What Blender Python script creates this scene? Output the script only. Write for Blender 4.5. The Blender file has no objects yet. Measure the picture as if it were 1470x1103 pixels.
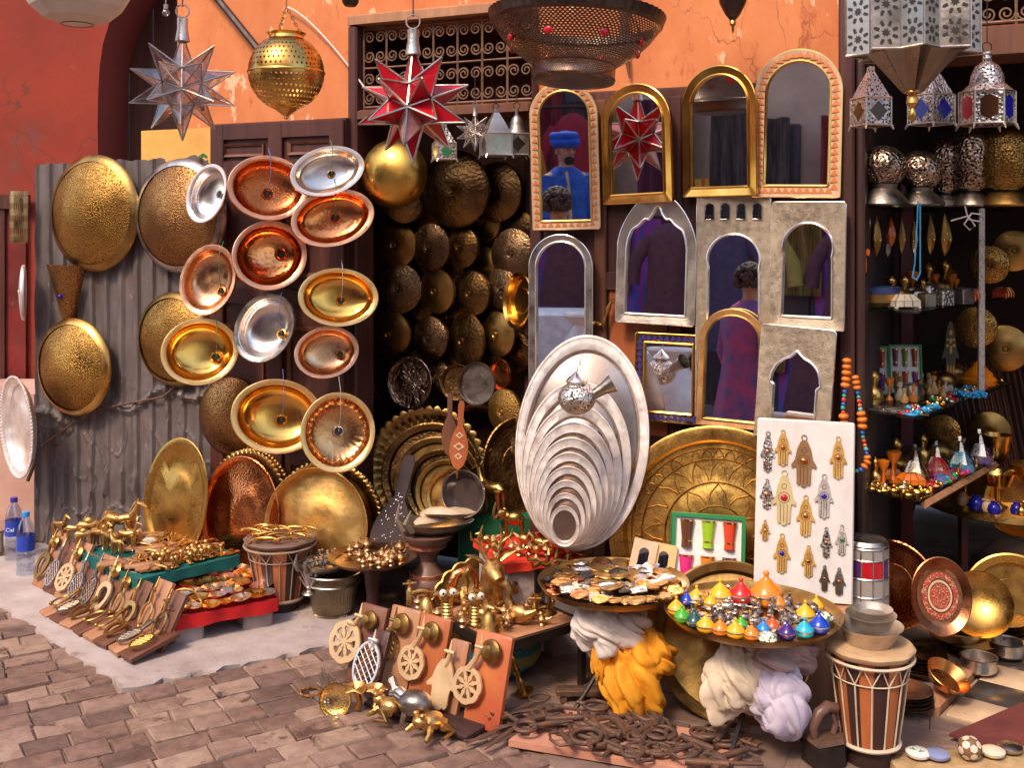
import bpy, math, random
from math import sin, cos, pi, radians, atan, atan2, sqrt
from mathutils import Vector, Matrix
random.seed(11)
SC = bpy.context.scene
COL = SC.collection
# ---------------------------------------------------------------- camera
F, CX, CY, EYE = 1550.0, 735.0, 330.0, 1.6          # focal length in photo pixels, horizon row, eye height in metres
cam = bpy.data.cameras.new('camera'); camo = bpy.data.objects.new('camera', cam); COL.objects.link(camo)
cam.sensor_width = 36.0; cam.lens = 36.0 * F / 1470.0
cam.shift_y = -(551.5 - CY) / 1470.0
cam.clip_start = .05; cam.clip_end = 3000
camo.location = (0, 0, EYE); camo.rotation_euler = (pi / 2, 0, 0)
SC.camera = camo
# ---------------------------------------------------------------- sky, sun, exposure
SUN_EL, SUN_AZ = radians(50), radians(214)            # azimuth clockwise from +Y: behind the camera, to its left
w = bpy.data.worlds.new('World'); SC.world = w; w.use_nodes = True
nt = w.node_tree; nt.nodes.clear()
sky = nt.nodes.new('ShaderNodeTexSky'); sky.sky_type = 'NISHITA'; sky.sun_disc = False
sky.sun_elevation = SUN_EL; sky.sun_rotation = SUN_AZ; sky.dust_density = 3.0; sky.air_density = 1.0
bg = nt.nodes.new('ShaderNodeBackground'); bg.inputs['Strength'].default_value = .145
wo = nt.nodes.new('ShaderNodeOutputWorld')
nt.links.new(sky.outputs[0], bg.inputs[0]); nt.links.new(bg.outputs[0], wo.inputs[0])
sl = bpy.data.lights.new('sun', 'SUN'); sl.energy = 1.5; sl.angle = radians(11); sl.color = (1.0, .80, .58)
so = bpy.data.objects.new('sun', sl); COL.objects.link(so)
sd = Vector((sin(SUN_AZ) * cos(SUN_EL), cos(SUN_AZ) * cos(SUN_EL), sin(SUN_EL)))
so.rotation_euler = sd.to_track_quat('Z', 'Y').to_euler(); so.location = (0, -2, 8)
SC.view_settings.view_transform = 'Standard'; SC.view_settings.look = 'None'
SC.view_settings.gamma = 1.0; SC.view_settings.exposure = 1.05
try: SC.view_settings.use_curve_mapping = False
except Exception: pass
SC.render.engine = 'CYCLES'
SC.cycles.max_bounces = 7; SC.cycles.glossy_bounces = 4; SC.cycles.transparent_max_bounces = 12
SC.cycles.use_denoising = True; SC.cycles.sample_clamp_indirect = 6
# ---------------------------------------------------------------- pixel helpers
def W(px, py, d): return Vector(((px - CX) / F * d, d, EYE - (py - CY) / F * d))
def G(px, py, h=0.0):
    d = F * (EYE - h) / (py - CY); return Vector(((px - CX) / F * d, d, h))
S_ = .45; YAW = -atan(S_); CA, SA = cos(YAW), -sin(YAW)        # the shop front comes nearer towards the right
O_F = Vector((0, 4.48, 0)); FM = Matrix.Translation(O_F) @ Matrix.Rotation(YAW, 4, 'Z')
def fd(px, off=0.0): return (CA * 4.48 - off) / (CA + SA * (px - CX) / F)
def WP(px, py, off=0.0): return W(px, py, fd(px, off))         # a point 'off' metres in front of the shop front
FMI = FM.inverted()
def FL(px, py, off=0.0): return FMI @ WP(px, py, off)          # the same in the front's own axes (x along, y into, z up)
def U(px, off=0.0): return FL(px, 330, off).x
def vyaw(px): return -atan((px - CX) / F)                       # yaw that faces the camera from that column
def T(v): return Matrix.Translation(Vector(v))
def RZ(a): return Matrix.Rotation(a, 4, 'Z')
def RX(a): return Matrix.Rotation(a, 4, 'X')
def RY(a): return Matrix.Rotation(a, 4, 'Y')
def SCL(x, y=None, z=None):
    y = x if y is None else y; z = x if z is None else z
    return Matrix.Diagonal((x, y, z, 1))
AX = RX(pi / 2)                                                 # lathe axis +z -> -y, out of a wall
# ---------------------------------------------------------------- mesh collector
class MB:
    def __init__(s): s.v = []; s.f = []; s.uv = []; s.mi = []; s.M = Matrix.Identity(4); s.k = 0
    def add(s, vs, fs, uvs=None):
        b = len(s.v); s.v += [tuple(s.M @ Vector(p)) for p in vs]
        for i, f in enumerate(fs):
            s.f.append(tuple(b + j for j in f)); s.uv.append(uvs[i] if uvs else None); s.mi.append(s.k)
        return s
    def box(s, c, d, R=None):
        x, y, z = d[0] / 2, d[1] / 2, d[2] / 2
        vs = [Vector((a * x, b * y, e * z)) for a in (-1, 1) for b in (-1, 1) for e in (-1, 1)]
        if R is not None: vs = [R @ p for p in vs]
        vs = [p + Vector(c) for p in vs]
        return s.add(vs, [(0, 1, 3, 2), (4, 6, 7, 5), (0, 4, 5, 1), (2, 3, 7, 6), (0, 2, 6, 4), (1, 5, 7, 3)])
    def bx(s, x0, x1, y0, y1, z0, z1): return s.box(((x0 + x1) / 2, (y0 + y1) / 2, (z0 + z1) / 2), (x1 - x0, y1 - y0, z1 - z0))
    def slab(s, c, d, b=.006):                                    # box with chamfered upright and top edges
        x, y, z = d[0] / 2, d[1] / 2, d[2] / 2
        def loop(ix, zz):
            X, Y = x - ix, y - ix; return [(c[0] + a, c[1] + e, c[2] + zz) for a, e in ((-X + b, -Y), (X - b, -Y), (X, -Y + b), (X, Y - b), (X - b, Y), (-X + b, Y), (-X, Y - b), (-X, -Y + b))]
        vs = loop(0, -z) + loop(0, z - b) + loop(b, z)
        fs = [tuple(range(7, -1, -1)), tuple(range(16, 24))]
        for L in (0, 8):
            for i in range(8): j = (i + 1) % 8; fs.append((L + i, L + j, L + 8 + j, L + 8 + i))
        return s.add(vs, fs)
    def lathe(s, prof, n=32, sx=1.0, sy=1.0, mod=None, a0=0.0, a1=2 * pi):
        full = abs(a1 - a0 - 2 * pi) < 1e-6; m = n if full else n + 1
        vs, rows = [], []
        for k, (r, z) in enumerate(prof):
            if r < 1e-6: rows.append([len(vs)] * (n + 1)); vs.append((0, 0, z)); continue
            row = []
            for i in range(m):
                t = a0 + (a1 - a0) * i / n; q = r * (mod(t, k) if mod else 1.0)
                row.append(len(vs)); vs.append((q * cos(t) * sx, q * sin(t) * sy, z))
            if full: row.append(row[0])
            rows.append(row)
        fs, uvs = [], []; L = max(1, len(prof) - 1)
        for k in range(len(prof) - 1):
            A, B = rows[k], rows[k + 1]
            for i in range(n):
                q = [A[i], A[i + 1], B[i + 1], B[i]]; u = [(i / n, k / L), ((i + 1) / n, k / L), ((i + 1) / n, (k + 1) / L), (i / n, (k + 1) / L)]
                o, ou = [], []
                for a, b in zip(q, u):
                    if a not in o: o.append(a); ou.append(b)
                if len(o) > 2: fs.append(tuple(o)); uvs.append(ou)
        return s.add(vs, fs, uvs)
    def tube(s, path, r, n=8, closed=False, caps=True, flat=1.0):
        P = [Vector(p) for p in path]; N = len(P); rr = r if isinstance(r, (list, tuple)) else [r] * N
        up = None; vs = []
        for i in range(N):
            a = P[(i - 1) % N] if (closed or i) else P[i]; b = P[(i + 1) % N] if (closed or i < N - 1) else P[i]
            t = (b - a); t = t.normalized() if t.length > 1e-9 else Vector((0, 0, 1))
            if up is None:
                up = Vector((0, 0, 1)) if abs(t.z) < .9 else Vector((1, 0, 0))
            up = (up - t * up.dot(t)); up = up.normalized() if up.length > 1e-6 else t.orthogonal().normalized()
            sd_ = t.cross(up)
            for j in range(n):
                q = 2 * pi * j / n; vs.append(P[i] + (sd_ * cos(q) + up * sin(q) * flat) * rr[i])
        fs = []
        for i in range(N if closed else N - 1):
            a, b = i * n, ((i + 1) % N) * n
            for j in range(n): k = (j + 1) % n; fs.append((a + j, a + k, b + k, b + j))
        if caps and not closed: fs += [tuple(range(n - 1, -1, -1)), tuple((N - 1) * n + j for j in range(n))]
        return s.add(vs, fs)
    def ring(s, R, r, n=24, m=8, c=(0, 0, 0), axis='z', sx=1.0, sy=1.0):
        pts = []
        for i in range(n):
            t = 2 * pi * i / n; a, b = R * cos(t) * sx, R * sin(t) * sy
            pts.append(Vector(c) + Vector((a, b, 0) if axis == 'z' else ((a, 0, b) if axis == 'y' else (0, a, b))))
        return s.tube(pts, r, m, closed=True)
    def ball(s, c, r, n=14, m=8, sx=1, sy=1, sz=1):
        vs = [(c[0], c[1], c[2] - r * sz)]; fs = []
        for k in range(1, m):
            p = -pi / 2 + pi * k / m
            for i in range(n): t = 2 * pi * i / n; vs.append((c[0] + r * cos(p) * cos(t) * sx, c[1] + r * cos(p) * sin(t) * sy, c[2] + r * sin(p) * sz))
        vs.append((c[0], c[1], c[2] + r * sz)); L = len(vs) - 1
        for i in range(n):
            j = (i + 1) % n; fs.append((0, 1 + j, 1 + i)); fs.append((L, L - n + i, L - n + j))
            for k in range(m - 2): a = 1 + k * n; fs.append((a + i, a + j, a + n + j, a + n + i))
        return s.add(vs, fs)
    def prism(s, poly, y0, y1):                                    # outline in x,z pushed from y0 (front) to y1
        n = len(poly); vs = [(x, y0, z) for x, z in poly] + [(x, y1, z) for x, z in poly]
        fs = [tuple(range(n)), tuple(range(2 * n - 1, n - 1, -1))] + [(i, n + i, n + (i + 1) % n, (i + 1) % n) for i in range(n)]
        return s.add(vs, fs)
    def frame(s, outer, inner, y0, y1, yi=None):                   # a band between two outlines of equal count
        n = len(outer); yi = y0 if yi is None else yi
        vs = [(x, y0, z) for x, z in outer] + [(x, yi, z) for x, z in inner] + [(x, y1, z) for x, z in outer] + [(x, y1, z) for x, z in inner]
        fs = []
        for i in range(n):
            j = (i + 1) % n
            fs += [(i, j, n + j, n + i), (2 * n + j, 2 * n + i, 3 * n + i, 3 * n + j), (j, i, 2 * n + i, 2 * n + j), (n + i, n + j, 3 * n + j, 3 * n + i)]
        return s.add(vs, fs)
    def sheet(s, fn, nu, nv):                                      # grid surface fn(u,v)
        vs = [fn(i / nu, j / nv) for j in range(nv + 1) for i in range(nu + 1)]
        fs, uvs = [], []
        for j in range(nv):
            for i in range(nu):
                a = j * (nu + 1) + i; fs.append((a, a + 1, a + nu + 2, a + nu + 1))
                uvs.append([(i / nu, j / nv), ((i + 1) / nu, j / nv), ((i + 1) / nu, (j + 1) / nv), (i / nu, (j + 1) / nv)])
        return s.add(vs, fs, uvs)
    def mesh(s, name, mats, sharp=38):
        me = bpy.data.meshes.new(name); me.from_pydata(s.v, [], s.f); me.update()
        mats = mats if isinstance(mats, (list, tuple)) else [mats]
        for m in mats: me.materials.append(m)
        if any(s.mi): me.polygons.foreach_set('material_index', s.mi)
        if any(u is not None for u in s.uv):
            ul = me.uv_layers.new(name='UVMap'); flat = []
            for f, u in zip(s.f, s.uv):
                for q in (u if u else [(0, 0)] * len(f)): flat += [q[0], q[1]]
            ul.data.foreach_set('uv', flat)
        me.polygons.foreach_set('use_smooth', [True] * len(me.polygons))
        me.set_sharp_from_angle(angle=radians(sharp))
        return me
    def build(s, name, mats, parent=None, M=None, sharp=38):
        return link(name, s.mesh(name, mats, sharp), parent, M)
def link(name, me, parent=None, M=None):
    o = bpy.data.objects.new(name, me); COL.objects.link(o)
    if parent is not None: o.parent = parent
    if M is not None: o.matrix_basis = M
    return o
USED = {}
def tag(o, label, cat, group=None, kind=None):
    if label: o['label'] = label
    if cat: o['category'] = cat
    if group: o['group'] = group
    if kind: o['kind'] = kind
    return o
def thing(name, label, cat, M=None, group=None):
    o = bpy.data.objects.new(name, None); COL.objects.link(o); o.empty_display_size = .05
    if M is not None: o.matrix_basis = M
    return tag(o, label, cat, group)
def one(name, label, cat, mb, mat, M=None, group=None, sharp=38):
    return tag(mb.build(name, mat, None, M, sharp), label, cat, group)
def copy_tree(o, parent=None):
    c = o.copy(); COL.objects.link(c); c.parent = parent
    for ch in [x for x in COL.objects if x.parent == o]: copy_tree(ch, c)
    return c
def mb(): return MB()
# ---------------------------------------------------------------- materials
MATS = {}
def mat(name, col, rough=.5, metal=0.0, col2=None, ns=7.0, edge=(.35, .7), bump=0.0, bs=40.0, bt='noise', rv=.12, holes=None,
        dots=None, trans=0.0, ior=1.45, alpha=1.0, emit=0.0, coat=0.0, spec=None, stretch=None, sheen=0.0, col3=None, third=(.6, .63), ts=3.0, rings=None, thin=None, cracks=None, stain=None):
    if name in MATS: return MATS[name]
    m = bpy.data.materials.new(name); m.use_nodes = True; t = m.node_tree; N = t.nodes; L = t.links; N.clear()
    out = N.new('ShaderNodeOutputMaterial'); p = N.new('ShaderNodeBsdfPrincipled')
    def I(n, v): p.inputs[n].default_value = v
    I('Base Color', (*col, 1)); I('Metallic', metal); I('Roughness', rough); I('IOR', ior); I('Coat Weight', coat); I('Coat Roughness', .15)
    I('Transmission Weight', trans); I('Alpha', alpha); I('Sheen Weight', sheen)
    if spec is not None: I('Specular IOR Level', spec)
    if emit: I('Emission Color', (*col, 1)); I('Emission Strength', emit)
    tc = N.new('ShaderNodeTexCoord'); oi = N.new('ShaderNodeObjectInfo')
    vm = N.new('ShaderNodeVectorMath'); vm.operation = 'MULTIPLY_ADD'; vm.inputs[1].default_value = stretch or (1, 1, 1)
    rs = N.new('ShaderNodeMath'); rs.operation = 'MULTIPLY'; rs.inputs[1].default_value = 17.0
    L.new(oi.outputs['Random'], rs.inputs[0]); L.new(tc.outputs['Object'], vm.inputs[0]); L.new(rs.outputs[0], vm.inputs[2])
    co = vm.outputs[0]
    def noise(sc, det=4.0, ro=.6):
        q = N.new('ShaderNodeTexNoise'); q.inputs['Scale'].default_value = sc; q.inputs['Detail'].default_value = det; q.inputs['Roughness'].default_value = ro
        L.new(co, q.inputs['Vector']); return q.outputs['Fac']
    def rng(src, a, b, c=0.0, d=1.0):
        q = N.new('ShaderNodeMapRange'); q.inputs[1].default_value = a; q.inputs[2].default_value = b; q.inputs[3].default_value = c; q.inputs[4].default_value = d
        L.new(src, q.inputs[0]); return q.outputs[0]
    def mix(f, a, b):
        q = N.new('ShaderNodeMix'); q.data_type = 'RGBA'; L.new(f, q.inputs[0])
        for s_, k in ((a, 6), (b, 7)):
            if isinstance(s_, tuple): q.inputs[k].default_value = (*s_, 1)
            else: L.new(s_, q.inputs[k])
        return q.outputs[2]
    c = None
    if col2 is not None: c = mix(rng(noise(ns), *edge), col, col2)
    if col3 is not None: c = mix(rng(noise(ts, 6, .65), *third), c if c is not None else col, col3)
    heights = []
    if rv: L.new(rng(noise(ns * 1.7), .3, .7, max(.03, rough - rv), min(1, rough + rv)), p.inputs['Roughness'])
    if bump:
        if bt == 'noise': hsrc = noise(bs, 6)
        elif bt == 'hammer':
            q = N.new('ShaderNodeTexVoronoi'); q.inputs['Scale'].default_value = bs; L.new(co, q.inputs['Vector']); hsrc = q.outputs['Distance']
        elif bt == 'wave':
            q = N.new('ShaderNodeTexWave'); q.inputs['Scale'].default_value = bs; q.inputs['Distortion'].default_value = 3; L.new(co, q.inputs['Vector']); hsrc = q.outputs['Fac']
        heights.append((hsrc, bump))
    if rings:                                                        # engraved rings round the local z axis: (frequency, depth, dark colour)
        sx = N.new('ShaderNodeSeparateXYZ'); L.new(tc.outputs['UV'], sx.inputs[0])
        q = N.new('ShaderNodeTexVoronoi'); q.feature = 'DISTANCE_TO_EDGE'; q.inputs['Scale'].default_value = 1.0
        cb = N.new('ShaderNodeCombineXYZ')
        for k, fr in ((0, rings[0]), (1, rings[1])):
            mm = N.new('ShaderNodeMath'); mm.operation = 'MULTIPLY'; mm.inputs[1].default_value = fr; L.new(sx.outputs[k], mm.inputs[0]); L.new(mm.outputs[0], cb.inputs[k])
        L.new(cb.outputs[0], q.inputs['Vector']); e = rng(q.outputs['Distance'], .02, .14)
        heights.append((e, rings[2])); c = mix(e, rings[3], c if c is not None else col)
    if dots:                                                         # punched dots: (scale, size, dark colour, depth)
        q = N.new('ShaderNodeTexVoronoi'); q.inputs['Scale'].default_value = dots[0]; q.inputs['Randomness'].default_value = .8; L.new(co, q.inputs['Vector'])
        e = rng(q.outputs['Distance'], dots[1] * .7, dots[1])
        c = mix(e, dots[2], c if c is not None else col); heights.append((e, dots[3]))
    if cracks:                                                       # hairline cracks in places: (scale, width, colour)
        q = N.new('ShaderNodeTexVoronoi'); q.feature = 'DISTANCE_TO_EDGE'; q.inputs['Scale'].default_value = cracks[0]
        wn = N.new('ShaderNodeTexNoise'); wn.inputs['Scale'].default_value = cracks[0] * 2.5; wn.inputs['Detail'].default_value = 6; L.new(co, wn.inputs['Vector'])
        va = N.new('ShaderNodeVectorMath'); va.operation = 'MULTIPLY_ADD'; va.inputs[1].default_value = (.5 / cracks[0],) * 3; L.new(wn.outputs['Color'], va.inputs[0]); L.new(co, va.inputs[2]); L.new(va.outputs[0], q.inputs['Vector'])
        e = rng(q.outputs['Distance'], cracks[1] * .3, cracks[1], 1, 0); gate = rng(noise(cracks[0] * .6), .52, .58); mm = N.new('ShaderNodeMath'); mm.operation = 'MULTIPLY'; L.new(e, mm.inputs[0]); L.new(gate, mm.inputs[1])
        c = mix(mm.outputs[0], c if c is not None else col, cracks[2])
    if stain: c = mix(rng(noise(stain[0], 8, .7), stain[1], stain[2]), c if c is not None else col, stain[3])
    if c is not None: L.new(c, p.inputs['Base Color'])
    nrm = None
    for hs, st in heights:
        b = N.new('ShaderNodeBump'); b.inputs['Strength'].default_value = st; b.inputs['Distance'].default_value = .004
        L.new(hs, b.inputs['Height'])
        if nrm is not None: L.new(nrm, b.inputs['Normal'])
        nrm = b.outputs[0]
    if nrm is not None: L.new(nrm, p.inputs['Normal'])
    surf = p.outputs[0]
    if holes:                                                        # real openings cut by a grid of dots in the surface's own uv: (nu, nv, size)
        sx = N.new('ShaderNodeSeparateXYZ'); L.new(tc.outputs['UV'], sx.inputs[0])
        def mth(op, a, b=None):
            q = N.new('ShaderNodeMath'); q.operation = op
            for k, s_ in ((0, a), (1, b)):
                if s_ is None: continue
                if isinstance(s_, (int, float)): q.inputs[k].default_value = s_
                else: L.new(s_, q.inputs[k])
            return q.outputs[0]
        v = mth('MULTIPLY', sx.outputs[1], float(holes[1])); row = mth('FLOOR', v)
        u = mth('ADD', mth('MULTIPLY', sx.outputs[0], float(holes[0])), mth('MULTIPLY', row, .5))
        du = mth('SUBTRACT', mth('FRACT', u), .5); dv = mth('SUBTRACT', mth('FRACT', v), .5)
        d2 = mth('SQRT', mth('ADD', mth('MULTIPLY', du, du), mth('MULTIPLY', dv, dv)))
        hole = mth('LESS_THAN', d2, holes[2])
        tr = N.new('ShaderNodeBsdfTransparent'); ms = N.new('ShaderNodeMixShader')
        L.new(hole, ms.inputs[0]); L.new(surf, ms.inputs[1]); L.new(tr.outputs[0], ms.inputs[2]); surf = ms.outputs[0]
    if thin:                                                         # one sheet of glass: tinted see-through plus a glossy reflection
        tr = N.new('ShaderNodeBsdfTransparent'); tr.inputs[0].default_value = (*thin[0], 1); ms = N.new('ShaderNodeMixShader'); ms.inputs[0].default_value = thin[1]
        L.new(tr.outputs[0], ms.inputs[1]); L.new(surf, ms.inputs[2]); surf = ms.outputs[0]
    L.new(surf, out.inputs[0]); MATS[name] = m
    return m
# metals
BRASS = mat('brass', (.72, .42, .13), .32, 1, (.48, .24, .06), 9, bump=.15, bs=60)
GOLD = mat('gold_brass', (.95, .57, .15), .19, 1, (.85, .43, .08), 6, bump=.08, bs=30, rv=.06)
OLDB = mat('old_brass', (.46, .28, .09), .36, 1, (.24, .13, .04), 7, bump=.25, bs=70)
DARKB = mat('dark_brass', (.26, .145, .05), .36, 1, (.12, .06, .025), 8, bump=.4, bs=70, bt='hammer')
HAMB = mat('hammered_brass', (.60, .33, .085), .34, 1, (.27, .125, .03), 4, bump=.2, bs=150, bt='hammer', dots=(150, .46, (.09, .042, .01), .4))
HAMC = mat('hammered_brown_brass', (.48, .24, .085), .34, 1, (.22, .085, .03), 4, bump=.2, bs=140, bt='hammer', dots=(140, .46, (.07, .03, .01), .4))
HAMD = mat('hammered_dark', (.16, .1, .06), .28, 1, (.3, .17, .08), 8, bump=.5, bs=150, bt='hammer', dots=(170, .36, (.02, .012, .01), .4))
COPPER = mat('copper', (.86, .34, .13), .17, 1, (.72, .22, .06), 6, bump=.12, bs=55, bt='hammer', rv=.06)
HCOPPER = mat('hammered_copper', (.74, .28, .11), .24, 1, (.5, .14, .04), 6, bump=.22, bs=110, bt='hammer')
PINKC = mat('pink_copper', (.82, .47, .27), .26, 1, (.66, .32, .14), 12, bump=.05, bs=60, bt='wave')
SILVER = mat('silver', (.92, .86, .82), .22, 1, (.78, .68, .6), 5, bump=.1, bs=40, rv=.07)
DSILV = mat('dull_silver', (.62, .57, .52), .34, 1, (.36, .31, .27), 9, bump=.3, bs=80)
TRAYS = mat('tray_silver', (.97, .92, .89), .46, .9, (.80, .68, .62), 14, bump=.04, bs=300, col3=(.66, .52, .44), third=(.60, .72), ts=22)
WELL = mat('well_dark_reflection', (.50, .39, .33), .22, 1, (.32, .22, .17), 6, rv=.06)  # silver wells: their brownish dark reflection is put into the base colour
RIMG = mat('pale_gold_rim', (.95, .68, .32), .4, .85, (.85, .52, .18), 12, bump=.3, bs=160); RIMC = mat('pale_copper_rim', (.92, .55, .38), .4, .85, (.8, .4, .24), 12, bump=.3, bs=160)
BEATG = mat('beaten_gold', (.88, .56, .19), .4, .95, (.66, .36, .09), 9, bump=.3, bs=60, col3=(.95, .68, .3), third=(.55, .68), ts=14)
FIG = mat('cast_brass', (.64, .39, .14), .36, 1, (.25, .13, .045), 28, edge=(.45, .7), bump=.3, bs=120)
PEWTER = mat('pewter', (.36, .31, .27), .38, 1, (.18, .15, .13), 10, bump=.35, bs=70)
IRON = mat('rusty_iron', (.085, .055, .047), .6, .4, (.19, .085, .045), 30, bump=.5, bs=60)
BLACKI = mat('black_iron', (.03, .026, .026), .45, .7, (.07, .045, .035), 14, bump=.3, bs=60)
ENGR = mat('engraved_brass', (.70, .42, .12), .33, 1, (.5, .27, .07), 7, bump=.05, bs=120, rings=(120, 30, .07, (.46, .25, .06)))
ENGS = mat('engraved_silver', (.74, .66, .56), .38, 1, (.44, .36, .28), 8, bump=.35, bs=120)
FILI = mat('filigree_silver', (.8, .72, .66), .38, 1, (.34, .28, .24), 12, bump=.8, bs=90, bt='hammer', dots=(95, .36, (.03, .02, .018), .7))
MIRROR = mat('mirror_glass', (.86, .86, .9), .015, 1, rv=0)
# woods, plasters
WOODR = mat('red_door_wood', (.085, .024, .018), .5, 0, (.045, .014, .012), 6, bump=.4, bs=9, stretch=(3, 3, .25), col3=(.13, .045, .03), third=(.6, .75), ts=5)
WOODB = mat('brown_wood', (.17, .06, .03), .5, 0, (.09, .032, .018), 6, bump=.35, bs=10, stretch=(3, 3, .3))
WOODT = mat('tan_wood', (.42, .2, .1), .55, 0, (.28, .12, .06), 8, bump=.25, bs=14, stretch=(3, 3, .4))
WOODO = mat('orange_wood', (.44, .13, .04), .42, 0, (.3, .075, .025), 7, bump=.2, bs=16, stretch=(3, 3, .4))
WOODD = mat('dark_wood', (.05, .02, .016), .5, 0, (.028, .012, .011), 7, bump=.3, bs=10, stretch=(3, 3, .3))
ORANGE = mat('orange_plaster', (.60, .20, .072), .85, 0, (.50, .135, .045), 3.2, bump=.8, bs=22, col3=(.74, .42, .25), third=(.585, .61), ts=3.4, rv=0, stretch=(1.6, 1.6, .8), cracks=(2.6, .007, (.3, .09, .04)), stain=(7.0, .60, .70, (.36, .085, .03)))
REDPL = mat('red_plaster', (.29, .034, .015), .85, 0, (.22, .026, .013), 2.4, bump=.9, bs=9, col3=(.15, .055, .045), third=(.56, .72), ts=1.5, rv=0, cracks=(1.8, .010, (.16, .03, .018)), stain=(9.0, .64, .70, (.36, .08, .04)))
PINKPL = mat('pink_plaster', (.56, .34, .27), .9, 0, (.42, .22, .17), 3, bump=.6, bs=10, rv=0)
BEIGE = mat('pale_plaster', (.62, .52, .43), .9, 0, (.5, .38, .3), 2, bump=.4, bs=9, rv=0)
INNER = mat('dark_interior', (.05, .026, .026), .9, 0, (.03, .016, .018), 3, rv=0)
# stone
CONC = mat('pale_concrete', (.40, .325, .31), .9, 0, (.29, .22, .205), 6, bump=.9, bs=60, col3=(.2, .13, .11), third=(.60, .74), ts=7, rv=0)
GROUND = mat('worn_ground', (.22, .15, .125), .85, 0, (.12, .075, .06), 4, bump=.8, bs=22, col3=(.34, .25, .21), third=(.58, .7), ts=3, rv=0)
GROUT = mat('sett_joint', (.30, .2, .155), .95, 0, (.17, .10, .08), 12, bump=.8, bs=60, rv=0)
SETT = [mat('sett_stone_%d' % i, c, .62, 0, d, 20, bump=.9, bs=55, col3=(.085, .042, .032), third=(.59, .66), ts=8, rv=.2)
        for i, (c, d) in enumerate((((.23, .135, .105), (.13, .075, .058)), ((.30, .19, .15), (.19, .112, .085)), ((.17, .10, .082), (.10, .06, .048)), ((.34, .225, .17), (.22, .135, .1))))]
def cloth(name, col, col2=None): return mat(name, col, .8, 0, col2 or tuple(x * .7 for x in col), 14, bump=.25, bs=220, rv=0)
RED = cloth('red_cloth', (.56, .008, .01)); TEAL = cloth('teal_cloth', (.002, .115, .11)); GREEN = cloth('green_cloth', (.004, .10, .035))
YEL = cloth('yellow_cloth', (.82, .33, .015)); WHITE = cloth('white_cloth', (.72, .62, .56)); LILAC = cloth('lilac_cloth', (.58, .5, .62)); CREAM = cloth('cream_cloth', (.7, .55, .4))
def paint(name, col, rough=.25, **k): return mat(name, col, rough, 0, tuple(x * .8 for x in col), 9, coat=.3, rv=.05, **k)
def glass(name, col, rough=.05): return mat(name, col, rough, 0, trans=.85, rv=0)
BLACK = paint('black_paint', (.02, .017, .017), .4)
# ================================================================ the setting
m = mb(); m.add([(-60, -60, -.03), (60, -60, -.03), (60, 60, -.03), (-60, 60, -.03)], [(0, 1, 2, 3)])
tag(m.build('ground', GROUND), None, None, kind='structure')
# sett paving, laid on a slant to the shop front
PA = radians(31); PO = G(190, 990); PM = T((PO.x, PO.y, 0)) @ RZ(PA)
pav = mb(); pav.M = PM; pav.add([(-3.2, -4.5, -.012), (3.0, -4.5, -.012), (3.0, -.0, -.012), (-3.2, .0, -.012)], [(0, 1, 2, 3)])
pav.add([(-4.2, -4.5, -.014), (-.0, -4.5, -.014), (-.0, 3.6, -.014), (-4.2, 3.6, -.014)], [(0, 1, 2, 3)])
pavo = tag(pav.build('pavement', GROUT), None, None, kind='structure')
rs = random.Random(5); setts = []
y = -.008; row = 0
while y > -4.3:
    h = rs.uniform(.094, .108); x = -4.0 + rs.uniform(0, .2)
    while x < 2.6:
        wd = rs.choice((.11, .13, .145, .16)) * rs.uniform(.96, 1.04); setts.append((x, x + wd, y - h, y)); x += wd + .007
    y -= h + .007; row += 1
y = .0
while y < 3.3:
    h = rs.uniform(.094, .108); x = -4.0 + rs.uniform(0, .2)
    while x < -.03:
        wd = min(rs.choice((.11, .13, .145, .16)) * rs.uniform(.96, 1.04), -.02 - x)
        if wd > .05: setts.append((x, x + wd, y + .01, y + h))
        x += wd + .007
    y += h + .007
def seen(s):
    c = PM @ Vector(((s[0] + s[1]) / 2, (s[2] + s[3]) / 2, 0))
    if c.y < 1: return None
    px, py = CX + F * c.x / c.y, CY + F * EYE / c.y
    return (px, py) if -90 < px < 1560 and py < 1190 else None
vis = [(s, seen(s)) for s in setts]; near = [s for s, q in vis if q and q[0] < 800]; far = [s for s, q in vis if not (q and q[0] < 800)]
near.sort(key=lambda s: -(seen(s)[1])); far += near[300:]; near = near[:300]
def sett_mesh(b, c, d, z):
    x, yy = d[0] / 2, d[1] / 2; j = lambda a=.004: rs.uniform(-a, a)
    cs = [(-x + j(), -yy + j()), (x + j(), -yy + j()), (x + j(), yy + j()), (-x + j(), yy + j())]
    b.add([(c[0] + p, c[1] + q, -.03) for p, q in cs] + [(c[0] + p, c[1] + q, z - .005) for p, q in cs] + [(c[0] + p * (1 - .009 / d[0]), c[1] + q * (1 - .009 / d[1]), z + j(.003)) for p, q in cs],
          [(4 * k + i, 4 * k + (i + 1) % 4, 4 * k + 4 + (i + 1) % 4, 4 * k + 4 + i) for k in (0, 1) for i in range(4)] + [(8, 9, 10, 11)])
for s in near:
    b = mb(); sett_mesh(b, (0, 0), (s[1] - s[0], s[3] - s[2]), 0)
    b.build('sett', rs.choice(SETT), pavo, PM @ T(((s[0] + s[1]) / 2, (s[2] + s[3]) / 2, rs.uniform(-.004, .006))) @ RZ(rs.uniform(-.02, .02)))
b = mb(); b.M = PM
for s in far: b.k = rs.randrange(4); sett_mesh(b, ((s[0] + s[1]) / 2, (s[2] + s[3]) / 2), (s[1] - s[0], s[3] - s[2]), rs.uniform(-.004, .006))
tag(b.build('sett_field', SETT, pavo), None, None, kind='stuff')
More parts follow.
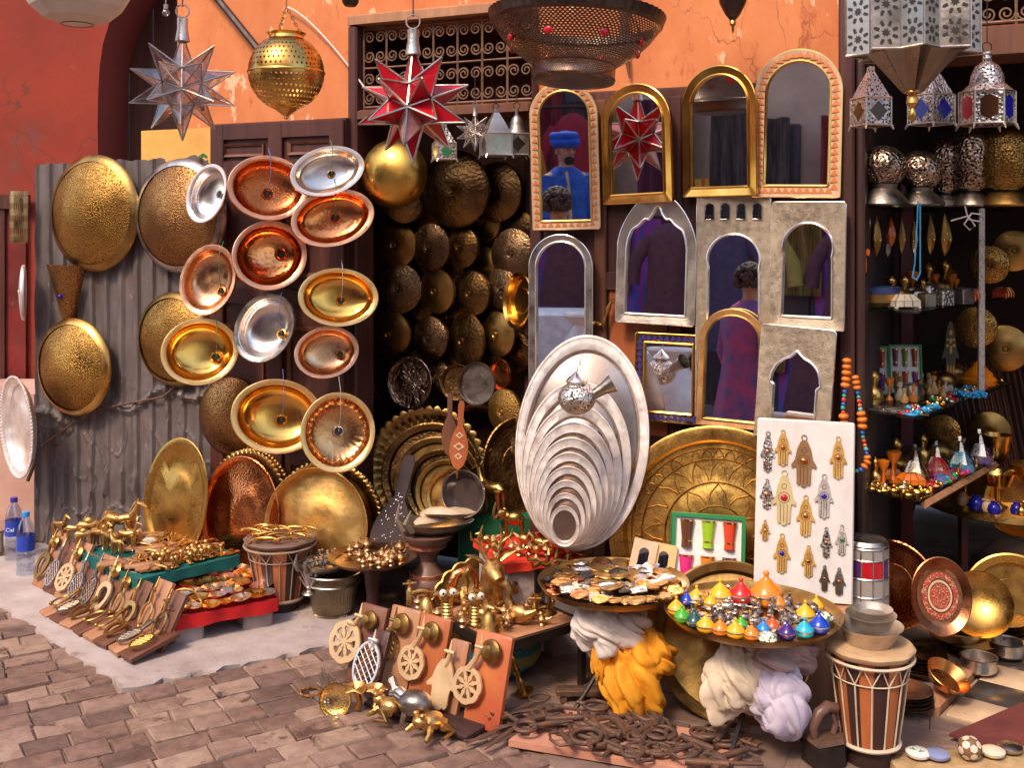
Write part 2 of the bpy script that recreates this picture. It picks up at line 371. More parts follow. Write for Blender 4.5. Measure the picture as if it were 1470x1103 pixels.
# pale concrete apron in front of the stall, ragged where it meets the setts
def ragged(pts, n=14, a=.02):
    out = []
    for i in range(len(pts)):
        p, q = Vector(pts[i]), Vector(pts[(i + 1) % len(pts)])
        for k in range(n): t = k / n; out.append(p.lerp(q, t) + Vector((rs.uniform(-a, a), rs.uniform(-a, a))))
    return out
def slab_poly(name, pts, z, mt, n=14, a=.02, label=None, cat=None):
    P = ragged(pts, n, a); N_ = len(P); b = mb()
    c = sum(P, Vector((0, 0))) / N_
    vs = [(p.x, p.y, -.05) for p in P] + [(p.x, p.y, z - .006) for p in P] + [(p.x + (c.x - p.x) * .012, p.y + (c.y - p.y) * .012, z) for p in P]
    fs = [(k * N_ + i, k * N_ + (i + 1) % N_, (k + 1) * N_ + (i + 1) % N_, (k + 1) * N_ + i) for k in (0, 1) for i in range(N_)] + [tuple(2 * N_ + i for i in range(N_))]
    b.add(vs, fs); return tag(b.build(name, mt, sharp=60), label, cat, kind='structure')
A0 = PM @ Vector((-.02, .0, 0)); A1 = PM @ Vector((1.0, -.0, 0)); A2 = PM @ Vector((1.0, 1.5, 0)); A3 = PM @ Vector((-.02, 1.75, 0))
A4 = PM @ Vector((-1.6, 1.75, 0))
slab_poly('apron', [(A0.x, A0.y), (A1.x, A1.y), (A2.x, A2.y), (A3.x, A3.y + .4), (-3.2, 5.6), (-2.35, 4.75)], .012, CONC, 30, .022)
# darker flagstone floor under the stall tables
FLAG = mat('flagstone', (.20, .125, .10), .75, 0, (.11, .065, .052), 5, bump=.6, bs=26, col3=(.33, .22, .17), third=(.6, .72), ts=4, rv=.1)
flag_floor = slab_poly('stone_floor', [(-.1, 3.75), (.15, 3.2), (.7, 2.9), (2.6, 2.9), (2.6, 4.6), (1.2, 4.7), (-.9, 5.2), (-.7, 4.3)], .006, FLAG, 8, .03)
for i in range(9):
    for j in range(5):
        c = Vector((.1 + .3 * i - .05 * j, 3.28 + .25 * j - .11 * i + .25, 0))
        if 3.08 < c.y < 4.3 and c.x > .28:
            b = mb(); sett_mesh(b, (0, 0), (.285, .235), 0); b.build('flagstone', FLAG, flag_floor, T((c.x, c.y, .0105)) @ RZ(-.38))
# ---------------------------------------------------------------- shop building (parts in the front's own axes)
shop = thing('shop_building', 'orange plastered shop front with dark red timber doors and open doorways', 'building', FM)
def fbox(name, px0, px1, z0, z1, y0, y1, mt, parent=shop):
    b = mb(); b.bx(U(px0), U(px1), y0, y1, z0, z1); return b.build(name, mt, parent)
TOP = 4.2
def zof(px, py, off=0): return WP(px, py, off).z
def plaster(name, u0, u1, z0, z1, mt=ORANGE, y0=0.0, y1=.3):
    b = mb(); nx, nz = max(2, int((u1 - u0) / .06)), max(2, int((z1 - z0) / .06)); r2 = random.Random(int(u0 * 100))
    dz = [[r2.uniform(-.004, .004) for _ in range(nx + 1)] for _ in range(nz + 1)]
    b.sheet(lambda u, v: (u0 + (u1 - u0) * u, y0 + dz[round(v * nz)][round(u * nx)], z0 + (z1 - z0) * v), nx, nz)
    b.bx(u0, u1, y0 + .012, y1, z0, z1); return b.build(name, mt, shop)
ULW, URC, URM, UJ = U(255), U(517), U(772), U(1207)
plaster('wall', ULW, URC, 0, TOP, y1=.1); plaster('wall', URC, URM, 2.50, TOP); plaster('wall', URM, UJ, 0, TOP)
plaster('wall', UJ + .09, UJ + 2.6, 2.62, TOP)
# timber panelling the mirrors hang on
b = mb(); b.bx(URM + .005, UJ - .003, -.035, -.002, .02, 2.15); pan = b.build('timber_panel', WOODR, shop)
for px in (776, 868, 975, 1080, 1190):
    b = mb(); b.slab((0, 0, 0), (.05, .022, 2.09), .005); b.build('stile', WOODB if px in (868,) else WOODR, pan, T((U(px), -.047, 1.07)))
for z in (.1, .75, 1.4, 2.11):
    b = mb(); b.slab((0, 0, 0), (UJ - URM - .02, .018, .07), .004); b.build('rail', WOODR, pan, T(((UJ + URM) / 2, -.0445, z)))
b = mb(); b.bx(U(880), U(962), -.040, -.0352, .8, 1.38); b.build('panel', WOODO, pan)
# jambs and heads
def post(name, u0, u1, z0, z1, y0=-.06, y1=.22, mt=WOODR):
    b = mb(); b.slab((0, 0, 0), (u1 - u0, y1 - y0, z1 - z0), .008); return b.build(name, mt, shop, T(((u0 + u1) / 2, (y0 + y1) / 2, (z0 + z1) / 2)))
post('door_jamb', UJ, UJ + .055, 0, 2.62, -.07, .2, WOODR); post('door_jamb', UJ + .057, UJ + .088, 0, 2.62, -.045, .2, WOODD)
post('door_jamb', URC - .035, URC + .012, 0, 2.5, -.05, .1, WOODR); post('door_jamb', URM - .012, URM + .004, 0, 2.5, -.045, .3, WOODR)
post('lintel', UJ + .089, UJ + 2.4, 2.20, 2.30, -.05, .2, WOODB)
post('lintel', URC + .013, URM - .013, 2.085, 2.125, -.055, .3, WOODB); post('lintel', URC - .035, URM + .004, 2.501, 2.545, -.055, .3, WOODT)
# iron scroll grilles
def scroll(cx, cz, r, hand, turns=1.6, n=22, flip=1):
    return [(cx + hand * r * (1 - .78 * i / n) * cos(2 * pi * turns * i / n), 0, cz + flip * r * (1 - .78 * i / n) * sin(2 * pi * turns * i / n)) for i in range(n + 1)]
def grille(u0, u1, z0, z1, name='window_grille'):
    g = mb(); g.tube([(u0, 0, z0 + .012), (u1, 0, z0 + .012)], .006, 6); g.tube([(u0, 0, z1 - .012), (u1, 0, z1 - .012)], .006, 6)
    zm = (z0 + z1) / 2; g.tube([(u0, 0, zm), (u1, 0, zm)], .0045, 6)
    go = g.build(name, RUSTG, shop, T((0, -.0, 0)))
    n = max(1, round((u1 - u0) / .115)); st = (u1 - u0) / n
    bar = mb(); bar.tube([(0, 0, z0), (0, 0, z1)], .0055, 6); bme = bar.mesh('bar', RUSTG)
    sc = mb(); q = (z1 - z0) / 4 * .86; e = st * .245
    sc.tube(scroll(0, 0, min(e * .95, q * .52), 1), .0042, 5); sme = sc.mesh('scroll', RUSTG)
    for i in range(n + 1): link('bar', bme, go, T((u0 + st * i, 0, 0)))
    for i in range(n):
        for zz in (z0 + (z1 - z0) * .25, z0 + (z1 - z0) * .75):
            for hx in (-1, 1):
                for fl in (-1, 1): link('scroll', sme, go, T((u0 + st * (i + .5) + hx * e, -.001, zz + fl * q * .52)) @ SCL(hx, 1, fl))
RUSTG = mat('grille_iron', (.23, .12, .07), .6, .5, (.12, .06, .04), 20, bump=.3, bs=60)
grille(URC + .02, URM - .02, 2.128, 2.498)
grille(UJ + .10, UJ + 1.3, 2.305, 2.60)
# dark room seen through the grille and recess
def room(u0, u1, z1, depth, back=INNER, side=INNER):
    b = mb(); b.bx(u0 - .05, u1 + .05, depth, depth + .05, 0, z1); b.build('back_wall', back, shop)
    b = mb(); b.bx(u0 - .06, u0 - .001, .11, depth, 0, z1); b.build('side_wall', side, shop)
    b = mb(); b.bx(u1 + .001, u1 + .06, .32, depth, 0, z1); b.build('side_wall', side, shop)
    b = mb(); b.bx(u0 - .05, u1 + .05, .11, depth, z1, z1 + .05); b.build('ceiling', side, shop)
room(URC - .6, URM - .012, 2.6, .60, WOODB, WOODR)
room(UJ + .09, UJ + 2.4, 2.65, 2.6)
# shelves in the recess
for pz in (583, 478, 384, 300):
    b = mb(); b.slab((0, 0, 0), (URM - URC + .35, .16, .022), .003); b.build('shelf', WOODR, shop, T(((URC + URM) / 2 - .2, .52, zof(650, pz, -.5))))
for px in (553, 760):
    b = mb(); b.slab((0, 0, 0), (.03, .03, 2.0), .003); b.build('shelf_post', WOODR, shop, T((U(px, -.45) - .0, .44, 1.0)))
# the opened door leaf the basins hang on
UL0, UL1 = U(322), U(512)
leaf = mb(); leaf.bx(UL0, UL1, -.085, -.05, .03, 2.09); lf = leaf.build('door_leaf', WOODR, shop)
for u in (UL0 + .04, (UL0 + UL1) / 2, UL1 - .04):
    b = mb(); b.slab((0, 0, 0), (.075, .02, 2.05), .004); b.build('stile', WOODR, lf, T((u, -.096, 1.06)))
for z in (.09, .65, 1.3, 1.88, 2.05):
    b = mb(); b.slab((0, 0, 0), (UL1 - UL0 - .01, .016, .07), .004); b.build('rail', WOODR, lf, T(((UL0 + UL1) / 2, -.0945, z)))
for k, (u, z) in enumerate([(u, z) for u in ((UL0 * .75 + UL1 * .25), (UL0 * .25 + UL1 * .75)) for z in (.37, .97, 1.59, 1.965)]):
    w_, h_ = (UL1 - UL0) / 2 - .13, (.4 if k % 4 < 3 else .06)
    b = mb(); o_ = [(-w_ / 2, -h_ / 2), (w_ / 2, -h_ / 2), (w_ / 2, h_ / 2), (-w_ / 2, h_ / 2)]; i_ = [(x * .88, zz * (.9 if h_ > .1 else .6)) for x, zz in o_]
    b.frame(o_, i_, -.012, .012, -.004); b.build('moulding', WOODB, lf, T((u, -.088, z)))
# water pipe and cables on the plaster
b = mb(); a_, c_ = FL(290, -30, .05), FL(372, 72, .04); b.tube([a_, c_], .018, 8); b.build('iron_bar', WOODD, shop)
pts = [FL(413 + 112 * t, 10 + 118 * t ** 1.35, .03) for t in [i / 14 for i in range(15)]]
b = mb(); b.tube(pts, .004, 6); b.build('cable', mat('white_cable', (.6, .52, .48), .5), shop)
b = mb(); b.tube([FL(895, -20, .03), FL(896, 60, .03), FL(904, 112, .02)], [.016, .016, .004], 8); b.build('roof_spout', WOODB, shop)
# ---------------------------------------------------------------- red arch house at the far left
arch = thing('arch_house', 'red plastered house wall with an arched edge beside the corrugated sheet', 'building', T((0, 6.45, 0)))
AD = 6.45
def AP(px, py): q = W(px, py, AD); return (q.x, q.z)
edge = [AP(*p) for p in ((141, 900), (141, 420), (141, 250), (140, 180), (141, 130), (143, 95), (148, 62), (157, 32), (170, 6), (190, -26), (225, -62), (270, -90), (330, -110))]
poly = [(-6.5, -.02)] + [edge[0]] + edge[1:] + [(edge[-1][0], 4.3), (-6.5, 4.3)]
b = mb(); b.prism(poly, 0, .5); b.build('wall', REDPL, arch, sharp=30)
b = mb(); x0 = AP(-400, 0)[0]; x1 = AP(40, 0)[0]; b.bx(x0, x1, -.03, -.002, .1, AP(0, 285)[1]); dd = b.build('door', mat('dark_red_paint', (.2, .022, .018), .5, 0, (.1, .014, .012), 5, bump=.4, bs=16, col3=(.34, .16, .1), third=(.66, .74), ts=6), arch)
b = mb(); b.bx(x0, x1 + .03, -.06, -.031, AP(0, 300)[1], AP(0, 280)[1]); b.build('rail', WOODR, dd)
b = mb(); b.bx(AP(6, 0)[0], AP(12, 0)[0], -.05, -.031, .3, AP(0, 301)[1]); b.build('stile', WOODR, dd)
# studded door inside the arch
b = mb(); sdoor = thing('studded_door', 'dark brown plank door with rows of brass studs under the red arch', 'door', T((0, 6.95, 0)))
def SP(px, py): q = W(px, py, 6.95); return (q.x, q.z)
for k in range(5):
    xa, xb = SP(120 + 34 * k, 0)[0], SP(120 + 34 * (k + 1), 0)[0] - .006
    b = mb(); b.slab((0, 0, 0), (xb - xa, .04, 4.2), .005); b.build('plank', WOODD if k < 1 else WOODB, sdoor, T(((xa + xb) / 2, 0, 2.1)))
stud = mb(); stud.lathe([(.011, 0), (.009, .006), (0, .009)], 8); stm = stud.mesh('stud', BRASS)
for py in list(range(52, 240, 9)): x, z = SP(171, py); link('stud', stm, sdoor, T((x, -.021, z)) @ AX)
for py in (96, 173, 195):
    for px in range(146, 172, 5): x, z = SP(px, py); link('stud', stm, sdoor, T((x, -.021, z)) @ AX)
# low pink wall below the left trays
b = mb(); b.bx(-5, W(49, 0, 5.7).x, 5.7, 6.3, 0, .73)
low = one('plinth_wall', 'low pinkish plaster wall behind the water bottles', 'wall', b, PINKPL)
# ---------------------------------------------------------------- corrugated sheet
b = mb(); c0, c1 = U(46, .05), U(330, .05); zt = zof(60, 237)
r2 = random.Random(3); bumps = [(r2.uniform(c0, c1), r2.uniform(.1, 1.9), r2.uniform(.03, .15), r2.uniform(-.028, .028)) for _ in range(110)]
from mathutils import noise as MN
def corr(u, v):                                                     # narrow ribs on flat pans, crushed and creased lower down
    x = c0 + (c1 - c0) * u; z = .01 + (zt - .01) * v
    f = (x * 10.5) % 1; rib = max(0.0, 1 - abs(f - .5) / .2); rib = min(1, rib * 2.2)
    cr_ = max(0, min(1, (1.05 - z) / .6)); n1 = MN.noise(Vector((x * 5, z * 4, 1))); n2 = MN.noise(Vector((x * 13, z * 11, 4))); n3 = abs(MN.noise(Vector((x * 4.2 + 2 * n1, z * 3.4, 8))))
    y = -.07 - .017 * rib * (1 - .5 * cr_ * (n1 > .05)) + .006 * n1 + .0035 * n2 * (.3 + cr_) - .07 * max(0, .09 - n3) * (.05 + 1.5 * cr_)
    for bx_, bz_, br, bd in bumps[:40]:
        d2 = ((x - bx_) ** 2 + ((z - bz_) * .8) ** 2) / br ** 2
        if d2 < 4: y += .25 * bd * math.exp(-d2 * 1.6)
    kr = z - (.62 + .22 * (u * 1.2) + .04 * sin(u * 20)); y -= .02 * max(0, 1 - abs(kr) / .03)                # the long diagonal crease
    if v > .97: z += .05 * MN.noise(Vector((x * 9, 3, 2)))
    if u < .05: y += (.05 - u) * 1.4
    return (x, y, z)
b.sheet(corr, 280, 130)
CORR = mat('weathered_zinc', (.165, .132, .128), .6, .25, (.09, .068, .064), 6, bump=.12, bs=60, col3=(.12, .06, .042), third=(.58, .70), ts=4.2, stretch=(2.2, 2.2, .7), stain=(16.0, .62, .7, (.34, .29, .28)))
one('corrugated_sheet', 'crumpled grey corrugated metal sheet standing against the wall', 'metal sheet', b, CORR, FM, sharp=22)
b = mb(); b.tube([FL(40, 690, .04), FL(60, 640, .06), FL(92, 640, .07)], .01, 6); b.tube([FL(60, 640, .09), FL(130, 590, .10), FL(235, 570, .10), FL(262, 545, .10)], .006, 6)
one('twisted_wire', 'twisted rusty wire across the corrugated sheet', 'wire', b, IRON, FM)
# cardboard with a leaf drawing
b = mb(); b.bx(U(209), U(322), -.03, -.024, zof(260, 245), zof(260, 186)); car = thing('cardboard_sheet', 'yellow cardboard sheet with a green leaf print behind the star lantern', 'cardboard', FM)
CARD = mat('cardboard', (.72, .40, .10), .85, 0, (.6, .3, .07), 5, bump=.1, bs=40)
b.build('panel', CARD, car)
b = mb()
for (x, y_), (a, e), an in (((294, 226), (7, 3), .5), ((300, 224), (6, 2.4), -.5), ((296, 236), (3, 6), .1), ((288, 231), (3, 2), .6), ((303, 234), (2, 5), -.4)):
    p = FL(x, y_, 0); s = fd(x) / F
    b.prism([(p.x + s * (a * cos(t) * cos(an) - e * sin(t) * sin(an)), p.z + s * (a * cos(t) * sin(an) + e * sin(t) * cos(an))) for t in [2 * pi * i / 12 for i in range(12)]], -.0315, -.0302)
b.build('leaf_print', paint('leaf_green', (.06, .16, .05), .8), car)
# ---------------------------------------------------------------- opposite side of the alley (behind the camera, seen in mirrors and metal)
OM = FM @ T((0, -9.5, 0)) @ RZ(pi)
opp = thing('opposite_house', 'pale plastered house across the alley with dark carved doors', 'building', OM)
b = mb(); b.bx(-11, 11, .3, .6, 0, 6.2); b.build('wall', mat('warm_plaster', (.58, .38, .27), .9, 0, (.44, .26, .18), 2, bump=.4, bs=9, rv=0), opp)
PURP = mat('purple_wood', (.085, .045, .048), .45, 0, (.05, .026, .03), 5, bump=.5, bs=20, stretch=(3, 3, .5))
for k, u in enumerate((-3.4, -1.1, 1.2, 3.3, 5.4)):
    b = mb(); b.slab((0, 0, 0), (1.6, .1, 3.5), .01); d_ = b.build('door', PURP, opp, T((u, .24, 1.75)))
    for xx in (-.31, .31):
        for zz in (-.75, .15, .9):
            b = mb(); o_ = [(-.24, -.36), (.24, -.36), (.24, .36), (-.24, .36)]; b.frame(o_, [(x * .7, z * .78) for x, z in o_], -.02, .01, -.002); b.build('panel', PURP, d_, T((xx, -.05, zz)))
RUGC = [((.6, .02, .14), (.25, .01, .2)), ((.75, .2, .02), (.5, .05, .02)), ((.5, .35, .25), (.12, .16, .3)), ((.1, .12, .45), (.5, .06, .3)), ((.62, .1, .05), (.1, .25, .1)), ((.8, .45, .05), (.6, .12, .04)), ((.4, .02, .2), (.65, .3, .1))]
NM = ('magenta', 'orange', 'beige and blue', 'blue and pink', 'red and green', 'yellow', 'wine red')
for k, u in enumerate((-4.6, -2.25, .05, 2.25, 4.35, 6.6, -6.0)):
    b = mb(); b.sheet(lambda s, v: ((s - .5) * .8, .05 * sin(s * 14) + .02 * sin(v * 9), v * 1.9), 30, 12)
    one('hanging_rug', '%s woven rug hanging on the opposite house' % NM[k], 'rug', b, mat('rug_%d' % k, RUGC[k][0], .9, 0, RUGC[k][1], 5, edge=(.48, .52), rv=0, stretch=(5, 5, .4)), OM @ T((u, .1, .45)))
for k in range(17):
    u = -8.2 + k * 1.0; c_, n_ = (((.14, .02, .05), 'plum'), ((.32, .16, .03), 'ochre'), ((.07, .03, .08), 'dark violet'), ((.25, .02, .02), 'deep red'), ((.1, .06, .05), 'brown'))[k % 5]
    b = mb(); b.sheet(lambda s, v: ((s - .5) * .62, .06 * sin(s * 16 + k) + .02 * sin(v * 9), v * 2.2), 30, 10)
    one('hanging_shawl', '%s shawl hanging high on the opposite house, number %d of the row' % (n_, k + 1), 'shawl', b, mat('shawl_%d' % (k % 5), c_, .85, 0, tuple(x * .4 for x in c_), 6, edge=(.45, .55), rv=0, stretch=(7, 7, .3)), OM @ T((u, -.02, 1.35)), 'shawls on the opposite house')
b = mb(); b.lathe([(0, 0), (.16, 0), (.24, .2), (.26, .42), (.17, .62), (.13, .7), (.2, .78), (.19, .8), (.11, .7), (0, .3)], 28)
one('white_urn', 'white glazed urn with a green lip across the alley', 'urn', b, paint('white_glaze', (.8, .76, .7), .2), T((-2.6, .3, .1)))
b = mb(); b.slab((0, 0, 0), (.6, .6, .1), .02)
one('stone_block', 'pale stone block under the white urn', 'block', b, BEIGE, T((-2.6, .3, .05)))
# ================================================================ things hung on and leaned against the front
def axes(px, py, d, yaw=None, pitch=0.0, roll=0.0):               # a frame at that point whose -y looks out, turned about its own axes
    return T(W(px, py, d)) @ RZ(vyaw(px) if yaw is None else yaw) @ RX(pitch) @ RY(roll)
def rolled(a): return RY(-radians(a))
# ---- wash basins
def basin(label, px, py, a, b_, rot, mt, rim=None, yaw=0.0, off=.12, pitch=-.12, drain=GOLD, petals=0, dx=.1, dz=-.15, wire=None, dent=.55, hammered=False):
    d = fd(px, off + dent * 1.0 * b_ * .0028); s = d / F; yw = vyaw(px) + yaw
    A, B = a * s / max(.45, cos(yaw)), b_ * s
    t = thing('wash_basin', label, 'basin', T(W(px, py, d)) @ RZ(yw) @ RX(pitch) @ RY(-radians(rot)), 'metal wash basins hung on the door leaf')
    k = min(A, B) * dent * .95
    pr = [(1.0, -.006), (1.0, .004), (.985, .008), (.9, .007), (.845, .001), (.825, -.012)]
    n = 12
    for i in range(1, n + 1): q = i / n * pi / 2 * .97; pr.append((.825 * cos(q) ** .62, -.012 - (k - .012) * sin(q)))
    inner = list(pr) + [(0, -k)]
    outer = [(0, -k - .006)] + [(r + .012 if i > 5 else r, z - .006) for i, (r, z) in reversed(list(enumerate(pr[3:])))]
    mod = (lambda t_, i: 1 + (.03 * cos(petals * t_) if 6 <= i <= 16 else 0)) if petals else None
    m = mb(); m.M = AX; m.lathe(inner, 72, A, B, mod); m.lathe(outer, 48, A, B)
    m.build('bowl', mt, t)
    m = mb(); m.M = AX; m.lathe([(1.0, .0085), (.985, .0115), (.9, .0105), (.86, .005), (.9, .0072), (.985, .0085)], 64, A, B); rr = m.build('rim', rim or mt, t)
    rd = min(A, B) * .17; x, z = A * dx, B * dz
    zz = -k * (1 - ((dx ** 2 + dz ** 2) / .68) ** 1.4) + .004
    m = mb(); m.M = T((x, -zz, z)) @ AX; m.lathe([(rd * .98, -.004), (rd, .004), (rd * .8, .009), (rd * .6, .004), (rd * .55, -.002)], 20); dr = m.build('drain', drain, t)
    m = mb(); m.M = T((x, -zz, z)) @ AX; m.lathe([(rd * .55, .0005), (0, .0005)], 16); m.build('drain_hole', BLACK, dr)
    if wire:
        m = mb(); Ri = RY(radians(rot)); up = Ri @ Vector((0, 0, 1)); hx, hz = up.x, up.z
        m.tube([(x, -zz - .004, z), (x + hx * B * .4, -.01, z + hz * B * .5), (x + hx * B * .9, -.014, z + hz * B * 1.05), (x + hx * B * 1.25, .03, z + hz * B * 1.4)], .0016, 5)
        m.build('hanging_wire', wire, t)
    return t
GW = paint('green_wire', (.03, .25, .1), .6); BW = paint('blue_wire', (.1, .14, .4), .6); WW = paint('pale_wire', (.5, .4, .38), .6)
basin('large hammered copper basin hung highest on the door leaf', 385, 270, 57, 47, -4, HCOPPER, RIMC, .2, off=.19, dx=.06, dz=-.1, wire=BW, drain=COPPER)
basin('narrow pale silver basin overlapping the hammered brown disc', 298, 278, 26, 44, -24, SILVER, mat('pale_rim', (.8, .74, .74), .4, .6), -.75, off=.2, dx=.2, dz=.1, drain=DSILV)
basin('oval silver basin with white rim and green string', 470, 246, 54, 35, 17, SILVER, mat('pale_rim', (.8, .74, .74), .4, .6), .15, off=.17, dx=.14, dz=-.1, wire=GW)
basin('shiny copper basin below the white rimmed silver basin', 478, 313, 60, 41, 14, COPPER, RIMC, .1, off=.15, drain=COPPER, dx=.1, dz=.02, wire=GW)
basin('round mirror bright copper basin with patterned rim', 387, 367, 53, 50, 12, COPPER, RIMC, .2, off=.14, drain=COPPER, dx=.4, dz=0)
basin('tall pink copper basin with swirled polish', 299, 402, 38, 52, -16, PINKC, RIMC, -.35, off=.2, dx=.45, dz=-.2, wire=GW, drain=PINKC)
basin('bright yellow brass basin over a hammered disc', 287, 505, 54, 48, 8, GOLD, RIMG, .1, off=.24, dx=.42, dz=-.25, wire=GW)
basin('tilted silver basin with brass drain fitting', 380, 471, 40, 52, -28, SILVER, DSILV, -.35, off=.15, dx=.5, dz=.05, wire=BW)
basin('oval yellow brass basin with a star drain', 486, 427, 57, 42, -3, GOLD, RIMG, .1, off=.15, dx=.1, dz=-.08, wire=WW)
basin('small pink copper basin under the oval yellow one', 469, 506, 46, 37, 10, PINKC, RIMC, .1, off=.14, dx=.42, dz=-.2, drain=BRASS)
basin('largest gold basin with wide hammered rim', 398, 598, 65, 53, -10, GOLD, RIMG, .1, off=.2, dx=.14, dz=-.1, wire=BW)
basin('fluted pink gold basin with petal pattern', 485, 621, 53, 57, 0, mat('pink_gold', (.78, .44, .2), .24, 1, (.6, .3, .12), 9, bump=.4, bs=40), RIMG, .15, off=.26, petals=28, dx=.08, dz=0, wire=WW, drain=SILVER, dent=.45)
# ---- domed hammered discs
def domed(name, label, px, py, r, mt, off=.1, yaw=YAW, pitch=0, dome=.28, rim=None, cat='disc', group='hammered brass discs', boss=True, d=None, rx=None, roll=0):
    d = d or fd(px, off); s = d / F; R = r * s; m = mb(); k = R * dome
    pr = [(R * .985, -.004), (R, .004), (R * .97, .012)]
    for i in range(1, 9): q = i / 9; pr.append((R * .97 * (1 - q), .012 + k * sin(q * pi / 2) ** .9 * (1 if not boss else 1)))
    if boss: pr = pr[:-1] + [(R * .13, k + .008), (R * .11, k + .014), (R * .08, k + .011)]
    pr += [(0, pr[-1][1] + .002)]
    m.M = AX; m.lathe(pr, 56, (rx * s / R) if rx else 1, 1)
    m.lathe([(0, -.003), (R * .985, -.004)], 40, (rx * s / R) if rx else 1, 1)
    if rim is None: return one(name, label, cat, m, mt, T(W(px, py, d)) @ RZ(yaw) @ RX(pitch) @ RY(roll), group)
    t = thing(name, label, cat, T(W(px, py, d)) @ RZ(yaw) @ RX(pitch) @ RY(roll), group); m.build('dome', mt, t)
    m = mb(); m.M = AX; m.lathe([(R * 1.005, .002), (R * .998, .009), (R * .93, .0235), (R * .88, .03), (R * .93, .02)], 56); m.build('rim', rim, t); return t
domed('hammered_disc', 'large domed brass disc beside the ragged sheet corner', 136, 306, 84, HAMB, .12, rim=OLDB, boss=False)
domed('hammered_disc', 'large domed brown brass disc behind the narrow silver basin', 260, 310, 82, HAMC, .12, rim=DSILV, boss=False)
domed('hammered_disc', 'domed brass disc below the pierced wall cone', 107, 527, 70, HAMB, .14, rim=BRASS, boss=False)
domed('hammered_disc', 'domed brass disc behind the bright yellow basin', 252, 487, 68, HAMB, .11, rim=OLDB, boss=False)
domed('hammered_disc', 'dark domed disc behind the largest gold basin', 332, 598, 57, HAMC, .1, boss=False)
# ---- trays: flat plate with a rim, optional scallops or beads
def tray_mesh(R, depth=.02, lip=.14, scal=0, amp=.0, n=72, sx=1.0, sy=1.0, thick=.003, flat=.0):
    m = mb(); m.M = AX
    pr = [(R * .99, depth - .004), (R, depth), (R * (1 - lip * .2), depth + .003), (R * (1 - lip), depth * .8), (R * (1 - lip * 1.25), .002), (R * .45, .0), (R * .44, .0015), (R * .2, .001), (0, .001)]
    if flat: pr = [(R * .995, depth - .003), (R, depth), (R * .992, depth + .0035), (R * .975, depth + .0035), (R * .968, depth), (R * (1 - lip * .5), depth - .001), (R * (1 - lip), depth), (R * (1 - lip - .012), depth - .002), (R * (1 - lip - .035), .001), (R * .5, 0), (0, 0)]
    md = (lambda t, k: 1 + (amp * abs(cos(scal * t / 2)) if k <= 3 else 0)) if scal else None
    m.lathe(pr, max(n, scal * 4), sx, sy, md); m.lathe([(0, -thick), (R * (1 - lip * 1.25), -thick), (R * .99, depth - .004)], 48, sx, sy)
    return m
def tray(name, label, px, py, r, mt, d=None, off=.1, yaw=YAW, pitch=-.12, roll=0, group=None, cat='tray', beads=None, well=None, chased=0, **k):
    d = d or fd(px, off); s = d / F; M = T(W(px, py, d)) @ RZ(yaw) @ RX(pitch) @ RY(roll)
    m = tray_mesh(r * s, **k)
    if well or chased:
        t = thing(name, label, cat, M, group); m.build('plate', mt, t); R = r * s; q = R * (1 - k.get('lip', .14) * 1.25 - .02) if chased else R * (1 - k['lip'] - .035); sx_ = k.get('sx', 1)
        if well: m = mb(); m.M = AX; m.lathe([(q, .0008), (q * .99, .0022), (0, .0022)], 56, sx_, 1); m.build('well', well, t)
        if chased:                                                        # raised rings and a wreath of little arches
            for f_ in (.98, .86, .6, .34): m = mb(); m.M = AX; m.lathe([(q * f_, .002), (q * f_ - .003, .0055), (q * f_ - .006, .002)], 72); m.build('chased_ring', mt, t)
            for n_, r0, r1 in ((44, .87, .965), (20, .62, .84), (10, .36, .58)):
                pm_ = mb(); w_ = q * r0 * pi / n_ * .92; pm_.tube([(-w_, -.003, q * r0), (-w_ * .8, -.004, q * (r0 * .5 + r1 * .5)), (0, -.004, q * r1), (w_ * .8, -.004, q * (r0 * .5 + r1 * .5)), (w_, -.003, q * r0)], .0022, 5); me = pm_.mesh('chased_arch', mt)
                for i in range(n_): link('chased_arch', me, t, RY(2 * pi * i / n_))
        return t
    if not beads: return one(name, label, cat, m, mt, M, group)
    t = thing(name, label, cat, M, group); m.build('plate', mt, t)
    bd = mb(); R = r * s * .985; sx, sy = k.get('sx', 1), k.get('sy', 1)
    for i in range(beads): a = 2 * pi * i / beads; bd.ball((R * cos(a) * sx, -k.get('depth', .02) - .004, R * sin(a) * sy), R * 2.6 / beads, 6, 4)
    tag(bd.build('beaded_rim', mt, t), None, None, kind='stuff'); return t
tray('round_tray', 'silver tray with roped edge hung on the corrugated corner', 33, 612, 74, TRAYS, off=.22, yaw=YAW - .35, pitch=.05, roll=.08, beads=90, depth=.03, sx=.78)
domed('wall_plate', 'small silver plate hung edge on at the sheet corner', 35, 420, 40, TRAYS, .16, yaw=YAW - .78, dome=.1, cat='plate', group=None)
tray('leaning_tray', 'oval brass tray with chased border leaning on corrugated sheet', 254, 718, 88, ENGR, off=.25, pitch=-.16, sx=.66, depth=.012, lip=.16, yaw=YAW)
tray('leaning_tray', 'copper tray leaning in front of two scalloped trays', 348, 742, 86, HCOPPER, off=.2, yaw=YAW, depth=.03, lip=.08, pitch=-.14, sx=.82)
tray('leaning_tray', 'scalloped brass tray just behind the copper tray', 354, 738, 88, OLDB, off=.16, yaw=YAW, scal=60, amp=.04, pitch=-.14, sx=.84)
tray('leaning_tray', 'rearmost beaded brass tray behind the copper tray', 362, 734, 88, BRASS, off=.13, yaw=YAW, beads=80, pitch=-.14, sx=.86)
tray('leaning_tray', 'gold round tray with deep wall leaning by the drum', 459, 754, 82, BEATG, off=.16, yaw=YAW + .15, depth=.045, lip=.07, pitch=-.14, sx=.98)
